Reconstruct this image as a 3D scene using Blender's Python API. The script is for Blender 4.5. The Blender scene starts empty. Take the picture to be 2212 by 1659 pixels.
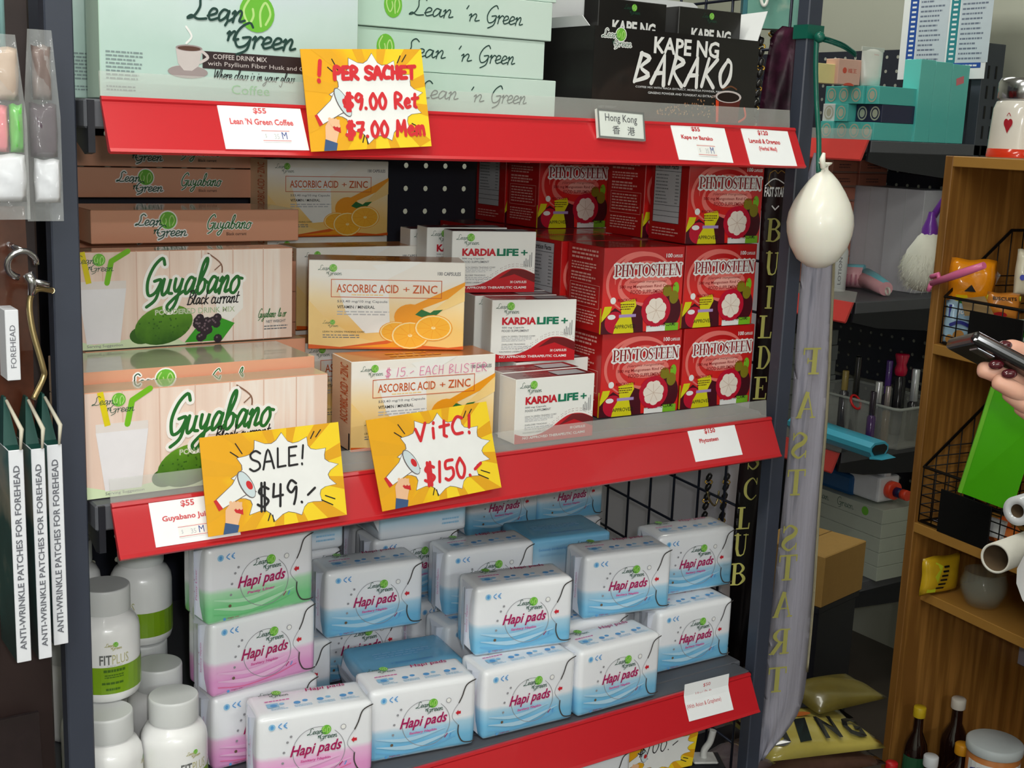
import bpy, bmesh, math, random
from mathutils import Vector, Matrix
random.seed(7)
SC = bpy.context.scene
COL = SC.collection
PI = math.pi
# ---------------------------------------------------------------- camera
FPX = 2717.0
YAW, PITCH, ROLL = (math.radians(a) for a in (34.35, 11.52, -2.27))
EYE = Vector((0, 0, 1.5))
def _rot():
    cy, sy, cp, sp, cr, sr = math.cos(YAW), math.sin(YAW), math.cos(PITCH), math.sin(PITCH), math.cos(ROLL), math.sin(ROLL)
    f = Vector((sy*cp, cy*cp, -sp)); r = Vector((cy, -sy, 0)); d = f.cross(r)
    return cr*r + sr*d, -sr*r + cr*d, f
CR, CD, CF = _rot()
cam = bpy.data.cameras.new('camera'); camo = bpy.data.objects.new('camera', cam); COL.objects.link(camo)
camo.matrix_world = Matrix(((CR.x, -CD.x, -CF.x, 0), (CR.y, -CD.y, -CF.y, 0), (CR.z, -CD.z, -CF.z, EYE.z), (0, 0, 0, 1)))
cam.sensor_width = 36; cam.lens = FPX/2212*36; cam.clip_start = .02
SC.camera = camo
# ---------------------------------------------------------------- light
SC.view_settings.view_transform = 'Standard'; SC.view_settings.look = 'None'
SC.view_settings.gamma = 1; SC.view_settings.use_curve_mapping = False
SC.view_settings.exposure = 0.0
w = bpy.data.worlds.new('world'); SC.world = w; w.use_nodes = True
w.node_tree.nodes['Background'].inputs[0].default_value = (.75, .9, 1, 1)
w.node_tree.nodes['Background'].inputs[1].default_value = .08
TUBES = []
def tube_light(x, y, length, rz, watts, z=2.56, col=(1, .985, .93)):
    l = bpy.data.lights.new('tube_light', 'AREA'); l.shape = 'RECTANGLE'; l.size = length; l.size_y = .16
    l.energy = watts; l.color = col
    o = bpy.data.objects.new('tube_light', l); COL.objects.link(o)
    o.location = (x, y, z-.012); o.rotation_euler = (0, 0, rz)
    TUBES.append((x, y, length, rz, z))
tube_light(-.1, .35, 1.3, 0, 17, col=(1, 1, .92))
tube_light(1.5, -.55, 1.3, 0, 4)
tube_light(.0, -2.7, 1.8, 0, 62, col=(.95, .98, 1))
tube_light(-1.7, -1.6, 1.8, .6, 34, col=(.97, .99, 1))
tube_light(.75, 1.30, 1.2, 0, 8, col=(1, 1, .9))
tube_light(2.25, 2.35, .9, PI/2, 8, col=(1, 1, .92))
fl = bpy.data.lights.new('camera_flash', 'POINT'); fl.energy = 15; fl.shadow_soft_size = .018; fl.color = (1, .99, .97)
flo = bpy.data.objects.new('camera_flash', fl); COL.objects.link(flo); flo.location = EYE + CR*.035 - CD*.03
# ---------------------------------------------------------------- pixel <-> place (2212 x 1659)
def ray(px, py): return CF + CR*((px-1106)/FPX) + CD*((py-829.5)/FPX)
def onY(px, py, y): d = ray(px, py); return EYE + d*(y/d.y)
def onX(px, py, x): d = ray(px, py); return EYE + d*(x/d.x)
def onZ(px, py, z): d = ray(px, py); return EYE + d*((z-1.5)/d.z)
def onP(px, py, p, n): d = ray(px, py); return EYE + d*((p-EYE).dot(n)/d.dot(n))
def onD(px, py, dist): return EYE + ray(px, py)*dist
# ---------------------------------------------------------------- materials
def lin(c): return tuple((v/255/12.92 if v/255 <= .04045 else ((v/255+.055)/1.055)**2.4) for v in c)
MATS = {}
def M(name, c=None, rough=.5, metal=0, coat=0, var=.05, scale=40, bump=0, alpha=1, trans=0, emit=0, ior=1.45, sheen=0, sub=0):
    if name in MATS: return MATS[name]
    m = bpy.data.materials.new(name); m.use_nodes = True; nt = m.node_tree; N = nt.nodes; b = N['Principled BSDF']
    c = lin(c)
    b.inputs['Roughness'].default_value = rough; b.inputs['Metallic'].default_value = metal
    b.inputs['Coat Weight'].default_value = coat; b.inputs['Coat Roughness'].default_value = .06
    b.inputs['IOR'].default_value = ior; b.inputs['Alpha'].default_value = alpha
    b.inputs['Transmission Weight'].default_value = trans
    if sheen: b.inputs['Sheen Weight'].default_value = sheen
    if sub: b.inputs['Subsurface Weight'].default_value = sub; b.inputs['Subsurface Radius'].default_value = (.01, .004, .002)
    if emit: b.inputs['Emission Color'].default_value = (*c, 1); b.inputs['Emission Strength'].default_value = emit
    tc = N.new('ShaderNodeTexCoord'); nz = N.new('ShaderNodeTexNoise'); nz.inputs['Scale'].default_value = scale; nz.inputs['Detail'].default_value = 3
    nt.links.new(tc.outputs['Object'], nz.inputs['Vector'])
    mx = N.new('ShaderNodeMix'); mx.data_type = 'RGBA'
    mx.inputs[6].default_value = (*[max(0, v*(1-var)) for v in c], 1); mx.inputs[7].default_value = (*[min(1, v*(1+var)) for v in c], 1)
    nt.links.new(nz.outputs['Fac'], mx.inputs[0]); nt.links.new(mx.outputs[2], b.inputs['Base Color'])
    if bump:
        bp = N.new('ShaderNodeBump'); bp.inputs['Strength'].default_value = bump; bp.inputs['Distance'].default_value = .002
        nt.links.new(nz.outputs['Fac'], bp.inputs['Height']); nt.links.new(bp.outputs['Normal'], b.inputs['Normal'])
    MATS[name] = m; return m
def ramp_mat(name, stops, axis='Z', lo=0, hi=1, rough=.4, coat=0, noise=0, nscale=6, stretch=(1, 1, 1), bump=0):
    """colour ramp along an object axis (a printed gradient), with optional noise warp"""
    if name in MATS: return MATS[name]
    m = M(name, (200, 200, 200), rough, coat=coat); nt = m.node_tree; N = nt.nodes; b = N['Principled BSDF']
    tc = N.new('ShaderNodeTexCoord'); sp = N.new('ShaderNodeSeparateXYZ'); nt.links.new(tc.outputs['Object'], sp.inputs[0])
    mr = N.new('ShaderNodeMapRange'); mr.inputs[1].default_value = lo; mr.inputs[2].default_value = hi
    nt.links.new(sp.outputs[axis], mr.inputs[0]); src = mr.outputs[0]
    if noise:
        mp = N.new('ShaderNodeMapping'); mp.inputs['Scale'].default_value = stretch
        nt.links.new(tc.outputs['Object'], mp.inputs[0])
        nz = N.new('ShaderNodeTexNoise'); nz.inputs['Scale'].default_value = nscale; nz.inputs['Detail'].default_value = 4
        nt.links.new(mp.outputs[0], nz.inputs['Vector'])
        ma = N.new('ShaderNodeMath'); ma.operation = 'MULTIPLY_ADD'; ma.inputs[1].default_value = noise; ma.inputs[2].default_value = -noise/2
        nt.links.new(nz.outputs['Fac'], ma.inputs[0]); ad = N.new('ShaderNodeMath'); ad.operation = 'ADD'
        nt.links.new(src, ad.inputs[0]); nt.links.new(ma.outputs[0], ad.inputs[1]); src = ad.outputs[0]
        if bump:
            bp = N.new('ShaderNodeBump'); bp.inputs['Strength'].default_value = bump; bp.inputs['Distance'].default_value = .003
            nt.links.new(nz.outputs['Fac'], bp.inputs['Height']); nt.links.new(bp.outputs['Normal'], b.inputs['Normal'])
    cr = N.new('ShaderNodeValToRGB'); el = cr.color_ramp.elements
    while len(el) < len(stops): el.new(.5)
    for e, (p, c) in zip(el, stops): e.position = p; e.color = (*lin(c), 1)
    nt.links.new(src, cr.inputs[0]); nt.links.new(cr.outputs[0], b.inputs['Base Color'])
    return m
# ---------------------------------------------------------------- objects
def obj(name, me, parent=None, mats=None):
    if mats is not None:
        me.materials.clear()
        for m in (mats if isinstance(mats, (list, tuple)) else [mats]): me.materials.append(m)
    o = bpy.data.objects.new(name, me); COL.objects.link(o)
    if parent: o.parent = parent
    return o
def tag(o, label=None, cat=None, group=None, kind=None):
    for k, v in (('label', label), ('category', cat), ('group', group), ('kind', kind)):
        if v: o[k] = v
    return o
def empty(name, loc=(0, 0, 0), rz=0, label=None, cat=None, group=None, rot=None):
    o = bpy.data.objects.new(name, None); o.empty_display_size = .03; COL.objects.link(o)
    o.location = loc; o.rotation_euler = rot or (0, 0, rz)
    return tag(o, label, cat, group)
def mesh_from(verts, faces, name='m', fm=None, smooth=False):
    me = bpy.data.meshes.new(name); me.from_pydata([tuple(v) for v in verts], [], faces); me.update()
    if fm: me.polygons.foreach_set('material_index', fm)
    if smooth: me.polygons.foreach_set('use_smooth', [True]*len(me.polygons))
    return me
def bm_mesh(bm, name='m', smooth=False):
    me = bpy.data.meshes.new(name); bmesh.ops.recalc_face_normals(bm, faces=bm.faces[:]); bm.to_mesh(me); bm.free()
    if smooth: me.polygons.foreach_set('use_smooth', [True]*len(me.polygons))
    return me
def bm_box(bm, x0, x1, y0, y1, z0, z1, bev=0, mi=0, seg=1):
    vs = [bm.verts.new(p) for p in ((x0, y0, z0), (x1, y0, z0), (x1, y1, z0), (x0, y1, z0), (x0, y0, z1), (x1, y0, z1), (x1, y1, z1), (x0, y1, z1))]
    fs = [bm.faces.new([vs[i] for i in q]) for q in ((0, 3, 2, 1), (4, 5, 6, 7), (0, 1, 5, 4), (1, 2, 6, 5), (2, 3, 7, 6), (3, 0, 4, 7))]
    for f in fs: f.material_index = mi
    if bev:
        es = list({e for f in fs for e in f.edges}); bmesh.ops.bevel(bm, geom=es, offset=bev, segments=seg, affect='EDGES', profile=.5)
    return vs
def box_mesh(x0, x1, y0, y1, z0, z1, bev=.001, seg=1):
    bm = bmesh.new(); bm_box(bm, x0, x1, y0, y1, z0, z1, bev, 0, seg); return bm_mesh(bm)
def hull(bm, quad_a, quad_b, mi=0):
    """solid between two polygons of the same vertex count"""
    a = [bm.verts.new(p) for p in quad_a]; b = [bm.verts.new(p) for p in quad_b]; n = len(a)
    fs = [bm.faces.new(a[::-1]), bm.faces.new(b)] + [bm.faces.new((a[i], a[(i+1) % n], b[(i+1) % n], b[i])) for i in range(n)]
    for f in fs: f.material_index = mi
def bm_tube(bm, pts, r, seg=8, mi=0, cap=True, closed=False):
    pts = [Vector(p) for p in pts]; n = len(pts); rings = []; up = None
    for i, p in enumerate(pts):
        if closed: t = pts[(i+1) % n] - pts[i-1]
        else: t = pts[min(i+1, n-1)] - pts[max(i-1, 0)]
        t.normalize()
        if up is None: up = Vector((0, 0, 1)) if abs(t.z) < .9 else Vector((1, 0, 0))
        s = t.cross(up); s.normalize(); up = s.cross(t)
        rr = r[i] if isinstance(r, (list, tuple)) else r
        rings.append([bm.verts.new(p + (s*math.cos(2*PI*k/seg) + up*math.sin(2*PI*k/seg))*rr) for k in range(seg)])
    m = n if closed else n-1
    for i in range(m):
        a, b = rings[i], rings[(i+1) % n]
        for k in range(seg):
            f = bm.faces.new((a[k], a[(k+1) % seg], b[(k+1) % seg], b[k])); f.material_index = mi; f.smooth = True
    if cap and not closed:
        f = bm.faces.new(rings[0][::-1]); f.material_index = mi
        f = bm.faces.new(rings[-1]); f.material_index = mi
def tube_mesh(pts, r, seg=8, closed=False): bm = bmesh.new(); bm_tube(bm, pts, r, seg, closed=closed); return bm_mesh(bm)
def bm_lathe(bm, prof, seg=28, mi=None):
    """prof: [(r,z),...] bottom to top about the z axis; mi: one material index per segment"""
    rings = []
    for r, z in prof:
        rings.append([bm.verts.new((r*math.cos(2*PI*k/seg), r*math.sin(2*PI*k/seg), z)) for k in range(seg)] if r > 1e-6 else [bm.verts.new((0, 0, z))])
    for i in range(len(rings)-1):
        a, b = rings[i], rings[i+1]
        for k in range(seg):
            k2 = (k+1) % seg
            q = [a[k], a[k2], b[k2], b[k]] if len(a) > 1 and len(b) > 1 else ([a[0], b[k2], b[k]] if len(a) == 1 else [a[k], a[k2], b[0]])
            f = bm.faces.new(q); f.smooth = True
            if mi: f.material_index = mi[i]
def lathe_mesh(prof, seg=28, mi=None): bm = bmesh.new(); bm_lathe(bm, prof, seg, mi); return bm_mesh(bm)
def smooth_pts(pts, k=6, closed=False):
    n = len(pts); out = []
    if n < 3: return [tuple(p) for p in pts]
    D = len(pts[0])
    for i in range(n if closed else n-1):
        P = [pts[(i+j) % n] if closed else pts[min(max(i+j, 0), n-1)] for j in (-1, 0, 1, 2)]
        for s in range(k):
            t = s/k
            out.append(tuple(.5*((2*P[1][c]) + (-P[0][c]+P[2][c])*t + (2*P[0][c]-5*P[1][c]+4*P[2][c]-P[3][c])*t*t + (-P[0][c]+3*P[1][c]-3*P[2][c]+P[3][c])*t**3) for c in range(D)))
    if not closed: out.append(tuple(pts[-1]))
    return out
# ---------------------------------------------------------------- lettering
_TX = {}
def glyphs(s, bold=0., shear=0., space=1.):
    k = (s, bold, shear, space)
    if k not in _TX:
        c = bpy.data.curves.new('t', 'FONT'); c.body = s; c.resolution_u = 2; c.offset = bold; c.shear = shear; c.space_character = space; c.fill_mode = 'FRONT'
        o = bpy.data.objects.new('t', c); me = bpy.data.meshes.new_from_object(o)
        V = [(v.co.x, v.co.y) for v in me.vertices]; F = [tuple(p.vertices) for p in me.polygons]
        bpy.data.objects.remove(o); bpy.data.curves.remove(c); bpy.data.meshes.remove(me)
        _TX[k] = (V, F)
    return _TX[k]
SCRIPT = {  # slanted brush script, x-height 1
'L': (1.05, [[(1.0, 1.75), (.7, 2.05), (.42, 1.7), (.48, 1), (.25, .25), (-.1, .05), (.1, .3), (.5, .05), (1.0, .12)]]),
'e': (.62, [[(0, .35), (.45, .6), (.45, .9), (.2, .95), (.05, .5), (.2, .05), (.65, .25)]]),
'a': (.82, [[(.55, .85), (.25, .95), (.05, .5), (.15, .05), (.45, .35), (.6, .9), (.57, .3), (.68, .08), (.88, .28)]]),
'n': (.82, [[(0, .7), (.15, .9), (.12, 0)], [(.12, .4), (.4, .95), (.55, .75), (.5, .1), (.82, .2)]]),
'r': (.6, [[(0, .7), (.15, .95), (.15, 0)], [(.15, .5), (.4, .95), (.6, .85)]]),
'u': (.8, [[(.05, .9), (.05, .3), (.2, .02), (.45, .3), (.5, .9), (.5, .2), (.78, .1)]]),
'y': (.8, [[(.05, .9), (.08, .4), (.25, .2), (.45, .5), (.52, .9), (.4, -.4), (.1, -.85), (-.15, -.6), (.2, -.2), (.75, .2)]]),
'b': (.78, [[(.05, .4), (.38, 1.5), (.32, 2), (.12, 1.6), (.1, .3), (.3, .02), (.55, .3), (.5, .75), (.25, .8), (.1, .5)], [(.5, .75), (.78, .6)]]),
'o': (.74, [[(.3, .92), (.05, .6), (.1, .1), (.4, .02), (.6, .45), (.45, .88), (.3, .92)], [(.45, .85), (.75, .8)]]),
'G': (1.15, [[(1.0, 1.7), (.75, 2.05), (.3, 1.6), (.1, .8), (.35, .05), (.8, .2), (1.0, .85), (.55, .8)], [(1.0, .85), (.92, -.15), (.4, -.6)]]),
'l': (.5, [[(0, .3), (.35, 1.5), (.25, 2), (.1, 1.5), (.12, .2), (.5, .2)]]), 'c': (.6, [[(.5, .8), (.25, .95), (.05, .5), (.2, .05), (.6, .25)]]),
'k': (.7, [[(.1, 0), (.2, 2)], [(.6, .9), (.2, .5), (.7, .05)]]), 'B': (1.0, [[(.2, 0), (.3, 2)], [(.1, 1.8), (.7, 2), (.8, 1.4), (.35, 1.05), (.85, .8), (.7, .1), (.1, .05)]]),
't': (.5, [[(.2, 1.6), (.15, .2), (.5, .1)], [(0, 1), (.5, 1.05)]]), 's': (.5, [[(.45, .85), (.2, .9), (.35, .4), (.1, 0)]]),
'w': (.9, [[(0, .9), (.1, .1), (.4, .9), (.5, .1), (.8, .9)]]), 'h': (.75, [[(.05, 0), (.25, 1.9)], [(.1, .4), (.4, .95), (.5, .1), (.75, .2)]]),
'p': (.75, [[(.1, .9), (0, -.9)], [(.1, .5), (.4, .95), (.5, .4), (.1, .1)]]), 'i': (.35, [[(.1, .9), (.1, .1), (.35, .2)], [(.15, 1.35), (.17, 1.4)]]), 'g': (.75, [[(.55, .85), (.2, .9), (.1, .3), (.45, .3), (.55, .9), (.4, -.8), (0, -.6)]]),
'W': (1.2, [[(0, 1.9), (.2, .1), (.6, 1.6), (.75, .1), (1.2, 2)]]), 'd': (.8, [[(.5, .8), (.1, .8), (.1, .1), (.5, .3), (.7, 1.9), (.55, .1), (.8, .2)]]),
"'": (.4, [[(.2, 1.9), (.1, 1.5)]]), ' ': (.5, [])}
HAND = {  # marker handwriting, height 1
'S': (.62, [[(.6, .85), (.35, 1), (.08, .85), (.15, .6), (.5, .4), (.55, .12), (.25, -.02), (.02, .12)]]),
'A': (.62, [[(0, 0), (.28, 1), (.58, 0)], [(.12, .38), (.5, .38)]]), 'L': (.5, [[(.08, 1), (.05, .03), (.48, .05)]], 0),
'E': (.55, [[(.5, .98), (.08, .97), (.05, .02), (.52, .04)], [(.07, .52), (.42, .52)]], 0), '!': (.3, [[(.2, 1), (.13, .32)], [(.1, .06), (.11, 0)]]),
'$': (.62, [[(.58, .78), (.3, .9), (.1, .7), (.35, .5), (.56, .28), (.3, .08), (.02, .2)], [(.24, 1.06), (.2, -.1)], [(.4, 1.06), (.36, -.1)]]),
'4': (.62, [[(.12, .95), (.06, .42), (.55, .45)], [(.45, .9), (.4, 0)]], 0), '9': (.55, [[(.5, .85), (.25, 1), (.06, .72), (.25, .5), (.5, .72), (.46, .3), (.36, 0)]]),
'.': (.25, [[(.08, .05), (.1, .02)]]), '-': (.5, [[(.05, .3), (.42, .55)]]), 'V': (.6, [[(.02, .7), (.2, .02), (.5, .95)]], 0), 'i': (.3, [[(.12, .6), (.1, .05)], [(.16, .85), (.17, .9)]]),
't': (.45, [[(.25, .9), (.18, .1), (.3, .02)], [(.02, .6), (.46, .65)]], 0), 'C': (.6, [[(.55, .9), (.3, 1), (.05, .55), (.15, .1), (.5, .08)]]), '1': (.3, [[(.2, 1), (.08, 0)]]),
'5': (.55, [[(.52, .98), (.14, .95), (.1, .6), (.45, .58), (.48, .2), (.2, 0), (.02, .1)]]), '0': (.55, [[(.28, 1), (.05, .6), (.12, .1), (.35, .02), (.5, .5), (.28, 1)]]),
'P': (.55, [[(.06, 0), (.1, 1), (.5, .85), (.4, .52), (.1, .5)]]), 'R': (.6, [[(.05, 0), (.1, 1), (.5, .82), (.38, .55), (.1, .5), (.58, 0)]]), 'H': (.6, [[(.08, 1), (.05, 0)], [(.5, 1), (.48, 0)], [(.06, .5), (.5, .52)]], 0),
'T': (.6, [[(.02, .97), (.6, 1)], [(.32, 1), (.28, 0)]], 0), '7': (.5, [[(.04, .95), (.46, .95), (.2, 0)], [(.1, .45), (.45, .5)]], 0), 'e': (.45, [[(.05, .3), (.38, .38), (.25, .62), (.05, .35), (.18, .03), (.42, .1)]]),
'm': (.7, [[(.05, .55), (.04, 0)], [(.05, .4), (.25, .6), (.3, 0)], [(.3, .4), (.5, .6), (.6, 0)]]), 'B': (.55, [[(.06, 0), (.08, 1), (.45, .85), (.1, .55), (.5, .3), (.06, .02)]]), 'I': (.25, [[(.1, 1), (.1, 0)]]),
'M': (.7, [[(.02, 0), (.1, 1), (.33, .3), (.58, 1), (.64, 0)]], 0), 'N': (.6, [[(.05, 0), (.08, 1), (.5, .05), (.52, 1)]], 0), ' ': (.35, [])}
def _ser(x, y, w=.22): return ([(x-w, y), (x+w, y)], .07)
_O = [(.5, 1), (.12, .78), (.05, .5), (.12, .22), (.5, 0), (.88, .22), (.95, .5), (.88, .78), (.5, 1)]; _OW = [.06, .16, .2, .16, .06, .16, .2, .16, .06]
SERIF = {  # roman capitals: (advance, [(points, width or widths, smooth)])
'B': (.85, [([(.2, 0), (.2, 1)], .2), ([(.2, .97), (.5, .97), (.72, .75), (.5, .54), (.2, .53)], [.06, .08, .18, .08, .06], 1), ([(.2, .53), (.52, .53), (.8, .27), (.52, .03), (.2, .03)], [.06, .08, .2, .08, .06], 1), _ser(.18, .03, .18), _ser(.18, .97, .18)]),
'U': (.95, [([(.22, 1), (.22, .35), (.32, .08), (.52, .03), (.7, .1), (.78, .35), (.78, 1)], [.2, .2, .18, .08, .07, .07, .07], 0), _ser(.22, .97), _ser(.78, .97, .17)]),
'I': (.5, [([(.25, 0), (.25, 1)], .2), _ser(.25, .03), _ser(.25, .97)]),
'L': (.8, [([(.25, 0), (.25, 1)], .2), _ser(.25, .97), ([(.02, .03), (.75, .03)], .07), ([(.72, 0), (.75, .28)], .07)]),
'D': (.95, [([(.22, 0), (.22, 1)], .2), ([(.2, .97), (.55, .95), (.85, .5), (.55, .05), (.2, .03)], [.06, .1, .2, .1, .06], 1), _ser(.16, .03, .14), _ser(.16, .97, .14)]),
'E': (.82, [([(.25, 0), (.25, 1)], .2), ([(.02, .97), (.74, .97)], .07), ([(.02, .03), (.76, .03)], .07), ([(.25, .51), (.55, .51)], .06), ([(.72, 1), (.74, .76)], .06), ([(.74, 0), (.76, .27)], .06), ([(.55, .62), (.55, .4)], .05)]),
'R': (.92, [([(.22, 0), (.22, 1)], .2), ([(.2, .97), (.52, .97), (.74, .74), (.52, .5), (.2, .49)], [.06, .08, .19, .08, .06], 1), ([(.42, .5), (.8, .03)], .19), _ser(.22, .03), _ser(.16, .97, .14), ([(.7, .03), (.95, .03)], .06)]),
'S': (.75, [([(.62, .8), (.42, .98), (.16, .82), (.24, .6), (.5, .45), (.62, .22), (.38, .02), (.12, .2)], [.05, .08, .13, .18, .19, .13, .08, .05], 1), ([(.63, .98), (.63, .7)], .05), ([(.11, .3), (.11, .02)], .05)]),
'C': (.9, [([(.82, .75), (.55, .98), (.2, .78), (.12, .5), (.2, .22), (.55, .02), (.85, .22)], [.05, .08, .16, .2, .16, .08, .05], 1), ([(.83, .99), (.83, .68)], .05)]),
'F': (.78, [([(.25, 0), (.25, 1)], .2), ([(.02, .97), (.7, .97)], .07), ([(.25, .51), (.52, .51)], .06), ([(.69, 1), (.7, .74)], .06), ([(.52, .62), (.52, .4)], .05), _ser(.25, .03)]),
'A': (.95, [([(.12, .02), (.46, 1)], .07), ([(.46, 1), (.82, .02)], .2), ([(.24, .35), (.66, .35)], .06), _ser(.12, .03, .13), _ser(.82, .03, .15)]),
'T': (.85, [([(.42, 0), (.42, 1)], .2), ([(.04, .97), (.8, .97)], .07), ([(.05, 1), (.05, .73)], .06), ([(.79, 1), (.79, .73)], .06), _ser(.42, .03)]),
'P': (.85, [([(.22, 0), (.22, 1)], .2), ([(.2, .97), (.52, .97), (.76, .72), (.52, .46), (.2, .45)], [.06, .08, .2, .08, .06], 1), _ser(.24, .03, .24), _ser(.16, .97, .14)]),
'H': (1.0, [([(.22, 0), (.22, 1)], .2), ([(.78, 0), (.78, 1)], .2), ([(.2, .51), (.8, .51)], .07), _ser(.22, .03), _ser(.22, .97), _ser(.78, .03), _ser(.78, .97)]),
'Y': (.92, [([(.14, 1), (.46, .5)], .2), ([(.78, 1), (.46, .5)], .08), ([(.46, .55), (.46, 0)], .2), _ser(.16, .97, .18), _ser(.78, .97, .14), _ser(.46, .03)]),
'O': (1.0, [(_O, _OW, 1)]), 'N': (1.0, [([(.2, 0), (.2, 1)], .08), ([(.2, 1), (.8, 0)], .2), ([(.8, 0), (.8, 1)], .08), _ser(.2, .03, .16), _ser(.14, .97, .14), _ser(.8, .97, .16)])}
class Print:
    """flat print in metres (u right, v up), stacked in thin layers"""
    def __init__(s): s.V = []; s.F = []; s.MI = []; s.mats = []; s._l = 0
    def mi(s, m):
        if m not in s.mats: s.mats.append(m)
        return s.mats.index(m)
    def raw(s, V, F, m, layer):
        s._l = (s._l+1) % 12; layer += s._l*.02
        b = len(s.V); k = s.mi(m); s.V += [(v[0], v[1], layer+(v[2] if len(v) > 2 else 0)) for v in V]
        for f in F: s.F.append([i+b for i in f]); s.MI.append(k)
    def poly(s, pts, m, layer=0):
        a = sum(pts[i][0]*pts[(i+1) % len(pts)][1]-pts[(i+1) % len(pts)][0]*pts[i][1] for i in range(len(pts)))
        if a < 0: pts = pts[::-1]
        s.raw(pts, [list(range(len(pts)))], m, layer)
    def rect(s, x0, y0, x1, y1, m, layer=0): s.poly([(x0, y0), (x1, y0), (x1, y1), (x0, y1)], m, layer)
    def frame(s, x0, y0, x1, y1, t, m, layer=0):
        s.rect(x0, y0, x1, y0+t, m, layer); s.rect(x0, y1-t, x1, y1, m, layer); s.rect(x0, y0+t, x0+t, y1-t, m, layer); s.rect(x1-t, y0+t, x1, y1-t, m, layer)
    def ell(s, cx, cy, rx, ry, m, layer=0, n=20, rot=0, a0=0, a1=2*PI):
        c, q = math.cos(rot), math.sin(rot); P = []
        full = abs(a1-a0-2*PI) < 1e-6
        for i in range(n if full else n+1):
            a = a0+(a1-a0)*i/n; x, y = rx*math.cos(a), ry*math.sin(a); P.append((cx+c*x-q*y, cy+q*x+c*y))
        s.poly(P, m, layer)
    def fit(s, t, x0, y0, x1, y1, m, layer=1, bold=0., shear=0., rot=0, space=1.):
        V, F = glyphs(t, bold, shear, space)
        if not V: return
        ax, bx = min(v[0] for v in V), max(v[0] for v in V); ay, by = min(v[1] for v in V), max(v[1] for v in V)
        sx, sy = (x1-x0)/(bx-ax), (y1-y0)/(by-ay); c, q = math.cos(rot), math.sin(rot); P = []
        for x, y in V:
            X, Y = (x-ax)*sx, (y-ay)*sy; P.append((x0+c*X-q*Y, y0+q*X+c*Y))
        s.raw(P, F, m, layer)
    def vfit(s, t, x0, y0, x1, y1, m, layer=1, bold=0., shear=0.):
        """text running upwards, filling the box"""
        V, F = glyphs(t, bold, shear); ax, bx = min(v[0] for v in V), max(v[0] for v in V); ay, by = min(v[1] for v in V), max(v[1] for v in V)
        s.raw([(x1-(y-ay)/(by-ay)*(x1-x0), y0+(x-ax)/(bx-ax)*(y1-y0)) for x, y in V], F, m, layer)
    def greek(s, x0, y0, x1, y1, n, m, layer=1, fill=.5, seed=1, ragged=.3):
        rnd = random.Random(seed); lh = (y1-y0)/n
        for i in range(n):
            y = y1-(i+.75)*lh; x = x0; end = x1-rnd.random()*ragged*(x1-x0)
            while x < end:
                L = (x1-x0)*rnd.uniform(.05, .16); s.rect(x, y, min(x+L, end), y+lh*fill, m, layer); x += L+(x1-x0)*.025
    def stroke(s, pts, w, m, layer=1, smooth=True, cap=True):
        W = w if isinstance(w, (list, tuple)) else [w]*len(pts)
        if not smooth and len(pts) > 2:
            for i in range(len(pts)-1): s.stroke(pts[i:i+2], list(W[i:i+2]), m, layer, False, True)
            return
        P = [(p[0], p[1], ww) for p, ww in zip(pts, W)]
        if smooth and len(P) > 2: P = smooth_pts(P, 5)
        n = len(P); Lf = []; Rt = []
        for i, (x, y, ww) in enumerate(P):
            a, b = P[max(i-1, 0)], P[min(i+1, n-1)]; dx, dy = b[0]-a[0], b[1]-a[1]; l = math.hypot(dx, dy) or 1
            nx, ny = -dy/l*ww/2, dx/l*ww/2; q = .3*i/n; Lf.append((x+nx, y+ny, q)); Rt.append((x-nx, y-ny, q))
        V = Lf+Rt; F = [(n+i, n+i+1, i+1, i) for i in range(n-1)]
        s.raw(V, F, m, layer)
        if cap:
            for (x, y, ww), q in ((P[0], -.05), (P[-1], .32)): s.ell(x, y, ww/2, ww/2, m, layer+q, 8)
    def _font(s, T, t, x0, y0, h, sx, m, layer, w, slant):
        x = x0
        for ch in t:
            g = T.get(ch) or T.get(ch.lower()) or T[' ']
            sm = not (len(g) > 2 and g[2] == 0)
            for st in g[1]: s.stroke([(x+(px*sx+py*slant)*h, y0+py*h) for px, py in st], w, m, layer, sm)
            x += g[0]*h*sx
        return x
    def script(s, t, x0, y0, x1, h, m, layer=1, w=.0012, slant=.25, grow=0):
        adv = sum((SCRIPT.get(c) or SCRIPT[' '])[0] for c in t); s._font(SCRIPT, t, x0, y0, h, (x1-x0)/(adv*h), m, layer, w+grow, slant)
    def hand(s, t, x0, y0, x1, h, m, layer=1, w=.002, slant=.06):
        adv = sum((HAND.get(c) or HAND.get(c.lower()) or HAND[' '])[0] for c in t)+.12*len(t); sx = (x1-x0)/(adv*h); x = x0
        for ch in t: x = s._font(HAND, ch, x, y0, h, sx, m, layer, w, slant)+.12*h*sx
    def serif(s, t, x0, y0, x1, h, m, layer=1, grow=0):
        adv = sum(SERIF[c][0] if c in SERIF else .4 for c in t); k = (x1-x0)/adv; x = x0
        for ch in t:
            if ch not in SERIF: x += .4*k; continue
            for st in SERIF[ch][1]:
                W = st[1]; kw = min(k, h*1.0)
                W = [v*kw+grow for v in W] if isinstance(W, list) else W*kw+grow
                s.stroke([(x+px*k, y0+py*h) for px, py in st[0]], W, m, layer, len(st) > 2 and bool(st[2]), cap=grow > 0)
            x += SERIF[ch][0]*k
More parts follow.
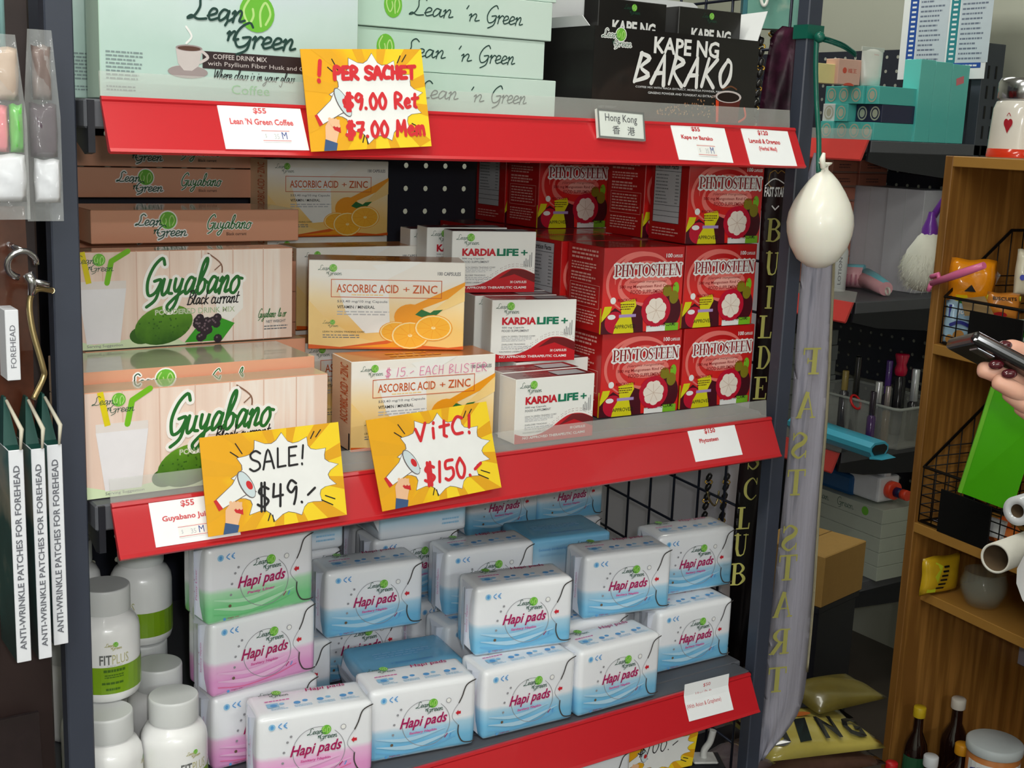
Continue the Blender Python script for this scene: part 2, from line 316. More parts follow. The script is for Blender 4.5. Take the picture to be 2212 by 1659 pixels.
    def logo(s, x, y, W, dark, layer=2, halo=None, w=None):
        """the brush-script name around a green ball, W wide; (x, y) is the lower left corner"""
        H = W*.52; w = w or W*.014; g1, g2 = MATS['logo_green'], MATS['logo_pale']
        if halo:
            s.script('Lean', x, y+H*.5, x+W*.5, H*.2, halo, layer-.5, w, grow=W*.05); s.script('Green', x+W*.38, y+H*.1, x+W*.98, H*.2, halo, layer-.5, w, grow=W*.05)
            s.ell(x+W*.62, y+H*.68, W*.19, W*.19, halo, layer-.5)
        s.ell(x+W*.62, y+H*.68, W*.165, W*.165, g1, layer)
        s.stroke([(x+W*.55, y+H*.9), (x+W*.495, y+H*.7), (x+W*.54, y+H*.5), (x+W*.585, y+H*.62), (x+W*.58, y+H*.74)], W*.02, g2, layer+.3)
        s.stroke([(x+W*.655, y+H*.47), (x+W*.65, y+H*.7), (x+W*.70, y+H*.86), (x+W*.745, y+H*.68), (x+W*.70, y+H*.5)], W*.02, g2, layer+.3)
        s.script('Lean', x, y+H*.5, x+W*.5, H*.2, dark, layer+.6, w); s.script("'n", x+W*.28, y+H*.2, x+W*.44, H*.16, dark, layer+.6, w)
        s.script('Green', x+W*.38, y+H*.1, x+W*.98, H*.2, dark, layer+.6, w)
    def mesh(s, f, name='print', off=.00035, step=.00018):
        V = [f(x, y, off+l*step) for x, y, l in s.V]
        me = mesh_from(V, s.F, name, s.MI)
        for m in s.mats: me.materials.append(m)
        return me
def F_front(w, h, d): return lambda u, v, n: (u-w/2, -n, v)
def F_left(w, h, d): return lambda u, v, n: (-w/2-n, d-u, v)
def F_top(w, h, d): return lambda u, v, n: (u-w/2, v, h+n)
def F_frame(o, bx, by):
    """on the parallelogram with corner o and edges bx (right), by (up)"""
    ex, ey = bx.normalized(), by.normalized(); nn = ex.cross(ey).normalized()
    return lambda u, v, n: o + ex*u + ey*v + nn*n
def carton_mesh(w, h, d, mats, bev=.0008):
    """mats: front, left, top, rest"""
    bm = bmesh.new(); bm_box(bm, -w/2, w/2, 0, d, 0, h, bev)
    me = bm_mesh(bm)
    for p in me.polygons:
        n = p.normal; p.material_index = 0 if n.y < -.9 else 1 if abs(n.x) > .9 else 2 if n.z > .9 else 3
    for m in mats: me.materials.append(m)
    return me
def pillow(w, h, t, n=10, seed=1, wr=.06, flat=.0):
    """puffed packet standing in x-z, thickness along y"""
    rnd = random.Random(seed); bm = bmesh.new(); G = {}
    ph = [rnd.uniform(0, 6) for _ in range(4)]
    for s in (0, 1):
        for j in range(n+1):
            for i in range(n+1):
                u, v = i/n, j/n; e = (math.sin(PI*u)**.5)*(math.sin(PI*v)**.45) if 0 < i < n and 0 < j < n else 0
                e *= 1+wr*4*math.sin(7*u+ph[0]+5*v)*math.sin(6*v+ph[1])
                x = (u-.5)*w*(1+.03*math.sin(8*v+ph[2])); z = v*h*(1+.02*math.sin(9*u+ph[3]))
                if e == 0 and s == 1: G[s, j, i] = G[0, j, i]
                else: G[s, j, i] = bm.verts.new((x, (-1, 1)[s]*t/2*e, z))
    for s in (0, 1):
        for j in range(n):
            for i in range(n):
                q = [G[s, j, i], G[s, j, i+1], G[s, j+1, i+1], G[s, j+1, i]]
                f = bm.faces.new(q if s == 0 else q[::-1]); f.smooth = True
    return bm_mesh(bm)
# ---------------------------------------------------------------- palette
M('logo_green', (112, 190, 60), .4); M('logo_pale', (190, 226, 140), .4)
dkgreen = M('print_darkgreen', (30, 82, 62), .45); black = M('print_black', (22, 20, 22), .45); white = M('print_white', (240, 240, 238), .42)
red = M('strip_red', (194, 34, 42), .30, coat=.3, var=.02, scale=8); redtxt = M('print_red', (205, 40, 48), .5); grey = M('print_grey', (120, 122, 126), .5); pale = M('print_palegrey', (190, 192, 196), .5)
paper = M('label_paper', (244, 246, 248), .6, var=.02); steel = M('rack_steel', (58, 63, 76), .42, .0, var=.06, scale=25); steeld = M('rack_steel_dark', (26, 28, 36), .45, .0)
deckm = M('shelf_deck_grey', (88, 90, 96), .5, var=.05); pegm = M('pegboard_navy', (40, 43, 56), .55)
lipm = M('clear_lip', (226, 228, 222), .14, alpha=.2, var=.02); chrome = M('chrome', (205, 205, 208), .18, 1.0)  # lip's faint near-white colour paints the brightness reflected in the clear plastic
film = M('clear_film', (225, 228, 228), .08, alpha=.16, var=.02, scale=60, bump=.6)
wallm = M('wall_paint', (196, 198, 184), .7, var=.02, scale=3)
# ---------------------------------------------------------------- room
def struct(name, me, mats, parent=None):
    o = obj(name, me, parent, mats); 
    if not parent: o['kind'] = 'structure'
    return o
RX0, RX1, RY0, RY1, RZ = -2.6, 3.0, -3.0, 3.3, 2.6
tile = M('floor_tile', (92, 84, 78), .35, var=.12, scale=6)
struct('floor', box_mesh(RX0, RX1, RY0, RY1, -.1, 0, 0), tile)
struct('ceiling', box_mesh(RX0, RX1, RY0, RY1, RZ, RZ+.1, 0), M('ceiling_paint', (232, 232, 226), .8, var=.02))
struct('wall_back', box_mesh(RX0, RX1, RY1, RY1+.1, 0, RZ, 0), wallm)
struct('wall_right', box_mesh(RX1, RX1+.1, RY0, RY1, 0, RZ, 0), wallm)
struct('wall_left', box_mesh(RX0-.1, RX0, RY0, RY1, 0, RZ, 0), wallm)
struct('wall_front', box_mesh(RX0, RX1, RY0-.1, RY0, 0, RZ, 0), wallm)
for i, (x, y, L, rz, z) in enumerate(TUBES):
    t = empty('ceiling_light', (x, y, z), rz, ['white ceiling tube light over the shopping aisle', 'white ceiling tube light towards the wooden shelf', 'white ceiling tube light far behind the camera', 'white ceiling tube light on the left side of the shop', 'white ceiling tube light over the red strip rack', 'white ceiling tube light over the turquoise boxes'][i], 'ceiling light')
    obj('housing', box_mesh(-L/2-.04, L/2+.04, -.11, .11, 0, .04, .004), t, M('lamp_white', (235, 235, 232), .4))
# ---------------------------------------------------------------- the rack with red price strips
ZT, ZM, ZL, ZB = 1.512, 1.121, .7428, .36          # tops of the price strips
XL, XR = .347, 1.252
rack = empty('shelf_rack', (.8, 1.5, 0), 0, 'dark grey steel shelf rack with red price strips and clear plastic lips', 'shelf')
def rp(name, me, m, par=None):
    o = obj(name, me, None, m); o.parent = par or rack
    if par is None: o.matrix_parent_inverse = Matrix.Translation((-.8, -1.5, 0))
    return o
for x0, x1 in ((.3035, .3295), (1.281, 1.307)):
    bm = bmesh.new(); bm_box(bm, x0, x1, 1.215, 1.236, 0, 2.1, .0015); rp('post', bm_mesh(bm), steel)
    bm = bmesh.new(); bm_box(bm, x0-.01, x1+.01, 1.865, 1.89, 0, 2.1, .0015); rp('post', bm_mesh(bm), steel)
PITCH_H = .038; PB = 1.86
p0 = onY(877, 407, PB); zseam = onY(860, 426, PB).z
def peg_panel(z0, z1, x0=.31, x1=1.30):
    bm = bmesh.new(); r = .0048; xs = p0.x + PITCH_H*math.ceil((x0+.02-p0.x)/PITCH_H); cols = int((x1-.02-xs)/PITCH_H)+1
    ks = [k for k in range(-40, 12) if z0+.012 < p0.z+k*PITCH_H < z1-.012]
    xe = [x0] + [xs+(i+.5)*PITCH_H for i in range(cols-1)] + [x1]; ze = [z0] + [p0.z+(k+.5)*PITCH_H for k in ks[:-1]] + [z1]
    for j, k in enumerate(ks):
        for i in range(cols):
            cx, cz = xs+i*PITCH_H, p0.z+k*PITCH_H; a, b, c, d = xe[i], xe[i+1], ze[j], ze[j+1]
            sq = [(b, cz), (b, d), (cx, d), (a, d), (a, cz), (a, c), (cx, c), (b, c)]
            ov = [bm.verts.new((p[0], PB, p[1])) for p in sq]
            iv = [bm.verts.new((cx+r*math.cos(q*PI/4), PB, cz+r*math.sin(q*PI/4))) for q in range(8)]
            bv = [bm.verts.new((v.co.x, PB+.002, v.co.z)) for v in iv]
            for q in range(8):
                q2 = (q+1) % 8; bm.faces.new((ov[q], ov[q2], iv[q2], iv[q])); bm.faces.new((iv[q], iv[q2], bv[q2], bv[q]))
    return bm_mesh(bm)
for k in range(-3, 1):
    rp('back_panel', peg_panel(zseam+k*.38, zseam+(k+1)*.38), pegm)
def shelf_unit(zt, has_lip=True):
    bm = bmesh.new(); bm_box(bm, .312, 1.275, 1.238, 1.855, zt-.028, zt-.001, .002); bm_box(bm, .334, 1.262, 1.205, 1.238, zt-.028, zt-.001, .002)
    sh = rp('shelf_board', bm_mesh(bm), deckm)
    for x0, x1 in ((.3365, .343), (1.256, 1.2625)):
        bm = bmesh.new(); prof = [(1.203, zt-.002), (1.203, zt-.050), (1.216, zt-.052), (1.27, zt-.030), (1.8, zt-.030), (1.8, zt-.002)]
        hull(bm, [(x0, y, z) for y, z in prof], [(x1, y, z) for y, z in prof]); obj('bracket', bm_mesh(bm), sh, steeld)
    # price strip: tilted channel with small rolled edges
    bm = bmesh.new(); prof = [(1.2, zt), (1.1985, zt+.002), (1.195, zt+.0018), (1.1935, zt-.001), (1.1945, zt-.003), (1.1725, zt-.0445), (1.1695, zt-.0475), (1.172, zt-.0498), (1.176, zt-.049), (1.1785, zt-.0475)]
    hull(bm, [(XL, y, z) for y, z in prof], [(XR, y, z) for y, z in prof])
    obj('price_strip', bm_mesh(bm), sh, red)
    if has_lip:
        bm = bmesh.new(); prof = [(1.2005, zt-.002), (1.2025, zt-.002), (1.2055, zt+.0245), (1.2035, zt+.0245)]
        hull(bm, [(XL+.001, y, z) for y, z in prof], [(XR-.004, y, z) for y, z in prof])
        obj('clear_lip', bm_mesh(bm), sh, lipm)
    return sh
for z, l in ((ZT, 1), (ZM, 1), (ZL, 0), (ZB, 0)): shelf_unit(z, l)
SN = Vector((0, -.0415, .022)).normalized()             # outward normal of a strip's face
def strip_pt(px, py, zt, lift=.0006): return onP(px, py, Vector((0, 1.1945, zt-.003)) + SN*lift, SN)
# ---------------------------------------------------------------- price labels on the strips
redp = M('label_redprint', (214, 92, 96), .6); redq = M('label_redprint_dark', (196, 50, 56), .6); bluep = M('pen_blue', (60, 80, 150), .6)
def price_label(zt, corners, lines, label, tagtxt=None):
    bl, br, tl = (strip_pt(*c, zt) for c in corners); w, h = (br-bl).length, (tl-bl).length
    P = Print(); P.rect(0, 0, w, h, paper, 0)
    for t, x0, x1, y0, y1, m in lines: P.fit(t, x0*w, y0*h, x1*w, y1*h, m, 1.5, bold=.03)
    o = empty('price_label', bl, 0, label, 'price label')
    bx = br-bl; by = SN.cross(bx.normalized())*h; f = F_frame(Vector((0, 0, 0)), bx, by)
    bm = bmesh.new(); hull(bm, [f(0, 0, -.0004), f(w, 0, -.0004), f(w, h, -.0004), f(0, h, -.0004)], [f(0, 0, .0003), f(w, 0, .0003), f(w, h, .0003), f(0, h, .0003)])
    obj('card', bm_mesh(bm), o, paper); obj('print', P.mesh(f), o)
    if tagtxt:
        x0, y0, x1, y1 = tagtxt; Q = Print(); Q.rect(x0*w, y0*h, x1*w, y1*h, white, 2.5); ww = (x1-x0)*w; hh = (y1-y0)*h
        Q.rect(x0*w, y0*h+hh*.1, x1*w, y0*h+hh*.14, redp, 3.2); Q.rect(x0*w, y1*h-hh*.14, x1*w, y1*h-hh*.1, redp, 3.2)
        Q.fit('$', x0*w+ww*.1, y0*h+hh*.3, x0*w+ww*.16, y0*h+hh*.65, pale, 3.2); Q.fit('35', x0*w+ww*.42, y0*h+hh*.25, x0*w+ww*.6, y0*h+hh*.65, pale, 3.2)
        Q.fit('M', x0*w+ww*.7, y0*h+hh*.25, x0*w+ww*.88, y0*h+hh*.8, bluep, 3.2); obj('sticker', Q.mesh(f), o)
    return o
price_label(ZT, ((488, 322), (668, 325), (474, 228)), [('$55', .41, .57, .82, .97, redp), ("Lean 'N Green Coffee", .11, .87, .57, .72, redp)], 'white price card for the coffee boxes, left of the upper yellow sign', (.46, .17, .8, .47))
price_label(ZT, ((1467, 345), (1584, 352), (1453, 269)), [('$55', .36, .52, .83, .97, redq), ('Kape ng Barako', .14, .72, .57, .72, redq)], 'white price card beside the framed place sign, lettered for barako coffee', (.38, .14, .72, .48))
price_label(ZT, ((1621, 355), (1722, 360), (1607, 278)), [('$120', .33, .55, .82, .97, redq), ('Lagundi & Oregano', .1, .76, .56, .73, redq), ('(Herbal Med)', .27, .65, .37, .52, redp)], 'white price card at the right end of the topmost red strip')
price_label(ZM, ((337, 1183), (520, 1155), (325, 1086)), [('$55', .36, .52, .8, .96, redp), ('Guyabano Juice', .12, .72, .5, .66, redp)], 'white price card partly covered by the black-lettered yellow sign', (.28, .12, .62, .4))
price_label(ZM, ((1503, 998), (1604, 982), (1492, 928)), [('$150', .33, .56, .78, .95, redq), ('Phytosteen', .18, .58, .5, .67, redq)], 'white price card under the red mangosteen boxes on the middle strip')
# bent label of the lower strip
bl, br, tl = strip_pt(1488, 1559, ZL), strip_pt(1584, 1533, ZL), onY(1489, 1476, 1.2)
o = empty('price_label', bl, 0, 'white price card for the pads, bent over the lowest red strip', 'price label')
w_, h_ = (br-bl).length, (strip_pt(1484, 1488, ZL)-bl).length
by = SN.cross((br-bl).normalized())*h_; f = F_frame(Vector((0, 0, 0)), br-bl, by)
def bent(u, v, n):
    p = f(u, min(v, h_*.72), n+.0004)
    if v > h_*.72: p = p + Vector((0, .004, 1)).normalized()*(v-h_*.72) - Vector((0, 1, 0))*n*0
    return p
P = Print()
for k in range(6): P.rect(0, h_*1.18*k/6, w_, h_*1.18*(k+1)/6, paper, 0)
P.fit('$50', w_*.42, h_*.93, w_*.58, h_*1.06, redq, 1.2); P.fit('Hapi Pads', w_*.26, h_*.66, w_*.62, h_*.82, redq, 1.5); P.fit('(With Anion & Graphene)', w_*.02, h_*.33, w_*.78, h_*.5, redq, 1.5)
obj('card', P.mesh(bent), o)
# ---------------------------------------------------------------- framed place sign
bl, br, tl = strip_pt(1293, 297, ZT, .004), strip_pt(1394, 305, ZT, .004), strip_pt(1287, 239, ZT, .004)
o = empty('place_sign', bl, 0, 'small grey framed plate on the top red strip, reading a city name', 'sign')
w_ = (br-bl).length; h_ = .034; by = (SN.cross((br-bl).normalized()) + Vector((0, -.25, 0))).normalized()*h_; f = F_frame(Vector((0, 0, 0)), br-bl, by)
bm = bmesh.new(); hull(bm, [f(0, 0, -.004), f(w_, 0, -.004), f(w_, h_, -.004), f(0, h_, -.004)], [f(0, 0, 0), f(w_, 0, 0), f(w_, h_, 0), f(0, h_, 0)]); obj('plate', bm_mesh(bm), o, M('sign_face', (226, 232, 226), .4))
P = Print(); P.frame(0, 0, w_, h_, .0022, M('frame_grey', (128, 130, 128), .4, .3), 3); obj('frame', P.mesh(f), o)
P = Print(); gt = M('sign_text', (90, 92, 96), .5); P.fit('Hong Kong', w_*.16, h_*.52, w_*.84, h_*.86, gt, 1); P.fit('香', w_*.3, h_*.16, w_*.46, h_*.46, gt, 1); P.fit('港', w_*.62, h_*.16, w_*.78, h_*.46, gt, 1)
obj('lettering', P.mesh(f), o)
# ---------------------------------------------------------------- yellow megaphone signs
yel = ramp_mat('sign_yellow', [(.3, (236, 170, 22)), (.5, (244, 196, 20)), (.75, (250, 214, 40))], 'X', -.02, .15, .5, noise=1.2, nscale=18)
yel2 = M('sign_yellow_ray', (232, 168, 26), .5); flesh = M('sign_flesh', (238, 190, 150), .5); navy = M('sign_sleeve', (60, 88, 130), .5); outl = M('sign_outline', (110, 100, 100), .5); mred = M('sign_megared', (206, 40, 44), .5); mgrey = M('sign_megashade', (206, 220, 224), .5)
inkred = M('marker_red', (214, 44, 52), .45); inkblack = M('marker_black', (34, 32, 34), .45)
def mega_sign(bl, br, tl, scrawl, label):
    W, H = (br-bl).length, (tl-bl).length; P = Print(); P.rect(0, 0, W, H, yel, 0); cx, cy = .57*W, .5*H
    for k in range(12):
        a = 2*PI*k/12+.2; b = a+.2
        def edge(t):
            c, q = math.cos(t), math.sin(t); s_ = min((W-cx if c > 0 else cx)/max(abs(c), 1e-6), (H-cy if q > 0 else cy)/max(abs(q), 1e-6)); return (cx+c*s_, cy+q*s_)
        P.poly([(cx, cy), edge(a), edge(b)], yel2, .6)
    pts = []
    n = 13
    for k in range(n):
        a = 2*PI*k/n+.12; a2 = 2*PI*(k+1)/n+.12; R = 1.0+.05*math.sin(5*k)
        for t in (0, .25, .5, .75):
            aa = a+(a2-a)*t; r = R*(1-.2*math.sin(PI*t)**.75) if t else R
            pts.append((cx+math.cos(aa)*r*.40*W, cy+math.sin(aa)*r*.44*H))
    P.poly([(cx+(x-cx)*1.018, cy+(y-cy)*1.018) for x, y in pts], outl, 1.2); P.poly(pts, white, 2)
    for x0, y0, x1, y1 in ((.2, .82, .25, .76), (.24, .9, .28, .79), (.42, .07, .44, .14), (.46, .05, .455, .12), (.82, .2, .9, .13), (.85, .24, .92, .19), (.78, .86, .81, .93), (.82, .87, .86, .94)): P.stroke([(x0*W, y0*H), (x1*W, y1*H)], .0012, inkblack, 2.2)
    # megaphone held by a hand
    P.poly([(.07*W, .36*H), (.1*W, .25*H), (.28*W, .36*H), (.36*W, .38*H), (.24*W, .60*H), (.19*W, .49*H)], outl, 2.6); P.poly([(.075*W, .355*H), (.105*W, .258*H), (.28*W, .37*H), (.35*W, .39*H), (.24*W, .59*H), (.195*W, .49*H)], white, 3.2)
    P.ell(.29*W, .47*H, .045*W, .16*H, outl, 3.8, rot=.45); P.ell(.292*W, .47*H, .038*W, .15*H, mgrey, 4.4, rot=.45); P.ell(.31*W, .46*H, .02*W, .05*H, mred, 5, rot=.45)
    P.poly([(.055*W, .35*H), (.085*W, .24*H), (.115*W, .26*H), (.075*W, .36*H)], mred, 4)
    P.poly([(.12*W, .08*H), (.2*W, .05*H), (.24*W, .2*H), (.25*W, .3*H), (.17*W, .31*H), (.13*W, .24*H)], flesh, 3.6); P.poly([(.2*W, .2*H), (.25*W, .17*H), (.25*W, .25*H), (.17*W, .28*H)], mred, 4)
    for k in range(3): P.stroke([(.17*W+k*.024*W, .31*H-k*.006*H), (.19*W+k*.024*W, .25*H-k*.006*H)], .0035, flesh, 4.6)
    P.poly([(.1*W, 0), (.2*W, 0), (.215*W, .07*H), (.12*W, .115*H)], navy, 4.2)
    for t, x0, y0, x1, h, m, w in scrawl: P.hand(t, x0*W, y0*H, x1*W, h*H, m, 5.6, w)
    o = empty('promo_sign', bl, 0, label, 'promotional sign'); f = F_frame(Vector((0, 0, 0)), br-bl, tl-bl)
    bm = bmesh.new(); hull(bm, [f(0, 0, -.0006), f(W, 0, -.0006), f(W, H, -.0006), f(0, H, -.0006)], [f(0, 0, 0), f(W, 0, 0), f(W, H, 0), f(0, H, 0)])
    obj('card', bm_mesh(bm), o, yel2)
    obj('print', P.mesh(f), o)
mega_sign(onY(672, 328, 1.166), onY(932, 316, 1.166), onY(648, 106, 1.192), [('!', .1, .68, .17, .2, inkred, .0042), ('PER SACHET', .24, .7, .93, .12, inkred, .0042), ('$9.00 Ret', .3, .4, .93, .15, inkred, .0036), ('$7.00 Mem', .29, .12, .97, .15, inkred, .0036)], 'yellow megaphone sign with red marker sachet prices on the top strip')
mega_sign(onY(450, 1160, 1.166), onY(749, 1112, 1.166), onY(430, 946, 1.19), [('SALE!', .32, .6, .74, .2, inkblack, .0022), ('$49.-', .35, .2, .8, .25, inkblack, .0026)], 'yellow megaphone sign with black marker sale price')
mega_sign(onY(826, 1105, 1.166), onY(1083, 1053, 1.166), onY(790, 908, 1.19), [('VitC!', .36, .68, .86, .2, inkred, .0036), ('$150.-', .37, .2, .88, .22, inkred, .0036)], 'yellow megaphone sign with red marker vitamin price')
# ---------------------------------------------------------------- products: one set of meshes for each kind
PROD = {}
def inst(kind, loc, rz, label, cat, group=None, name=None, rot=None, only=None):
    p = PROD[kind]; r = empty(name or p['name'], loc, rz, label, cat, group or p.get('group'), rot)
    for n, me in p['parts']:
        if only and n not in only: continue
        o = bpy.data.objects.new(n, me); COL.objects.link(o); o.parent = r
    return r
def at_bl(kind, px, py, Y, yaw, z=None):
    """place so that the lower left front corner falls on that pixel at depth Y, base resting at z"""
    c = onY(px, py, Y); w = PROD[kind]['w']; zz = c.z if z is None else z
    return (c.x+math.cos(yaw)*w/2, c.y+math.sin(yaw)*w/2, zz)
# red mangosteen boxes
W, H, D = .133, .1145, .085
pr = ramp_mat('phyto_front', [(.25, (226, 36, 32)), (.55, (214, 40, 38)), (.8, (196, 26, 28))], 'Z', 0, H, .3, coat=.4, noise=.5, nscale=14)
ps = M('phyto_side', (186, 22, 24), .35, coat=.3); pt = M('phyto_top', (150, 34, 34), .25, coat=.5); pswirl = M('phyto_swirl', (236, 120, 112), .35, coat=.3); pswirl2 = M('phyto_swirl_pale', (246, 176, 164), .35, coat=.3)
pdk = M('phyto_dark', (74, 10, 26), .4); pye = M('phyto_yellow', (222, 214, 26), .4); pgr = M('phyto_green', (126, 190, 40), .4); prind = M('phyto_rind', (196, 18, 50), .4); pfl = M('phyto_flesh', (244, 232, 220), .4); pfl2 = M('phyto_flesh_line', (214, 190, 172), .4); polv = M('phyto_olive', (134, 124, 26), .4); plil = M('phyto_lilac', (176, 150, 206), .4); pmar = M('phyto_maroon', (140, 14, 22), .4)
P = Print()
for (cx, cy, rx, ry, a0, a1, w) in ((.5, .62, .36, .3, .3, 3.3, .006), (.47, .58, .42, .36, 1.2, 4.4, .005), (.52, .58, .3, .24, 0, 3.0, .004), (.5, .55, .3, .22, 2.6, 5.0, .008)):
    P.stroke([(W*(cx+rx*math.cos(a0+(a1-a0)*t/9)), H*(cy+ry*math.sin(a0+(a1-a0)*t/9))) for t in range(10)], [w*math.sin(PI*(t+.4)/9.8) for t in range(10)], pswirl, .4)
P.ell(W*.55, H*.56, W*.3, H*.12, pswirl, .7); P.ell(W*.6, H*.54, W*.2, H*.07, pswirl2, 1.0)
P.poly([(0, 0), (W*.52, 0), (W*.5, H*.3), (W*.4, H*.34), (W*.3, H*.2), (W*.16, H*.3), (0, H*.18)], pdk, 1.0); P.ell(W*.16, H*.13, W*.12, H*.13, prind, 1.3)
P.poly([(0, H*.2), (W*.03, H*.32), (W*.12, H*.32), (W*.1, H*.25), (0, H*.14)], pye, 1.4); P.poly([(W*.15, 0), (W*.17, H*.1), (W*.24, H*.22), (W*.22, H*.36), (W*.4, H*.4), (W*.42, H*.32), (W*.36, H*.2), (W*.4, H*.02), (W*.4, 0)], pye, 1.7)
P.ell(W*.86, H*.24, W*.13, H*.2, pdk, 1.2); P.rect(W*.56, 0, W*.8, H*.07, white, 1.5); P.rect(W*.8, 0, W*.97, H*.09, pgr, 1.6)
P.ell(W*.8, H*.48, W*.06, H*.07, polv, 1.8); P.ell(W*.89, H*.4, W*.06, H*.08, polv, 1.8); P.ell(W*.91, H*.5, W*.04, H*.08, pgr, 1.7)
P.ell(W*.67, H*.255, W*.185, H*.2, prind, 2.2, 24)
for k in range(7):
    a = 2*PI*k/7+.3; P.ell(W*.67+W*.075*math.cos(a), H*.25+H*.085*math.sin(a), W*.06, H*.07, pfl, 2.8+.05*k, 12)
P.ell(W*.67, H*.25, W*.08, H*.09, pfl, 3.2, 12)
for k in range(7):
    a = 2*PI*k/7+.75; P.stroke([(W*.67, H*.25), (W*.67+W*.1*math.cos(a), H*.25+H*.11*math.sin(a))], .0007, pfl2, 3.4)
P.serif('PHYTOSTEEN', W*.13, H*.66, W*.97, H*.14, white, 1.6, grow=.0042); P.serif('PHYTOSTEEN', W*.13, H*.66, W*.97, H*.14, pmar, 2.2)
P.fit('100', W*.76, H*.87, W*.84, H*.92, white, 2, .03); P.fit('CAPSULES', W*.85, H*.87, W*.97, H*.905, white, 2, .02)
P.fit('(Garcinia mangostana)', W*.32, H*.575, W*.78, H*.615, pmar, 2, 0, .3); P.fit('500 mg Mangosteen Rind Capsule', W*.2, H*.515, W*.9, H*.56, pmar, 2, .01); P.fit('FOOD SUPPLEMENT', W*.34, H*.455, W*.76, H*.5, pmar, 2, .01)
P.ell(W*.13, H*.385, W*.035, H*.04, white, 2, 12); P.fit('ROCKGLEN', W*.19, H*.37, W*.42, H*.405, pmar, 2.2, .01); P.greek(W*.22, H*.27, W*.4, H*.35, 3, pdk, 2.2, .4)
P.ell(W*.12, H*.195, W*.05, H*.03, white, 2, 12); P.rect(W*.21, H*.185, W*.42, H*.22, plil, 2.2); P.fit('APPROVED', W*.16, H*.055, W*.42, H*.1, black, 2.4, .01); P.fit('THERAPEUTIC CLAIMS', W*.56, H*.055, W*.93, H*.1, black, 2.0, .01)
front = P.mesh(F_front(W, H, D))
Q = Print(); q1 = M('phyto_sidetext', (232, 170, 160), .5)
Q.greek(D*.12, H*.82, D*.9, H*.96, 3, q1, 1, .5, 3); Q.greek(D*.12, H*.7, D*.85, H*.8, 3, q1, 1, .5, 4); Q.greek(D*.12, H*.57, D*.8, H*.68, 3, q1, 1, .55, 5); Q.frame(D*.1, H*.28, D*.92, H*.55, .0006, q1, 1); Q.greek(D*.14, H*.31, D*.88, H*.53, 6, q1, 1, .45, 6, .1); Q.greek(D*.12, H*.08, D*.88, H*.25, 5, q1, 1, .45, 7)
Q.rect(D*.97, 0, D, H*.3, pye, .5); side_a = Q.mesh(F_left(W, H, D))
Q = Print(); nf = M('nutrition_panel', (196, 196, 200), .5); Q.rect(D*.1, H*.22, D*.8, H*.96, nf, .6); Q.frame(D*.1, H*.22, D*.8, H*.96, .0006, black, 1.2)
Q.fit('Nutrition Facts', D*.16, H*.87, D*.72, H*.93, black, 1.4, .02); Q.greek(D*.14, H*.45, D*.5, H*.82, 9, grey, 1.2, .35, 8); Q.greek(D*.66, H*.45, D*.76, H*.82, 9, grey, 1.2, .35, 9)
for v in (.84, .43, .36, .3): Q.rect(D*.1, H*v, D*.8, H*v+.0006, black, 1.3)
Q.greek(D*.1, H*.06, D*.85, H*.17, 3, q1, 1, .4, 10); side_b = Q.mesh(F_left(W, H, D))
cm = carton_mesh(W, H, D, [pr, ps, pt, ps])
PROD['phyto_a'] = dict(name='supplement_box', w=W, h=H, d=D, group='red mangosteen capsule boxes', parts=[('carton', cm), ('front_print', front), ('side_print', side_a)])
PROD['phyto_b'] = dict(name='supplement_box', w=W, h=H, d=D, group='red mangosteen capsule boxes', parts=[('carton', cm), ('front_print', front), ('side_print', side_b)])
zA, zB_, zC = ZM+.0005, ZM+.116, ZM+.2315
def ph(kind, px, py, Y, z, yaw, label): inst(kind, at_bl(kind, px, py, Y, yaw, z), yaw, label, 'medicine box')
ph('phyto_a', 1293, 903, 1.296, zA, -.06, 'red mangosteen box of the bottom row beside the white capsule boxes')
ph('phyto_a', 1468, 886, 1.29, zA, -.01, 'red mangosteen box at the right end of the bottom row')
ph('phyto_a', 1297, 722, 1.29, zB_, -.05, 'red mangosteen box of the middle row, left of two')
ph('phyto_a', 1471, 712, 1.29, zB_, -.01, 'red mangosteen box of the middle row, right of two')
ph('phyto_b', 1480, 523, 1.30, zC, -.06, 'red mangosteen box of the top row nearest the dark sash')
inst('phyto_a', (onX(1322, 430, 1.164).x+.069, 1.392, zC), 0, 'red mangosteen box behind the top row box nearest the sash, only its lettered side showing', 'medicine box')
inst('phyto_b', (1.015+.067, 1.379, zB_), 0, 'red mangosteen box behind the middle row, its nutrition panel showing', 'medicine box')
inst('phyto_a', (1.020+.067, 1.386, zA), 0, 'red mangosteen box hidden behind the bottom row', 'medicine box')
bx = onY(1160, 490, 1.56)
inst('phyto_a', (bx.x+.067, 1.56, zC), 0, 'red mangosteen box standing far back under the top shelf', 'medicine box')
inst('phyto_b', (bx.x+.066, 1.649, zC), 0, 'red mangosteen box behind the far back one, nutrition panel towards the pegboard', 'medicine box')
for k, (yy, zz) in enumerate(((1.47, zB_), (1.558, zB_), (1.648, zB_), (1.475, zA), (1.56, zA), (1.65, zA))):
    inst('phyto_a', (1.1, yy, zz), 0, 'red mangosteen box deep inside the stack carrying the back boxes', 'medicine box', 'red mangosteen boxes deep inside the stack')
    inst('phyto_a', (1.2345, yy, zz), 0, 'red mangosteen box deep inside the stack carrying the back boxes', 'medicine box', 'red mangosteen boxes deep inside the stack')
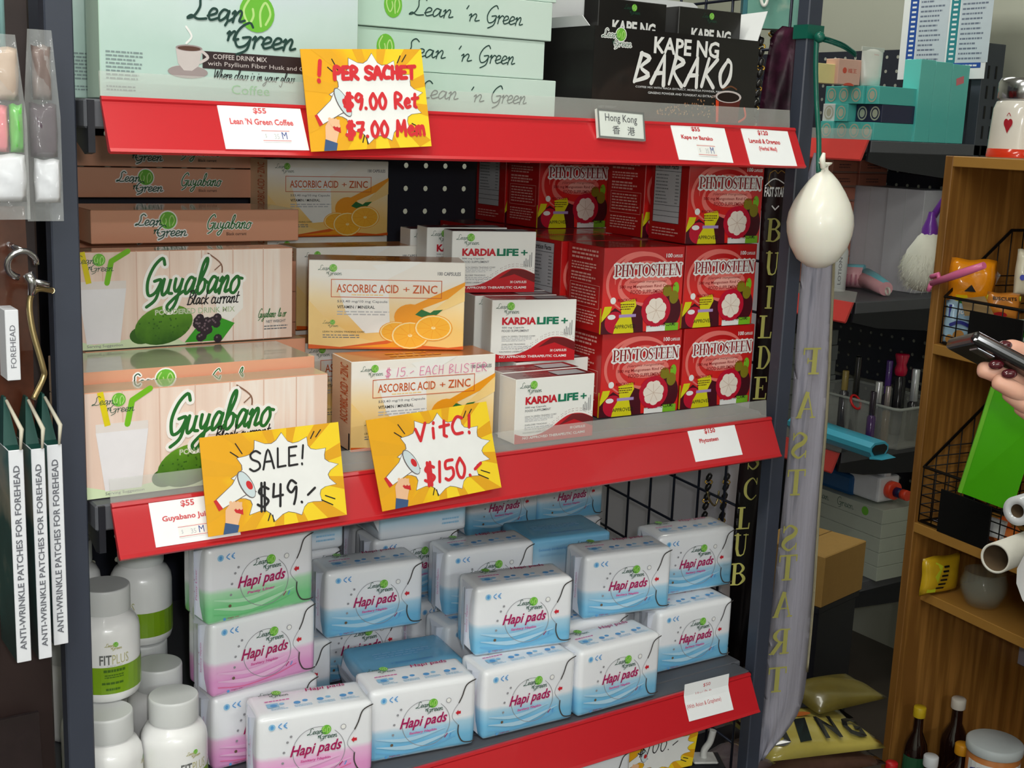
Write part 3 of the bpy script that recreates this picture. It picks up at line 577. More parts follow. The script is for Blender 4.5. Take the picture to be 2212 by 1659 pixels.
# white heart capsule boxes
W, H, D = .117, .0805, .0385
kw = M('kard_white', (240, 240, 236), .4, coat=.2, var=.02); kred = M('kard_red', (196, 14, 30), .35, coat=.3); kdr = M('kard_darkred', (112, 12, 22), .3, coat=.4); kgr = M('kard_green', (14, 118, 86), .4); klr = M('kard_letter', (198, 22, 42), .4)
P = Print(); P.logo(W*.05, H*.76, W*.27, dkgreen, 2)
P.fit('KARDIA', W*.12, H*.60, W*.52, H*.72, klr, 2, .045); P.fit('LIFE', W*.53, H*.60, W*.79, H*.72, kgr, 2, .045); P.fit('+', W*.82, H*.61, W*.9, H*.70, kgr, 2, .02)
P.fit('500 mg Capsule', W*.12, H*.535, W*.38, H*.57, grey, 2, .01); P.fit('FOOD SUPPLEMENT', W*.12, H*.485, W*.44, H*.52, grey, 2, .01)
P.fit("LEAN 'N GREEN TRADING CORP.", W*.12, H*.40, W*.52, H*.425, grey, 2); P.greek(W*.12, H*.33, W*.5, H*.40, 3, pale, 2, .4, 3); P.fit('ZARLORE TRADING', W*.12, H*.27, W*.4, H*.295, grey, 2); P.greek(W*.12, H*.2, W*.5, H*.26, 2, pale, 2, .4, 4); P.fit('RAN MARINO LABORATORY', W*.1, H*.15, W*.4, H*.175, grey, 2)
wave = [(0, .16), (.12, .11), (.3, .12), (.45, .2), (.6, .33), (.72, .39), (.86, .38), (1, .3)]
P.poly([(0, 0), (W, 0)] + [(W*x, H*y) for x, y in smooth_pts(wave, 4)][::-1], kred, 1); P.poly([(W*.55, H*.22), (W*.75, H*.3), (W, H*.16), (W, H*.3), (W*.86, H*.375), (W*.72, H*.385)], kdr, 1.5)
for k in range(26):
    t = k/25; x, y = smooth_pts(wave, 8)[int(16+t*38)]
    for j in range(2): P.ell(W*x, H*(y+.04+.035*j), .00045, .00045, kdr, 1.4, 5)
for k, hgt in enumerate((.1, .14, .12, .2, .24)): P.rect(W*(.86+k*.022), H*.42, W*(.868+k*.022), H*(.42+hgt), grey, 1.6)
P.fit('30 CAPSULES', W*.7, H*.15, W*.9, H*.19, white, 2, .02); P.fit('NO APPROVED THERAPEUTIC CLAIMS', W*.1, H*.06, W*.9, H*.1, white, 2, .025)
front = P.mesh(F_front(W, H, D)); Q = Print(); Q.rect(W*.55, D*.15, W*.92, D*.75, pale, 1); Q.greek(W*.18, D*.2, W*.5, D*.6, 2, M('kard_pink', (190, 90, 90), .4), 1, .3); top = Q.mesh(F_top(W, H, D))
PROD['kard'] = dict(name='supplement_box', w=W, h=H, d=D, group='white heart capsule boxes', parts=[('carton', carton_mesh(W, H, D, [kw, kw, kdr, kw])), ('front_print', front), ('top_print', top)])
def kd(px, py, Y, z, yaw, label): inst('kard', at_bl('kard', px, py, Y, yaw, z), yaw, label, 'medicine box')
k0, k1, k2 = ZM+.0005, ZM+.0822, ZM+.164
kd(1110, 961, 1.226, k0, -.03, 'white heart capsule box in front of its pile, behind the clear lip')
kd(1081, 938, 1.268, k0, -.03, 'white heart capsule box right behind the front one')
kd(1059, 779, 1.33, k1, -.24, 'white heart capsule box in the middle of its pile, facing the viewer')
kd(1022, 770, 1.372, k1, -.2, 'white heart capsule box, second in the middle layer behind an orange box')
kd(1000, 766, 1.414, k1, -.2, 'white heart capsule box, rearmost in the middle layer')
kd(974, 620, 1.40, k2, -.24, 'white heart capsule box on top of its pile, dark red lid showing')
kd(920, 608, 1.455, k2, -.16, 'white heart capsule box half hidden behind the topmost one')
kd(884, 610, 1.50, k2-.006, -.14, 'white heart capsule box farthest left, only a corner above the orange boxes')
for k in range(5): inst('kard', (.965, 1.318+k*.041, k0), 0, 'white heart capsule box buried at the bottom of its pile', 'medicine box', 'buried white capsule boxes')
for k in range(2): inst('kard', (.955+.005*k, 1.462+k*.042, k1), -.1, 'white heart capsule box buried in the second layer of its pile', 'medicine box', 'buried white capsule boxes of the second layer')
# orange vitamin boxes
W, H, D = .188, .107, .062
aw = ramp_mat('asc_front', [(.2, (250, 206, 120)), (.5, (250, 226, 176)), (.8, (246, 242, 234))], 'Z', 0, H, .4, coat=.2, noise=.5, nscale=8); aor = M('asc_orange', (226, 96, 24), .4); aor2 = M('asc_peel', (246, 160, 24), .35); aor3 = M('asc_pulp', (250, 182, 50), .35); arim = M('asc_rim', (252, 226, 160), .4); aleaf = M('asc_leaf', (34, 110, 52), .4); acr = M('asc_cream', (250, 214, 140), .4); atop = M('asc_top', (206, 122, 52), .3, coat=.4); ared = M('asc_letter', (206, 92, 34), .45)
aside = M('asc_side', (238, 206, 168), .45)
P = Print(); P.poly([(W*.6, H), (W*.72, H), (W*.5, H*.8), (W*.4, H*.95)], M('asc_white', (246, 246, 242), .4), .4); P.poly([(W, H*.78), (W, H*.66), (W*.7, H*.45), (W*.66, H*.5)], aor2, .6); P.poly([(W, H*.74), (W, H*.56), (W*.72, H*.34)], acr, .8)
P.poly([(0, H*.55), (W*.1, H*.36), (W*.3, H*.14), (W*.46, H*.06), (W*.4, 0), (0, 0)], acr, .5); P.poly([(W*.14, H*.9), (W*.5, H*.9), (W*.52, H*.2), (W*.36, H*.18), (W*.24, H*.4)], M('asc_white', (246, 246, 242), .4), .9)
P.poly([(0, 0), (0, H*.05), (W*.2, H*.02), (W*.5, H*.1), (W*.66, H*.2), (W*.62, H*.06), (W*.9, H*.02), (W, H*.04), (W, 0)], aor, 1.2); P.poly([(W*.25, H*.02), (W*.5, H*.06), (W*.7, H*.18), (W*.6, H*.02)], aor2, 1.5)
P.logo(W*.06, H*.82, W*.15, dkgreen, 2.2); P.fit('100 CAPSULES', W*.82, H*.85, W*.97, H*.89, grey, 2, .02)
P.frame(W*.14, H*.585, W*.85, H*.79, .0008, ared, 2); P.fit('ASCORBIC ACID', W*.175, H*.64, W*.57, H*.735, ared, 2, .012); P.fit('+', W*.6, H*.66, W*.64, H*.71, ared, 2); P.fit('ZINC', W*.66, H*.64, W*.82, H*.735, ared, 2, .012); P.greek(W*.27, H*.605, W*.48, H*.625, 1, acr, 2.2, .6)
P.fit('533.40 mg/10 mg Capsule', W*.18, H*.52, W*.5, H*.555, grey, 2, .01); P.fit('VITAMIN / MINERAL', W*.18, H*.46, W*.42, H*.495, black, 2, .01); P.greek(W*.18, H*.38, W*.52, H*.44, 2, pale, 2, .45, 3, .1)
P.logo(W*.09, H*.24, W*.1, dkgreen, 2); P.fit("LEAN 'N GREEN TRADING CORP.", W*.09, H*.185, W*.36, H*.205, black, 2); P.greek(W*.09, H*.12, W*.34, H*.17, 2, grey, 2, .4, 4)
P.ell(W*.65, H*.37, W*.105, H*.15, aor2, 2.2); P.poly([(W*.72, H*.46), (W*.68, H*.4), (W*.74, H*.36), (W*.78, H*.42)], aleaf, 2.6); P.poly([(W*.74, H*.37), (W*.8, H*.37), (W*.86, H*.46), (W*.8, H*.45)], aleaf, 2.6)
for k, (cx, cy, rx, ry) in enumerate(((.56, .2, .11, .12), (.65, .16, .125, .16), (.8, .25, .125, .15))):
    P.ell(W*cx, H*cy, W*rx, H*ry, aor2, 3+k*.9); P.ell(W*cx, H*cy, W*rx*.95, H*ry*.95, arim, 3.2+k*.9); P.ell(W*cx, H*cy, W*rx*.87, H*ry*.87, aor3, 3.4+k*.9); P.ell(W*cx, H*cy, W*rx*.12, H*ry*.12, arim, 3.6+k*.9, 8)
    for j in range(9): a = 2*PI*j/9+.2*k; P.stroke([(W*cx, H*cy), (W*(cx+rx*.85*math.cos(a)), H*(cy+ry*.85*math.sin(a)))], .0005, aor2, 3.55+k*.9, cap=False)
front = P.mesh(F_front(W, H, D)); Q = Print(); Q.vfit('ASCORBIC ACID + ZINC', D*.45, H*.3, D*.85, H*.95, ared, 1, .01); Q.rect(D*.9, 0, D*.96, H*.2, black, 1); left = Q.mesh(F_left(W, H, D))
Q = Print(); Q.greek(W*.3, D*.2, W*.7, D*.7, 2, aor2, 1, .4, 2); top = Q.mesh(F_top(W, H, D))
base = [('carton', carton_mesh(W, H, D, [aw, aside, atop, aw])), ('front_print', front), ('side_print', left), ('top_print', top)]
PROD['asc'] = dict(name='supplement_box', w=W, h=H, d=D, group='orange vitamin boxes', parts=base)
Q = Print(); Q.hand('$ 15.- EACH BLISTER', W*.22, H*.81, W*.94, H*.1, M('pen_pink', (226, 100, 160), .5), 7, .0007); PROD['asc_pen'] = dict(PROD['asc'], parts=base+[('handwriting', Q.mesh(F_front(W, H, D)))])
def asc(kind, px, py, Y, z, yaw, label): inst(kind, at_bl(kind, px, py, Y, yaw, z), yaw, label, 'medicine box')
asc('asc_pen', 757, 977, 1.278, ZM+.0005, -.09, 'orange vitamin box with pink handwriting, lowest at the front')
asc('asc', 666, 745, 1.37, ZM+.109, -.42, 'orange vitamin box turned towards the viewer, on the handwritten one')
asc('asc', 640, 720, 1.50, ZM+.109, -.02, 'orange vitamin box mostly hidden behind the turned one')
b0 = onY(578, 515, 1.64)
inst('asc', (b0.x+W/2, 1.64, ZM+.2165), 0, 'orange vitamin box standing highest, by the pegboard', 'medicine box')
for k in range(2): inst('asc', (b0.x+W/2, 1.64, ZM+.0005+.108*k), 0, 'orange vitamin box under the highest one', 'medicine box', 'orange vitamin boxes under the highest one')
inst('asc', (.74, 1.41, ZM+.0005), 0, 'orange vitamin box buried under the turned one', 'medicine box'); inst('asc', (.74, 1.50, ZM+.0005), 0, 'orange vitamin box buried under the hidden one', 'medicine box')
# peach soursop drink boxes
W, H, D = .262, .108, .0395
gw = ramp_mat('guy_planks', [(0, (236, 206, 190)), (.45, (246, 222, 208)), (.8, (250, 236, 226)), (1, (240, 212, 196))], 'X', -W/2, W/2, .3, coat=.5, noise=1.6, nscale=5, stretch=(14, 1, .6)); gpe = ramp_mat('guy_peach', [(0, (226, 170, 140)), (.5, (240, 150, 112)), (1, (244, 164, 128))], 'Y', -.02, .13, .25, coat=.6, noise=.2); gst = M('guy_plankline', (226, 190, 172), .4); gso = ramp_mat('guy_fruit', [(0, (44, 90, 20)), (.5, (96, 150, 36)), (1, (140, 186, 60))], 'Z', .0, .08, .4, noise=.5, nscale=60); gdk = M('guy_fruit_dark', (52, 96, 26), .4)
gmk = M('guy_milk', (238, 234, 238), .3, coat=.3); gyl = M('guy_straw_yellow', (226, 206, 20), .4); ggr = M('guy_straw_green', (120, 190, 30), .4); gbl = M('guy_currant', (50, 36, 48), .3, coat=.4); gbl2 = M('guy_currant_light', (120, 100, 110), .3); gle = M('guy_leaf', (60, 160, 40), .4); gtw = M('guy_twig', (140, 100, 80), .5); gtx = M('guy_letter', (40, 112, 48), .4); gfoot = M('guy_foot', (214, 230, 190), .4)
P = Print()
for k in range(1, 7): P.rect(W*k/7-.0006, 0, W*k/7+.0006, H, gst, .3)
P.poly([(0, 0), (W*.5, 0), (W*.45, H*.08), (W*.28, H*.1), (W*.1, H*.05), (0, H*.12)], gfoot, .6)
P.poly([(W*.07, H*.06), (W*.21, H*.06), (W*.24, H*.62), (W*.04, H*.62)], gmk, 1); P.rect(W*.04, H*.62, W*.24, H*.7, M('guy_glass', (232, 222, 218), .3), .8)
P.stroke([(W*.085, H*.68), (W*.06, H*1.0)], .006, gyl, 1.4, cap=False); P.stroke([(W*.16, H*.68), (W*.18, H*.9), (W*.25, H*1.0)], .006, ggr, 1.4, False, False)
P.logo(W*.03, H*.78, W*.16, dkgreen, 2.2)
P.ell(W*.40, H*.22, W*.13, H*.2, gso, 1.6, 28, .25); P.ell(W*.3, H*.12, W*.05, H*.09, gdk, 1.4)
for k in range(26): a = random.Random(k).uniform(0, 6.28); r = random.Random(k+50).uniform(.2, .95); P.ell(W*(.4+.12*r*math.cos(a)), H*(.22+.17*r*math.sin(a)), .0011, .0011, gdk, 2, 5)
P.poly([(W*.49, H*.02), (W*.56, H*.22), (W*.66, H*.26), (W*.72, H*.2), (W*.66, H*.02)], gle, 2.2)
for k in range(22): rr = random.Random(k); P.ell(W*(.59+rr.uniform(-.055, .055)), H*(.15+rr.uniform(-.11, .13)), .0052, .0052, gbl, 2.6+.02*k, 9); 
for k in range(22): rr = random.Random(k); P.ell(W*(.59+rr.uniform(-.055, .055))-.0012, H*(.15+rr.uniform(-.11, .13))+.0014, .0013, .0013, gbl2, 3.2, 6)
P.poly([(W*.62, H*.7), (W*.74, H*.74), (W*.76, H*.55), (W*.76, H*.36), (W*.7, H*.22), (W*.64, H*.3)], M('guy_halo', (250, 246, 242), .4), 2)
P.stroke([(W*.6, H*.96), (W*.66, H*.84), (W*.66, H*.7)], .0016, gtw, 1.6); P.stroke([(W*.66, H*.84), (W*.63, H*.78)], .0012, gtw, 1.6)
P.script('Guyabano', W*.31, H*.53, W*.74, H*.19, MATS['guy_halo'], 3, .010); P.script('Guyabano', W*.31, H*.53, W*.74, H*.19, gtx, 3.6, .0036)
P.script('Black currant', W*.5, H*.42, W*.735, H*.075, black, 3.8, .0013); P.fit('POWDERED DRINK MIX', W*.36, H*.325, W*.72, H*.385, MATS['guy_halo'], 3.7, .03); P.fit('POWDERED DRINK MIX', W*.36, H*.325, W*.72, H*.385, M('guy_softgreen', (168, 190, 140), .4), 4, 0)
P.script('Guyabano Flavor', W*.83, H*.24, W*.965, H*.05, gtx, 2, .0007); P.fit('NET WEIGHT', W*.87, H*.18, W*.965, H*.21, grey, 2, .01); P.greek(W*.86, H*.1, W*.975, H*.16, 2, grey, 2, .4, 3, .05); P.fit('Serving Suggestion', W*.07, H*.015, W*.22, H*.05, grey, 2)
front = P.mesh(F_front(W, H, D))
def peach_edge(u0, w, h):  # the print along a narrow long side, w x h
    Q = Print(); Q.logo(w*.2, h*.12, w*.24, dkgreen, 2, halo=M('guy_halo'), w=.0012); Q.script('Guyabano', w*.53, h*.4, w*.75, h*.22, M('guy_halo'), 1.2, .0032); Q.script('Guyabano', w*.53, h*.4, w*.75, h*.22, gtx, 1.8, .0013); Q.fit('Black currant', w*.63, h*.2, w*.73, h*.3, black, 1.8); return Q
side_f = [gw, gpe, ramp_mat('guy_lid', [(0, (176, 176, 150)), (.5, (188, 190, 160)), (1, (206, 190, 166))], 'X', -.14, .14, .12, coat=.6, noise=1.0, nscale=20), gpe]
PROD['guy'] = dict(name='drink_mix_box', w=W, h=H, d=D, group='peach drink mix boxes', parts=[('carton', carton_mesh(W, H, D, side_f)), ('front_print', front)])
PROD['guy_flat'] = dict(name='drink_mix_box', w=W, h=D, d=H, group='peach drink mix boxes', parts=[('carton', carton_mesh(W, D, H, [gpe, gpe, side_f[2], gpe])), ('edge_print_or_glint', peach_edge(0, W, D).mesh(F_front(W, D, H)))])
TH = .0400
def gy(kind, xr, Y, z, label, yaw=0, group=None): inst(kind, (xr-W/2*math.cos(yaw), Y+abs(math.sin(yaw))*W/2*(1 if yaw < 0 else 0), z), yaw, label, 'drink box', group)
gy('guy', onY(704, 900, 1.224).x+.002, 1.224, ZM+.0005, 'peach drink box with glass and green fruit, standing at the front')
for k in range(2): gy('guy_flat', onY(680, 780, 1.268).x, 1.268, ZM+.0005+TH*k, 'peach drink box lying hidden behind the front one', 0, 'peach drink boxes lying behind the front one')
gy('guy_flat', onY(680, 780, 1.268).x, 1.268, ZM+.0005+TH*2, 'peach drink box lying flat, its edge just above the front standing one')
for k in range(3): gy('guy_flat', onY(660, 760, 1.38).x, 1.38, ZM+.0005+TH*k, 'peach drink box lying hidden under the upper standing one', 0, 'peach drink boxes lying under the upper one')
gy('guy', onY(632, 640, 1.384).x, 1.384, ZM+.0012+TH*3, 'peach drink box standing on the lying ones, higher and farther back')
for k in range(5): gy('guy_flat', onY(640, 500, 1.495).x, 1.495, ZM+.0005+TH*k, 'peach drink box lying in the hidden part of the rear pile', 0, 'peach drink boxes in the rear pile')
gy('guy_flat', onY(645, 500, 1.492).x, 1.492, ZM+.0265+TH*5, 'peach drink box lying on the rear pile, lowest of the three pink edges')
for k in range(6): gy('guy_flat', onY(571, 400, 1.70).x, 1.70, ZM+.0005+TH*k, 'peach drink box lying hidden in the pile by the pegboard', 0, 'peach drink boxes by the pegboard')
gy('guy_flat', onY(571, 400, 1.70).x, 1.70, ZM+.027+TH*6, 'peach drink box lying by the pegboard, second pink edge from the top')
gy('guy_flat', onY(571, 345, 1.70).x, 1.70, ZM+.027+TH*7+.001, 'peach drink box lying by the pegboard, partly hidden by the top red strip')
# ---------------------------------------------------------------- pale green coffee boxes on the top shelf
W, H, D = .2665, .172, .0432
cg = ramp_mat('coffee_sky', [(.2, (188, 214, 206)), (.5, (206, 226, 222)), (.75, (214, 226, 234))], 'Z', 0, H, .25, coat=.5, noise=.8, nscale=9); cg2 = ramp_mat('coffee_edge', [(.2, (192, 222, 206)), (.8, (212, 232, 222))], 'X', -.14, .14, .25, coat=.5, noise=.8, nscale=14); cbar = M('coffee_bar', (52, 38, 40), .4); ccup = M('coffee_cup', (206, 196, 194), .4); ccup2 = M('coffee_cup_shade', (160, 146, 146), .4); cbrew = M('coffee_brew', (94, 62, 52), .4); cgt = M('coffee_word', (120, 196, 130), .4); clogo = M('coffee_script', (34, 66, 60), .4)
P = Print(); P.logo(W*.32, H*.285, W*.42, clogo, 4, w=.0024)
P.rect(W*.37, H*.19, W, H*.285, cbar, 1); P.fit('COFFEE DRINK MIX', W*.41, H*.245, W*.62, H*.272, ccup, 2, .01); P.fit('with Psyllium Fiber Husk and Garcinia Cambogia', W*.39, H*.2, W*.98, H*.232, ccup, 2, .0)
P.ell(W*.315, H*.165, W*.075, H*.035, ccup2, 1.4); P.ell(W*.315, H*.172, W*.07, H*.03, ccup, 1.6); P.poly([(W*.27, H*.295), (W*.37, H*.295), (W*.355, H*.2), (W*.33, H*.172), (W*.30, H*.172), (W*.278, H*.21)], ccup, 2); P.ell(W*.32, H*.295, W*.05, H*.018, ccup2, 2.3); P.ell(W*.32, H*.293, W*.043, H*.013, cbrew, 2.6)
P.stroke([(W*.37, H*.28), (W*.39, H*.25), (W*.36, H*.22)], .0028, ccup, 2.2); P.stroke([(W*.31, H*.32), (W*.33, H*.36), (W*.31, H*.41)], .002, white, 1.5)
P.script('Where class is in your glass', W*.41, H*.135, W*.73, H*.03, black, 2, .0008); P.fit('Coffee', W*.48, H*.055, W*.63, H*.108, cgt, 2, .0); P.greek(W*.02, H*.1, W*.16, H*.26, 8, M('coffee_small', (130, 148, 148), .5), 1, .45, 3); P.greek(W*.02, H*.04, W*.13, H*.075, 2, MATS['coffee_small'], 1, .45, 4)
front = P.mesh(F_front(W, H, D))
W_C = W
PROD['cof'] = dict(name='coffee_box', w=W, h=H, d=D, group='pale green coffee boxes', parts=[('carton', carton_mesh(W, H, D, [cg, cg2, cg2, cg2])), ('front_print', front)])
Q = Print(); Q.ell(W*.21, D*.55, .011, .0135, MATS['logo_green'], 1.6); Q.stroke([(W*.195, D*.8), (W*.18, D*.6), (W*.195, D*.38), (W*.208, D*.5), (W*.205, D*.62)], .0014, MATS['logo_pale'], 2); Q.stroke([(W*.22, D*.35), (W*.218, D*.6), (W*.23, D*.72), (W*.24, D*.55), (W*.23, D*.38)], .0014, MATS['logo_pale'], 2)
Q.script('Lean', W*.29, D*.35, W*.49, D*.22, clogo, 2, .0013); Q.script("'n", W*.54, D*.33, W*.62, D*.2, clogo, 2, .0013); Q.script('Green', W*.65, D*.33, W*.84, D*.22, clogo, 2, .0013)
PROD['cof_flat'] = dict(name='coffee_box', w=W, h=D, d=H, group='pale green coffee boxes', parts=[('carton', carton_mesh(W, D, H, [cg2, cg2, cg2, cg2])), ('edge_print_or_glint', Q.mesh(F_front(W, D, H)))])
inst('cof', (.352+W/2, 1.2135, ZT), 0, 'pale green coffee box standing upright, cup and script name on its front', 'coffee box')
for k, (xr, yy) in enumerate(((.8935, 1.24), (.8765, 1.242), (.8825, 1.238), (.889, 1.24), (.884, 1.242))):
    inst('cof_flat', (xr-W/2, yy+(.0225 if 0 else 0), ZT+.0005+.0438*k), 0, ['pale green coffee box lying at the bottom of its stack, behind the clear lip', 'pale green coffee box lying second from the bottom of its stack', 'pale green coffee box lying third from the bottom of its stack', 'pale green coffee box lying fourth from the bottom, cut by the picture edge', 'pale green coffee box lying at the very top of its stack'][k], 'coffee box')
# black barako coffee
kb = M('kape_black', (22, 20, 20), .3, coat=.35, var=.2); kbs = M('kape_side', (34, 32, 32), .3, coat=.4); kwh = M('kape_inside', (226, 228, 230), .5); kmug = M('kape_mug', (92, 34, 28), .4); kflame = M('kape_flame', (226, 70, 30), .4); kbean = M('kape_bean', (176, 130, 92), .4); kbean2 = M('kape_bean_dark', (110, 70, 46), .4); khot = M('kape_brew', (30, 16, 14), .3)
w0, h0, d0 = .270, .1105, .12
def kape_art(w, h, full=True):
    P = Print(); ws = white
    if not full: P.logo(w*.36, h*.88, w*.24, dkgreen, 3); P.fit('KAPE NG', w*.2, h*.72, w*.84, h*.83, ws, 2, .04); return P
    P.logo(w*.04, h*.78, w*.17, dkgreen, 3, halo=white)
    P.fit('KAPE NG', w*.34, h*.76, w*.74, h*.945, ws, 2, .03)
    x = w*.235
    for ch in 'BARAKO':
        st = {'B': [[(0, 0), (.25, 1)], [(.2, 1), (.75, .85), (.3, .52), (.8, .25), (.02, .02)]], 'A': [[(0, 0), (.6, 1), (.75, -.05)], [(.2, .35), (.72, .38)]], 'R': [[(.05, 0), (.3, 1)], [(.22, 1), (.8, .8), (.25, .48), (.85, -.05)]], 'K': [[(.05, 0), (.3, 1)], [(.85, 1), (.2, .45), (.8, -.02)]], 'O': [[(.5, 1), (.12, .5), (.35, .02), (.75, .35), (.75, .85), (.5, 1)]]}[ch]
        for s_ in st: P.stroke([(x+(px*.098+py*.012)*w, h*(.44+.31*py)) for px, py in s_], [.0050+.0012*math.sin(3*i+x*90) for i in range(len(s_))], ws, 2.3, len(s_) > 3)
        x += w*.101
    P.fit('COFFEE MIX WITH MACA EXTRACT, MORINGA POWDER, PANAX', w*.245, h*.375, w*.8, h*.4, kwh, 2, .01); P.fit('GINSENG POWDER AND TONGKAT ALI EXTRACT', w*.32, h*.32, w*.735, h*.345, kwh, 2, .01)
    rnd = random.Random(5)
    for k in range(120): u = rnd.random(); P.ell(w*(.38+.36*u), h*(.1+rnd.random()*(.05+.2*u)), .0013, .0009, kbean if rnd.random() < .5 else kbean2, 1.2+.002*k, 6, rnd.random()*3)
    P.poly([(w*.74, h*.33), (w*.9, h*.33), (w*.89, h*.04), (w*.75, h*.04)], kmug, 2.2); P.poly([(w*.74, h*.3), (w*.76, h*.28), (w*.765, h*.05), (w*.75, h*.04)], kflame, 2.5); P.ell(w*.82, h*.34, w*.085, h*.07, ccup, 2.8); P.ell(w*.82, h*.335, w*.072, h*.055, khot, 3.1)
    P.stroke([(w*.93, h*.22), (w*.94, h*.12), (w*.9, h*.06)], .003, kflame, 2); P.stroke([(w*.78, h*.42), (w*.83, h*.46), (w*.87, h*.43)], .002, kbean2, 2)
    P.fit('NET WEIGHT', w*.04, h*.14, w*.14, h*.165, grey, 2); P.greek(w*.05, h*.08, w*.13, h*.11, 1, grey, 2, .5)
    return P
kx = .9395
r = empty('coffee_display_box', (kx+w0/2, 1.23, ZT), 0, 'open black display carton of barako coffee, its white-lined lid raised', 'display box')
def panel(name, me, m): obj(name, me, r, m)
panel('front_panel', box_mesh(-w0/2, w0/2, 0, .0012, 0, h0, 0), kb); panel('side_panel', box_mesh(-w0/2, -w0/2+.0012, .0012, d0, 0, h0, 0), kbs); panel('side_panel', box_mesh(w0/2-.0012, w0/2, .0012, d0, 0, h0, 0), kbs); panel('base_panel', box_mesh(-w0/2, w0/2, 0, d0, 0, .0012, 0), kbs)
bm = bmesh.new(); rc = [(-w0/2, 0), (w0/2, 0), (w0/2, .152), (w0/2-.004, .160), (w0/2-.012, .164), (-w0/2+.012, .164), (-w0/2+.004, .160), (-w0/2, .152)]
hull(bm, [(x, d0, z) for x, z in rc], [(x, d0+.0012, z) for x, z in rc]); panel('raised_lid', bm_mesh(bm), kwh)
bm = bmesh.new(); a = [(w0/2-.0002, .004, h0), (w0/2-.0002, .060, h0), (w0/2+.022, .066, h0+.038), (w0/2+.022, .012, h0+.040)]; hull(bm, a, [(x+.001, y, z) for x, y, z in a]); panel('side_flap', bm_mesh(bm), kwh)
bm = bmesh.new(); a = [(-w0/2+.0002, .01, h0), (-w0/2+.0002, .09, h0), (-w0/2-.004, .085, h0+.012), (-w0/2-.004, .02, h0+.012)]; hull(bm, a, [(x-.001, y, z) for x, y, z in a]); panel('side_flap', bm_mesh(bm), kwh)
obj('front_print', kape_art(w0, h0).mesh(F_front(w0, h0, d0)), r)
ws_, hs_ = .108, .145
art = kape_art(ws_, hs_, False).mesh(F_front(ws_, hs_, .03)); sm = carton_mesh(ws_, hs_, .03, [kb, kbs, kb, kb])
for px, dz, lab in ((1293, .0, 'black sachet carton on the left inside the display carton'), (1463, .0, 'black sachet carton on the right inside the display carton')):
    o = empty('sachet_carton', ((.968, 1.097)[px > 1400]+ws_/2, 1.262, ZT+.002+dz), 0, lab, 'coffee box', 'sachet cartons in the display'); obj('carton', sm, o); obj('front_print', art, o)
for k in range(4): 
    o = empty('coffee_carton', (.938, 1.36+.004*(k % 2), ZT+.0005+.043*k), 0, 'black coffee carton lying between the pale stack and the display, %s of its pile' % ['lowest', 'second', 'third', 'topmost'][k], 'coffee box', 'black cartons lying in a pile')
    bm = bmesh.new(); bm_box(bm, -.04, .04, 0, .2, 0, .0425, .0015); obj('carton', bm_mesh(bm), o, M('kape_gloss', (12, 12, 14), .12, coat=.5)); Q = Print(); Q.rect(.01, .004, .012, .038, kwh, 1); obj('edge_print_or_glint', Q.mesh(lambda u, v, n: (u-.04+.06, -n, v)), o)  # thin white line paints the glint along each black carton's shiny edge
# ---------------------------------------------------------------- soft pad packs on the lower shelf
W, H, D = .138, .0925, .062
def soft_pack():
    bm = bmesh.new(); bm_box(bm, -W/2, W/2, 0, D, 0, H, 0)
    bmesh.ops.bevel(bm, geom=bm.edges[:], offset=.0075, segments=3, affect='EDGES', profile=.6)
    bmesh.ops.subdivide_edges(bm, edges=[e for e in bm.edges if e.calc_length() > .03], cuts=5, use_grid_fill=True)
    rnd = random.Random(3)
    for v in bm.verts:
        x, y, z = v.co; fx, fz, fy = 1-(2*x/W)**2, 1-(2*z/H-1)**2, 1-(2*y/D-1)**2
        if abs(x) > W/2-.001: v.co.x += math.copysign(.003*max(0, fz)*max(0, fy), x); v.co.x -= math.copysign(.002*abs(math.sin(z*120)), x)*max(0, fy)
        if z > H-.001: v.co.z += .0015*max(0, fx)*max(0, fy)
    me = bm_mesh(bm, smooth=True); return me
pm = soft_pack(); bm = bmesh.new(); hull(bm, [(-W/2+.001, D*.2, .004), (-W/2+.001, D*.8, .004), (-W/2+.001, D*.8, H-.004), (-W/2+.001, D*.2, H-.004)], [(-W/2-.005, D*.46, .01), (-W/2-.005, D*.54, .01), (-W/2-.005, D*.54, H-.01), (-W/2-.005, D*.46, H-.01)]); hull(bm, [(-W/2-.005, D*.47, .008), (-W/2-.005, D*.53, .008), (-W/2-.005, D*.53, H-.008), (-W/2-.005, D*.47, H-.008)], [(-W/2-.007, D*.3, .004), (-W/2-.006, D*.32, .004), (-W/2-.006, D*.32, H-.004), (-W/2-.007, D*.3, H-.004)]); seal = bm_mesh(bm)
hmag = M('pad_magenta', (172, 24, 92), .45); hpink = M('pad_pinktext', (214, 90, 160), .45); hblue = M('pad_blue', (90, 160, 220), .45); hblue2 = M('pad_blue_soft', (150, 200, 232), .45); hline = M('pad_line', (150, 150, 156), .45); hdk = M('pad_darkline', (70, 66, 64), .45); hred = M('pad_arrow', (206, 40, 54), .45)
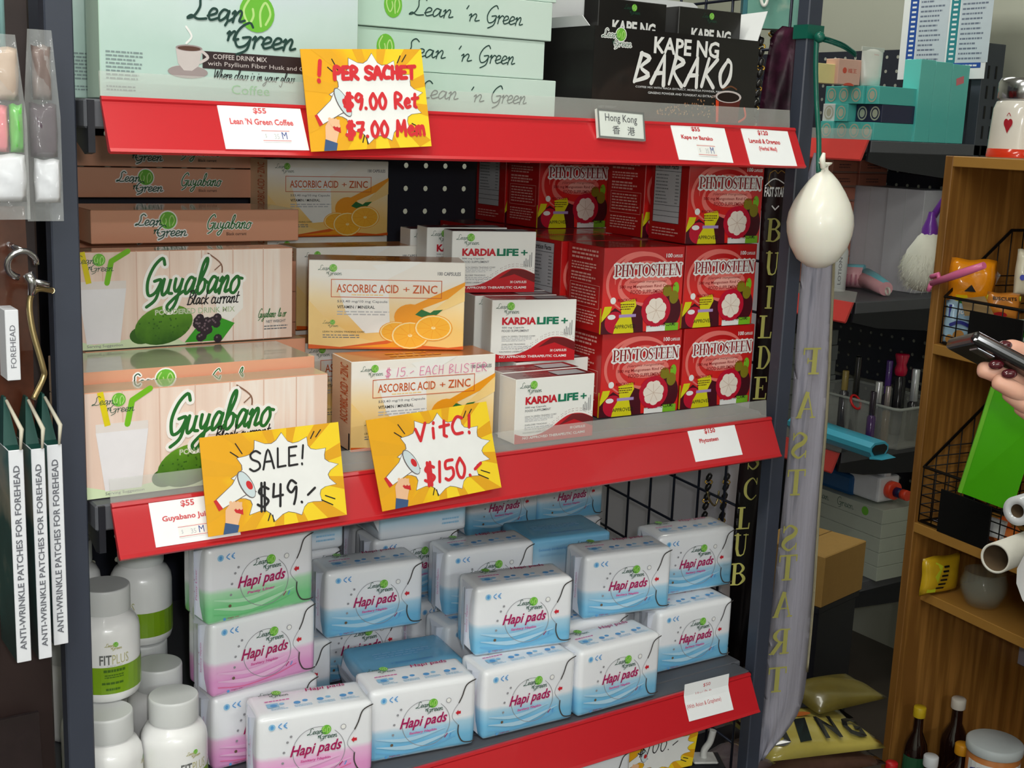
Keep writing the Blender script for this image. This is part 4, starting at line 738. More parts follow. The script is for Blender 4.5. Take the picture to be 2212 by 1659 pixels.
def pad_kind(key, bands, wave, sub):
    body = ramp_mat('pad_film_'+key, [(0, bands[2]), (.05, bands[1]), (.2, bands[1]), (.38, bands[0]), (.45, (238, 240, 246)), (1, (240, 242, 246))], 'Z', 0, H, .22, coat=.4, noise=.18, nscale=16, bump=.25)
    wv = M('pad_wave_'+key, wave, .4); wv2 = M('pad_wave2_'+key, bands[0], .4)
    P = Print(); P.stroke([(W*.06, H*.14), (W*.3, H*.08), (W*.6, H*.12), (W*.8, H*.2)], .0012, wv, .6); P.stroke([(W*.06, H*.33), (W*.35, H*.26), (W*.7, H*.34)], [.001, .005, .001], wv2, .6); P.stroke([(W*.06, H*.22), (W*.4, H*.15), (W*.8, H*.28)], [.001, .006, .001], wv2, .8)
    ring = [(W*(.52+.23*math.cos(a)*math.cos(.5)-.2*math.sin(a)*.5), H*(.45+.3*math.sin(a)+.12*math.cos(a))) for a in [x*2*PI/22+.75 for x in range(22)]]
    P.stroke(ring, .0007, hline, 1.2); P.ell(W*.73, H*.72, .0034, .0034, hline, 1.3, 12); P.ell(W*.73, H*.72, .0027, .0027, MATS['print_white'], 1.5, 12)
    P.logo(W*.42, H*.58, W*.26, dkgreen, 2, w=.0007); P.fit('Hapi pads', W*.27, H*.38, W*.72, H*.57, hmag, 2.4, .02, .35); P.fit(sub, W*.36, H*.315, W*.62, H*.36, hpink, 2.4, .03, .1)
    P.ell(W*.12, H*.86, .004, .004, hblue2, 1, 14); P.ell(W*.12, H*.86, .002, .0026, hblue, 1.4, 8); P.stroke([(W*.2, H*.895), (W*.175, H*.86), (W*.2, H*.825)], .0012, hblue, 1.4); P.stroke([(W*.245, H*.895), (W*.22, H*.86), (W*.245, H*.825)], .0012, hblue, 1.4); P.rect(W*.225, H*.853, W*.24, H*.865, hblue, 1.5)
    for x, y in ((.28, .7), (.25, .63), (.22, .5), (.21, .36), (.2, .22)): P.ell(W*x, H*y, .0016, .0016, hline, 1.3, 8)
    P.ell(W*.2, H*.22, .002, .002, M('pad_dot', (110, 92, 72), .4), 1.8, 8)
    P.stroke([(W*.985, H*.96), (W*.9, H*.9), (W*.86, H*.75), (W*.83, H*.66)], [.0016]*4, hdk, 2); P.stroke([(W*.83, H*.66), (W*.78, H*.55), (W*.77, H*.46), (W*.83, H*.34)], .0006, hline, 2); P.stroke([(W*.83, H*.34), (W*.83, H*.22), (W*.87, H*.1), (W*.94, H*.07), (W*.985, H*.08)], .0016, hdk, 2)
    P.poly([(W*.8, H*.52), (W*.825, H*.56), (W*.825, H*.54), (W*.85, H*.54), (W*.85, H*.5), (W*.825, H*.5), (W*.825, H*.48)], hred, 2); P.stroke([(W*.7, H*.2), (W*.725, H*.25)], .0011, hmag, 2); P.stroke([(W*.745, H*.2), (W*.76, H*.24)], .0012, hblue, 2); P.fit('Night use', W*.18, H*.05, W*.28, H*.075, hmag, 1.5); P.ell(W*.15, H*.062, .0018, .0018, hblue, 1.5, 8)
    Q = Print(); Q.fit('Hapi pads', W*.5, D*.72, W*.85, D*.88, hmag, 1.4, .015, .1); Q.logo(W*.1, D*.68, W*.25, dkgreen, 1.2, w=.0006)
    for k in range(4): u = W*(.14+.2*k); Q.ell(u+.005, D*.36, .0042, .0036, hblue, 1.2, 10); Q.ell(u+.015, D*.4, .0034, .0028, hblue if k % 2 else hblue2, 1.2, 8); Q.greek(u, D*.18, u+.022, D*.28, 2, hblue2, 1.2, .4, k+2)
    Q.rect(W*.12, D*.3, W*.22, D*.46, hblue2, .8); Q.greek(W*.12, D*.52, W*.34, D*.6, 1, hpink, 1.2, .4)
    S = Print(); S.vfit('Hapi pads', D*.42, H*.22, D*.62, H*.82, hmag, 1.4, .015, .2); S.vfit(sub, D*.66, H*.3, D*.74, H*.7, hpink, 1.4)
    B = Print(); B.greek(W*.12, H*.6, W*.6, H*.8, 3, hblue2, 1, .5, 4)
    PROD['pad_'+key] = dict(name='pad_pack', w=W, h=H, d=D, group='soft pad packs on the lower shelf', parts=[('pack', obj_mesh(pm, body)), ('end_seal', obj_mesh(seal, M('pad_seal_'+key, (224, 228, 238), .25, coat=.4))), ('front_print', P.mesh(F_front(W, H, D), off=.0010)), ('top_print', Q.mesh(F_top(W, H, D), off=.0018)), ('side_print', S.mesh(F_left(W, H, D), off=.0036))])
    # lying flat on its back: front art faces up, the bottom film towards the viewer
    fl = body.copy() if 0 else ramp_mat('pad_flat_'+key, [(0, (236, 238, 244)), (.3, (228, 234, 244)), (.55, bands[0]), (1, bands[1])], 'Z', -.01, .06, .22, coat=.4, noise=.2, nscale=14, bump=.25)
    bm = bmesh.new(); bm.from_mesh(pm); bmesh.ops.rotate(bm, verts=bm.verts[:], cent=(0, 0, 0), matrix=Matrix.Rotation(-PI/2, 3, 'X')); bmesh.ops.translate(bm, verts=bm.verts[:], vec=(0, 0, D)); fm_ = bm_mesh(bm, smooth=True); fm_.materials.append(fl)
    bm = bmesh.new(); bm.from_mesh(seal); bmesh.ops.rotate(bm, verts=bm.verts[:], cent=(0, 0, 0), matrix=Matrix.Rotation(-PI/2, 3, 'X')); bmesh.ops.translate(bm, verts=bm.verts[:], vec=(0, 0, D)); fs_ = bm_mesh(bm); fs_.materials.append(MATS['pad_seal_'+key])
    B = Print(); B.fit('Exclusively distributed by:', W*.12, D*.7, W*.45, D*.78, hblue, 1); B.fit("LEAN 'N GREEN TRADING CORPORATION", W*.12, D*.58, W*.62, D*.65, hblue2, 1); B.greek(W*.7, D*.2, W*.9, D*.4, 2, hblue2, 1, .4)
    T = Print(); T.fit('7 Enhanced Layers', W*.3, H*.16, W*.72, H*.24, hblue, 1, .01); T.greek(W*.2, H*.4, W*.8, H*.6, 3, hblue2, 1, .3)
    PROD['padflat_'+key] = dict(name='pad_pack', w=W, h=D, d=H, group='soft pad packs on the lower shelf', parts=[('pack', fm_), ('end_seal', fs_), ('front_print', B.mesh(F_front(W, D, H), off=.0022)), ('top_print', T.mesh(F_top(W, D, H), off=.0012))])
def obj_mesh(me, m): c = me.copy(); c.materials.clear(); c.materials.append(m); return c
pad_kind('blue', ((176, 214, 236), (120, 190, 228), (226, 236, 244)), (110, 180, 224), 'Sanitary Napkin')
pad_kind('green', ((180, 230, 190), (130, 212, 148), (220, 240, 226)), (110, 200, 130), 'Panty Liner')
pad_kind('pink', ((238, 190, 226), (232, 160, 214), (244, 220, 238)), (230, 110, 160), 'Sanitary Napkin')
L0, LV = ZL+.0005, .0945
def pd(kind, x, y, lv, yaw, label, group=None, dz=0): inst(kind, (x+math.cos(yaw)*W/2, y+math.sin(yaw)*W/2, L0+LV*lv+dz), yaw, label, 'sanitary pads', group)
pd('pad_pink', .5154, 1.236, 0, -.16, 'pink pad pack at the front left, partly below the picture edge')
pd('pad_blue', .6574, 1.2335, 0, -.15, 'blue pad pack at the front between the pink one and the stacked pair')
pd('pad_blue', .8065, 1.2155, 0, -.05, 'blue pad pack at the front carrying another pack')
pd('pad_blue', .949, 1.206, 0, 0, 'blue pad pack at the front, next to the stacked pair on its right')
pd('pad_blue', 1.130, 1.26, 0, -.03, 'blue pad pack lowest at the right end beside the sash')
pd('pad_blue', .8165, 1.256, 1, -.17, 'blue pad pack stacked on the front pair, nearest and brightest')
pd('pad_blue', 1.013, 1.287, 1, -.17, 'blue pad pack in the second layer left of the sash-side pair')
pd('pad_blue', 1.160, 1.305, 1, -.1, 'blue pad pack upper at the right end beside the sash')
pd('pad_blue', .853, 1.388, 1, -.09, 'blue pad pack standing behind the stacked pair')
pd('pad_blue', .676, 1.395, 1, -.09, 'blue pad pack standing behind the flat one, left of middle')
pd('pad_pink', .487, 1.303, 1, .09, 'pink pad pack under the green one')
pd('pad_green', .479, 1.292, 2, .1, 'green panty liner pack on the pink one')
pd('pad_pink', .490, 1.306, 0, .05, 'pink pad pack at the bottom of the green-topped pile')
pd('padflat_blue', .694, 1.315, 0, -.12, 'blue pad pack lying flat between the front and rear packs', None, .012)
pd('padflat_blue', 1.0, 1.405, 1, -.14, 'blue pad pack lying flat on top in the rear, its underside text upside down', None, .02)
pd('padflat_blue', .79, 1.465, 2, -.05, 'blue pad pack lying flat in the rear right of the standing one')
pd('padflat_blue', .60, 1.475, 2, -.05, 'blue pad pack lying flat in the rear behind the green one')
pd('pad_blue', 1.21, 1.66, 2, -.1, 'pale pad pack standing farthest back near the wire grid', None, .004)
for x, y in ((.955, 1.285), (.985, 1.36), (1.13, 1.34), (1.0, 1.44), (1.135, 1.425), (.84, 1.36), (.69, 1.455), (.55, 1.40), (.84, 1.45), (.70, 1.54), (.85, 1.54), (.56, 1.49)):
    pd('pad_blue', x, y, 0, 0, 'blue pad pack buried in the lowest layer of the pile', 'buried pad packs of the lowest layer')
for x, y in ((.60, 1.475), (.79, 1.478), (.62, 1.56), (.80, 1.56), (1.20, 1.66), (1.06, 1.66)):
    pd('pad_blue', x, y, 1, 0, 'blue pad pack buried in the second layer of the pile', 'buried pad packs of the second layer')
for x, y in ((1.2, 1.66), (1.05, 1.66)): pd('pad_blue', x, y, 0, 0, 'blue pad pack buried deepest at the back right', 'buried pad packs at the back right')
# ---------------------------------------------------------------- white supplement bottles
bw = M('bottle_white', (240, 240, 240), .28, coat=.4, var=.02); bcap = M('bottle_cap', (214, 216, 216), .4, var=.03); bgr = M('bottle_green', (124, 164, 22), .35, coat=.3); fgrey = M('fit_grey', (104, 106, 104), .5); fgold = M('fit_gold', (190, 186, 140), .5); fdk = M('fit_dark', (66, 104, 20), .5)
R, HB = .0365, .125
body = lathe_mesh([(0, .0), (R*.86, 0), (R*.95, .003), (R, .01), (R, .074), (R*.97, .082), (R*.85, .09), (R*.7, .094), (R*.66, .098)], 36); body.materials.append(bw)
cap = lathe_mesh([(R*.73, .097), (R*.745, .099), (R*.745, .122), (R*.735, .1243), (R*.715, .125), (R*.70, .1251), (R*.69, .1251), (0, .1251)], 36); cap.materials.append(bcap)
def cyl(u, v, n): a = -PI/2+u/R-.45; return ((R+n)*math.cos(a), (R+n)*math.sin(a), v)
P = Print()
for k in range(24):
    u = -.09+.0075*k; P.rect(u, .012, u+.0076, .043, bgr, .4)
Q = Print(); Q.logo(-.010, .062, .018, fgold, 1, w=.0006); Q.fit('FIT', -.016, .046, -.0035, .057, fgrey, 1, .02); Q.fit('PLUS', -.0028, .046, .0155, .057, fgold, 1, .0); Q.greek(-.012, .036, .012, .041, 1, fdk, 1.4, .6); Q.greek(-.011, .03, .01, .035, 2, fdk, 1.4, .5); Q.greek(-.014, .022, .014, .027, 1, fdk, 1.4, .5, 5); Q.greek(-.01, .015, .01, .02, 1, fdk, 1.4, .5, 6); Q.fit('CAPSULES', -.008, .0435, .008, .0455, pale, 1)
PROD['bottle'] = dict(name='supplement_bottle', w=2*R, h=HB, d=2*R, group='white supplement bottles', parts=[('bottle_body', body), ('cap', cap), ('green_band', P.mesh(cyl)), ('lettering', Q.mesh(cyl))])
for x, y, lv, turn, lab in ((.373, 1.320, 1, .42, 'white bottle in the upper layer beside the rack post, label facing out'), (.3590, 1.2735, 0, 1.6, 'white bottle below the upper one by the post, label turned away'), (.4335, 1.277, 0, .75, 'white bottle standing at the front right of the bottles'), (.446, 1.365, 0, 2.5, 'white bottle second from the front, label turned away'), (.4535, 1.4395, 0, 2.2, 'white bottle third from the front, mostly its cap showing'), (.454, 1.449, 1, -.5, 'white bottle in the upper layer under the middle red strip'), (.379, 1.488, 1, 2.6, 'white bottle farthest back beside the rack post'), (.379, 1.49, 0, 2.5, 'white bottle hidden under the farthest one'), (.366, 1.348, 0, 2.5, 'white bottle hidden under the labelled upper one')):
    inst('bottle', (x, y, L0+(HB+.0006)*lv), turn, lab, 'pill bottle')
inst('cof', (.337+W_C/2, 1.30, ZT), 0, 'pale green coffee box in shiny wrap behind the upright one, by the left post', 'coffee box')
# ---------------------------------------------------------------- sashes, balloon, ribbon beside the right post
def ribbon(rows, thick=.0008, k=5):
    """rows of (left point, right point) top to bottom -> a thin cloth strip"""
    L = smooth_pts([tuple(a) for a, b in rows], k); Rr = smooth_pts([tuple(b) for a, b in rows], k); n = len(L); nc = 6; bm = bmesh.new(); G = []
    for i in range(n):
        a, b = Vector(L[i]), Vector(Rr[i]); row = []
        for j in range(nc+1):
            t = j/nc; p = a.lerp(b, t); p += Vector((-.5, -.8, 0))*(.004*math.sin(t*PI*3+i*.25)*math.sin(t*PI)); row.append(bm.verts.new(p))
        G.append(row)
    for i in range(n-1):
        for j in range(nc): bm.faces.new((G[i][j], G[i+1][j], G[i+1][j+1], G[i][j+1])).smooth = True
    r = bmesh.ops.solidify(bm, geom=bm.faces[:], thickness=thick)
    return bm_mesh(bm)
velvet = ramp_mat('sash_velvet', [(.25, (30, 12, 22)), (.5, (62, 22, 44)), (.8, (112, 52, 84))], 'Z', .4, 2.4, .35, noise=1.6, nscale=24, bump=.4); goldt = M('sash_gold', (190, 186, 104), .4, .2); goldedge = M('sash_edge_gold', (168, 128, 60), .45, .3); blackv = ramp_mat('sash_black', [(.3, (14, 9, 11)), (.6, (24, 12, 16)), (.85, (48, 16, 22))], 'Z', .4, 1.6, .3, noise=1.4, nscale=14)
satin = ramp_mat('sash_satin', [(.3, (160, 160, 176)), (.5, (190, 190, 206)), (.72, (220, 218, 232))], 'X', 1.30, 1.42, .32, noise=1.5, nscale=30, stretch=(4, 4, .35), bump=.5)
Ysa, Ysb = 1.30, 1.262
def srow(y, a, b): return (onY(a, y, Ysa), onY(b, y, Ysb))
o = empty('sash', onY(1680, 400, 1.28), 0, 'dark velvet sash hanging inside the right post, gold letters reading downwards', 'sash')
def sp(name, me, m=None):
    c = obj(name, me, o, m); c.matrix_parent_inverse = Matrix.Translation(-o.location); return c
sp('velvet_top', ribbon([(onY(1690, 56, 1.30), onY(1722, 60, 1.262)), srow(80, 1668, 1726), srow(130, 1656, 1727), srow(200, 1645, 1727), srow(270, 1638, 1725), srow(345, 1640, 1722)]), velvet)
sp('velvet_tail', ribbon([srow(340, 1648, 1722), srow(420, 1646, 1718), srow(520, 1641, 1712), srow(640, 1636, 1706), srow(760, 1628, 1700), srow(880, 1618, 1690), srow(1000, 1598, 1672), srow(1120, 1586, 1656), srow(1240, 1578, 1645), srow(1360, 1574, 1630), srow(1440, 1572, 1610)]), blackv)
sp('gold_edge', ribbon([(onY(1719, y, Ysb-.003), onY(1728, y, Ysb-.003)) for y in (60, 130, 200, 270, 345)], .0005), goldedge)
P_ = lambda cx, cy, w, h: None
def sash_letter(ch, px, py, wpx, hpx, Y=Ysb+.012, lift=.012, flip=False, m=None, par=None, slant=0):
    c = onY(px, py, Y-lift); s = (c-EYE).dot(CF)/FPX; Q = Print(); w_, h_ = wpx*s*1.28, hpx*s
    Q.serif(ch, -w_/2, -h_/2, w_/2, h_, m or goldt, 1)
    dx = Vector((.79, -.25, 0)).normalized()*(-1 if flip else 1); up = Vector((slant, 0, 1))
    nrm = Vector((-.5, -.86, 0))
    me = Q.mesh(lambda u, v, n: c + dx*u + up*v + nrm*n); k = obj('letter', me, par); k.matrix_parent_inverse = Matrix.Translation(-par.location)
for ch, px, py in (('B', 1671, 497), ('U', 1668, 570), ('I', 1661, 642), ('L', 1653, 706), ('D', 1650, 772), ('E', 1642, 838), ('R', 1634, 915), ('S', 1628, 990), ('C', 1621, 1056), ('L', 1606, 1119), ('U', 1600, 1178), ('B', 1594, 1240)):
    sash_letter(ch, px, py, 26 if ch != 'I' else 15, 50, par=o)
# crest and words at the head of the sash
c = onY(1678, 392, Ysb-.002); Q = Print(); s = .0125
for pts in ([(-1.2, .9), (-1.3, -.3), (-.6, -.7)], [(1.2, .9), (1.3, -.3), (.6, -.7)], [(-1.2, .9), (-.5, 1.2), (0, .9), (.5, 1.2), (1.2, .9)]): Q.stroke([(x*s, y*s) for x, y in pts], .0012, goldedge, 1)
Q.stroke([(-1.8*s, -.5*s), (-.3*s, .3*s), (1.9*s, -.6*s)], .0016, white, 1.4); Q.fit('FAST START', -1.85*s, -1.7*s, 1.75*s, -.6*s, white, 1.6, .03); Q.stroke([(-.5*s, -2.7*s), (0, -3.1*s), (.5*s, -2.7*s)], .002, white, 1.4, False)
dx = Vector((.79, -.25, 0)).normalized(); k = sp('crest_print', Q.mesh(lambda u, v, n: c + dx*u*.8 + Vector((0, 0, 1))*v + Vector((-.5, -.86, 0))*(n+.002)))
o2 = empty('sash', onY(1745, 900, 1.26), 0, 'grey satin sash seen from behind outside the right post, mirrored gold letters', 'sash')
Ya, Yb = 1.262, 1.262
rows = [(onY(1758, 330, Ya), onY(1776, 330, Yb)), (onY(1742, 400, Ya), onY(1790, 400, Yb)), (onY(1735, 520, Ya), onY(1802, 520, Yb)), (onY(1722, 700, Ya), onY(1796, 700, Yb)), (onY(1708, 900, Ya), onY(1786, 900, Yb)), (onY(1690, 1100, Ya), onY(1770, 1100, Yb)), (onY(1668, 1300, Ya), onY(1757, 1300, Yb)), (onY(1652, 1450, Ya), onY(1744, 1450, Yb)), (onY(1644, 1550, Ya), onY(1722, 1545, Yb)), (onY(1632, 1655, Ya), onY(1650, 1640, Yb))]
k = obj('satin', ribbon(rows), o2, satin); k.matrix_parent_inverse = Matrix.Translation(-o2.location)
k = obj('cream_binding', ribbon([(b+Vector((-.0055, -.002, 0)), b+Vector((.0005, -.002, 0))) for a, b in rows[1:8]], .0006), o2, M('sash_binding', (206, 198, 168), .5)); k.matrix_parent_inverse = Matrix.Translation(-o2.location)
for ch, px, py in (('F', 1752, 780), ('A', 1742, 875), ('S', 1727, 962), ('T', 1719, 1042), ('S', 1706, 1162), ('T', 1701, 1226), ('A', 1692, 1306), ('R', 1685, 1386), ('T', 1678, 1468)):
    sash_letter(ch, px, py, 36, 58, 1.262, .0065, True, None, o2)
# white balloon on a green ribbon
rub = M('balloon_rubber', (240, 238, 226), .32, coat=.15, var=.03, scale=12, sub=.15); grn = M('ribbon_green', (10, 92, 76), .35, coat=.2)
bc = onY(1772, 480, 1.158); sp_ = (bc-EYE).dot(CF)/FPX; rr = 71.5*sp_; up_ = 108*sp_; dn = 100*sp_
o = empty('balloon', (bc.x, bc.y, bc.z-dn), 0, 'small white half-inflated balloon hanging by a green ribbon from the post', 'balloon')
prof = [(0, 0), (.3, .04), (.62, .2), (.86, .5), (.97, .8), (1, 1.02), (.96, 1.25), (.84, 1.5), (.66, 1.75), (.45, 1.98), (.25, 2.14), (.12, 2.22), (.07, 2.26)]
obj('skin', lathe_mesh([(a*rr, b*dn*.95) for a, b in prof], 40), o, rub)
tz = 2.26*dn*.95
obj('neck', lathe_mesh([(.0055, tz-.004), (.0042, tz), (.0045, tz+.003), (.0085, tz+.006), (.009, tz+.008), (.006, tz+.008)], 24), o, rub)
bm = bmesh.new(); bm_tube(bm, [(-.004, -.004, tz+.004), (-.011, -.006, tz+.002), (-.013, -.006, tz+.012), (-.011, -.006, tz+.02)], [.003, .0035, .004, .002], 8); obj('lip', bm_mesh(bm), o, rub)
o = empty('ribbon', onY(1765, 80, 1.205), 0, 'dark green ribbon tied around the right post, holding the balloon', 'ribbon')
tp = [onY(1764, 84, 1.207), onY(1762, 140, 1.205), onY(1764, 220, 1.20), onY(1769, 300, 1.18), onY(1768, 372, 1.161)]
bm = bmesh.new(); bm_tube(bm, [p-o.location for p in smooth_pts([tuple(q) for q in tp], 4) for p in [Vector(p)]], .0035, 6); obj('hanging_tail', bm_mesh(bm), o, grn)
zc = tp[0].z-o.location.z; xl, xr = 1.2795-o.location.x, 1.3085-o.location.x; y0, y1 = 1.2135-o.location.y, 1.2375-o.location.y
bm = bmesh.new()
for dz, h in ((.004, .018),):
    A = [(xl, y0), (xr, y0), (xr, y1), (xl, y1)]; B = [(xl-.001, y0-.001), (xr+.001, y0-.001), (xr+.001, y1+.001), (xl-.001, y1+.001)]
    for i in range(4):
        j = (i+1) % 4; hull(bm, [(A[i][0], A[i][1], zc), (A[j][0], A[j][1], zc), (B[j][0], B[j][1], zc), (B[i][0], B[i][1], zc)], [(A[i][0], A[i][1], zc+h), (A[j][0], A[j][1], zc+h), (B[j][0], B[j][1], zc+h), (B[i][0], B[i][1], zc+h)])
obj('wrap', bm_mesh(bm), o, grn)
tl = [onY(1766, 80, 1.207), onY(1795, 88, 1.19), onY(1825, 100, 1.18), onY(1850, 118, 1.175)]
obj('loose_tail', ribbon([(p+Vector((0, 0, .0035))-o.location, p-Vector((0, 0, .0045))-o.location) for p in tl], .0006), o, grn)
bm = bmesh.new(); bmesh.ops.create_icosphere(bm, subdivisions=2, radius=.0075, matrix=Matrix.Translation(tp[0]-o.location+Vector((.001, -.004, .002)))); obj('knot', bm_mesh(bm, smooth=True), o, grn)
# ---------------------------------------------------------------- wire grid at the rack's side, chain straps, gift bag
wirem = M('grid_wire', (40, 44, 58), .35, .5); gridm = empty('wire_grid', (1.40, 1.45, .3), 0, 'dark wire grid panel standing beside the rack, behind the sash', 'grid panel')
ga, gb = Vector((1.335, 1.30, 0)), Vector((1.46, 2.2, 0))
def gpt(t, z): p = ga.lerp(gb, t); return (p.x-1.40, p.y-1.45, z-.3)
for t in [i/13 for i in range(14)]: obj('wire', tube_mesh([gpt(t, .3), gpt(t, 1.9)], .0022, 6), gridm, wirem)
for z in [.34+.0755*i for i in range(21)]: obj('wire', tube_mesh([gpt(0, z), gpt(1, z)], .0022, 6), gridm, wirem)
obj_b = struct('wall_partition', box_mesh(1.62, 1.66, 1.64, 2.3, 0, 1.42, .002), M('partition_lilac', (206, 204, 214), .6, var=.03))
leath = M('strap_leather', (20, 18, 18), .35, coat=.3); brass = M('strap_brass', (206, 164, 70), .25, 1.0)
def chain(pts, label):
    P3 = [Vector(p) for p in smooth_pts([tuple(p) for p in pts], 12)]; root = empty('chain_strap', P3[-1], 0, label, 'bag strap', 'chain straps')
    acc = 0; last = P3[0]; beads = []
    for p in P3[1:]:
        seg = (p-last).length
        while acc+seg >= .0155:
            t = (.0155-acc)/seg; last = last.lerp(p, t); beads.append(last.copy()); seg = (p-last).length; acc = 0
        acc += seg; last = p
    b0 = P3[-1]
    for i in range(len(beads)-1):
        a, b = beads[i]-b0, beads[i+1]-b0; m = (a+b)/2; d = (b-a).normalized(); s = d.cross(Vector((.6, .8, 0))).normalized()
        obj('leather_link', tube_mesh([a+d*.001, a+d*.004+s*.0012, m, b-d*.004-s*.0012, b-d*.001], [.0022, .0042, .0048, .0042, .0022], 8), root, leath)
        if i % 2 == 0:
            n = d.cross(s); ring = [b+(s*math.cos(q*PI/5)+d*.6*math.sin(q*PI/5))*.0056 for q in range(10)]; obj('brass_link', tube_mesh(ring, .0013, 6, True), root, brass)
Yc = 1.33
chain([onY(1640, 55, Yc+.04), onY(1645, 120, Yc+.03), onY(1636, 200, Yc+.02), onY(1622, 290, Yc)], 'black leather and brass chain strap beside the display carton')
chain([onY(1690, 56, Yc+.06), onY(1674, 60, Yc+.06), onY(1668, 78, Yc+.055), onY(1672, 100, Yc+.05)], 'short black and brass chain loop above the sash head')
chain([onY(1534, 1000, 1.40), onY(1530, 1050, 1.40), onY(1522, 1110, 1.40), onY(1517, 1180, 1.40)], 'black leather and brass chain strap in front of the wire grid, left one')
chain([onY(1574, 1000, 1.38), onY(1568, 1050, 1.38), onY(1560, 1110, 1.38), onY(1556, 1170, 1.38)], 'black leather and brass chain strap in front of the wire grid, right one')
def wire_ring(pts, label):
    b = Vector(pts[0]); r = empty('metal_ring', b, 0, label, 'ring'); obj('ring', tube_mesh([Vector(p)-b for p in smooth_pts([tuple(q) for q in pts], 5)], .0016, 7), r, M('pale_brass', (206, 186, 130), .25, 1.0))
wire_ring([onY(1528, 1062, 1.39), onY(1533, 1080, 1.39), onY(1543, 1092, 1.39), onY(1550, 1080, 1.39), onY(1553, 1060, 1.39)], 'curved pale brass wire between the two chain straps')
gb_ = onY(1666, 62, 1.345); s = (gb_-EYE).dot(CF)/FPX
o = empty('gift_bag', gb_, -.6, 'small teal gift bag with pink flowers and a white cord handle', 'gift bag')
o.scale = (.78, .78, .78); gbm = ramp_mat('bag_floral', [(.2, (96, 150, 136)), (.45, (150, 176, 158)), (.6, (196, 170, 160)), (.75, (214, 130, 140))], 'Z', -.2, 1.2, .4, noise=2.2, nscale=16)
bm = bmesh.new(); hull(bm, [(-.045, 0, 0), (.047, 0, 0), (.047, .035, 0), (-.045, .035, 0)], [(-.05, .008, .2), (.052, .008, .2), (.052, .027, .2), (-.05, .027, .2)]); obj('bag', bm_mesh(bm), o, gbm)
obj('side_gusset', box_mesh(-.054, -.0455, .004, .03, .0, .2, 0), o, M('bag_teal', (16, 98, 110), .4)); 
obj('cord_handle', tube_mesh(smooth_pts([(-.028, -.002, .16), (-.029, -.004, .09), (-.022, -.005, .045), (-.013, -.005, .045), (-.008, -.004, .09), (-.012, -.002, .16)], 5), .003, 8), o, M('cord_white', (236, 236, 230), .6))
# ---------------------------------------------------------------- left neighbour: pegs, pouches and narrow boxes
lr = empty('peg_rack', (0, 1.293, 0), 0, 'dark peg rack at the left edge, carrying pouches and narrow boxes', 'rack')
obj('back_board', box_mesh(-.6, .302, -.03, -.016, .2, 2.0, .002), lr, M('peg_brown', (44, 30, 28), .5, var=.4, scale=18)); 
for x in (-.55, -.1): obj('upright', box_mesh(x-.012, x+.012, -.045, -.03, .0, 2.05, .001), lr, steel)
for z in (1.66, 1.63): obj('wire', tube_mesh([(-.5, -.10, z), (.262, -.10, z)], .003, 8), lr, M('wire_mint', (150, 196, 196), .35, .2))
obj('wire', tube_mesh([(.262, -.10, 1.54), (.262, -.10, 1.75)], .003, 8), lr, MATS['wire_mint'])
def brown_pouch(x, z, w, h, c, lab, y=1.235):
    o = empty('pouch', (x, y, z), 0, lab, 'pouch', 'dark hanging pouches'); bm = bmesh.new()
    for i in range(5):
        pass
    hull(bm, [(-w/2, 0, 0), (w/2, 0, 0), (w/2, .012, 0), (-w/2, .012, 0)], [(-w/2, -.008, h/2), (w/2, -.008, h/2), (w/2, .02, h/2), (-w/2, .02, h/2)]); hull(bm, [(-w/2, -.008, h/2), (w/2, -.008, h/2), (w/2, .02, h/2), (-w/2, .02, h/2)], [(-w/2, .004, h), (w/2, .004, h), (w/2, .008, h), (-w/2, .008, h)])
    obj('pouch_film', bm_mesh(bm), o, M('pouch_'+lab[:9], c, .2, coat=.6, var=.5, scale=60))
brown_pouch(.232, 1.14, .03, .26, (60, 52, 70), 'dusky purple film pouch hanging at the left edge')
brown_pouch(.270, 1.14, .032, .27, (78, 40, 26), 'rust brown film pouch hanging beside the left post')
brown_pouch(.256, .70, .05, .2, (34, 24, 26), 'black film pouch hanging low at the left edge')
# clear pouches
def clear_pouch(pl, pr, ptop, pbot, Y, bands, label):
    a, b, t = onY(pl, pbot, Y), onY(pr, pbot, Y), onY(pl, ptop, Y); w_ = b.x-a.x; h_ = t.z-a.z; o = empty('clear_pouch', ((a.x+b.x)/2, Y, a.z), 0, label, 'pouch')
    nx, nz = 8, 22; bm = bmesh.new(); G = {}
    for s_ in (0, 1):
        for j in range(nz+1):
            for i in range(nx+1):
                u, v = i/nx, j/nz; taper = 1-.35*max(0, v-.55)/.45; th = .016*math.sin(PI*min(1, u*1.0))*math.sin(PI*min(1, v*1.15))**.7 if 0 < i < nx and 0 < j < nz else 0
                wob = .002*math.sin(9*u+5*v*4+s_)
                G[s_, j, i] = bm.verts.new(((u-.5)*w_*taper, (-1 if s_ == 0 else 1)*(abs(th)/2+.0006)+wob*(th > 0), v*h_))
    for s_ in (0, 1):
        for j in range(nz):
            for i in range(nx):
                f = bm.faces.new((G[s_, j, i], G[s_, j, i+1], G[s_, j+1, i+1], G[s_, j+1, i])); f.smooth = True
    obj('film', bm_mesh(bm), o, film)
    for nm, u0, u1, v0, v1, c, rg in bands:
        k = pillow((u1-u0)*w_, (v1-v0)*h_, .011, 8, len(nm), .12); k.transform(Matrix.Translation((((u0+u1)/2-.5)*w_, 0, v0*h_))); obj(nm, k, o, M('fill_'+nm+label[:4], c, rg, coat=.4, var=.12))
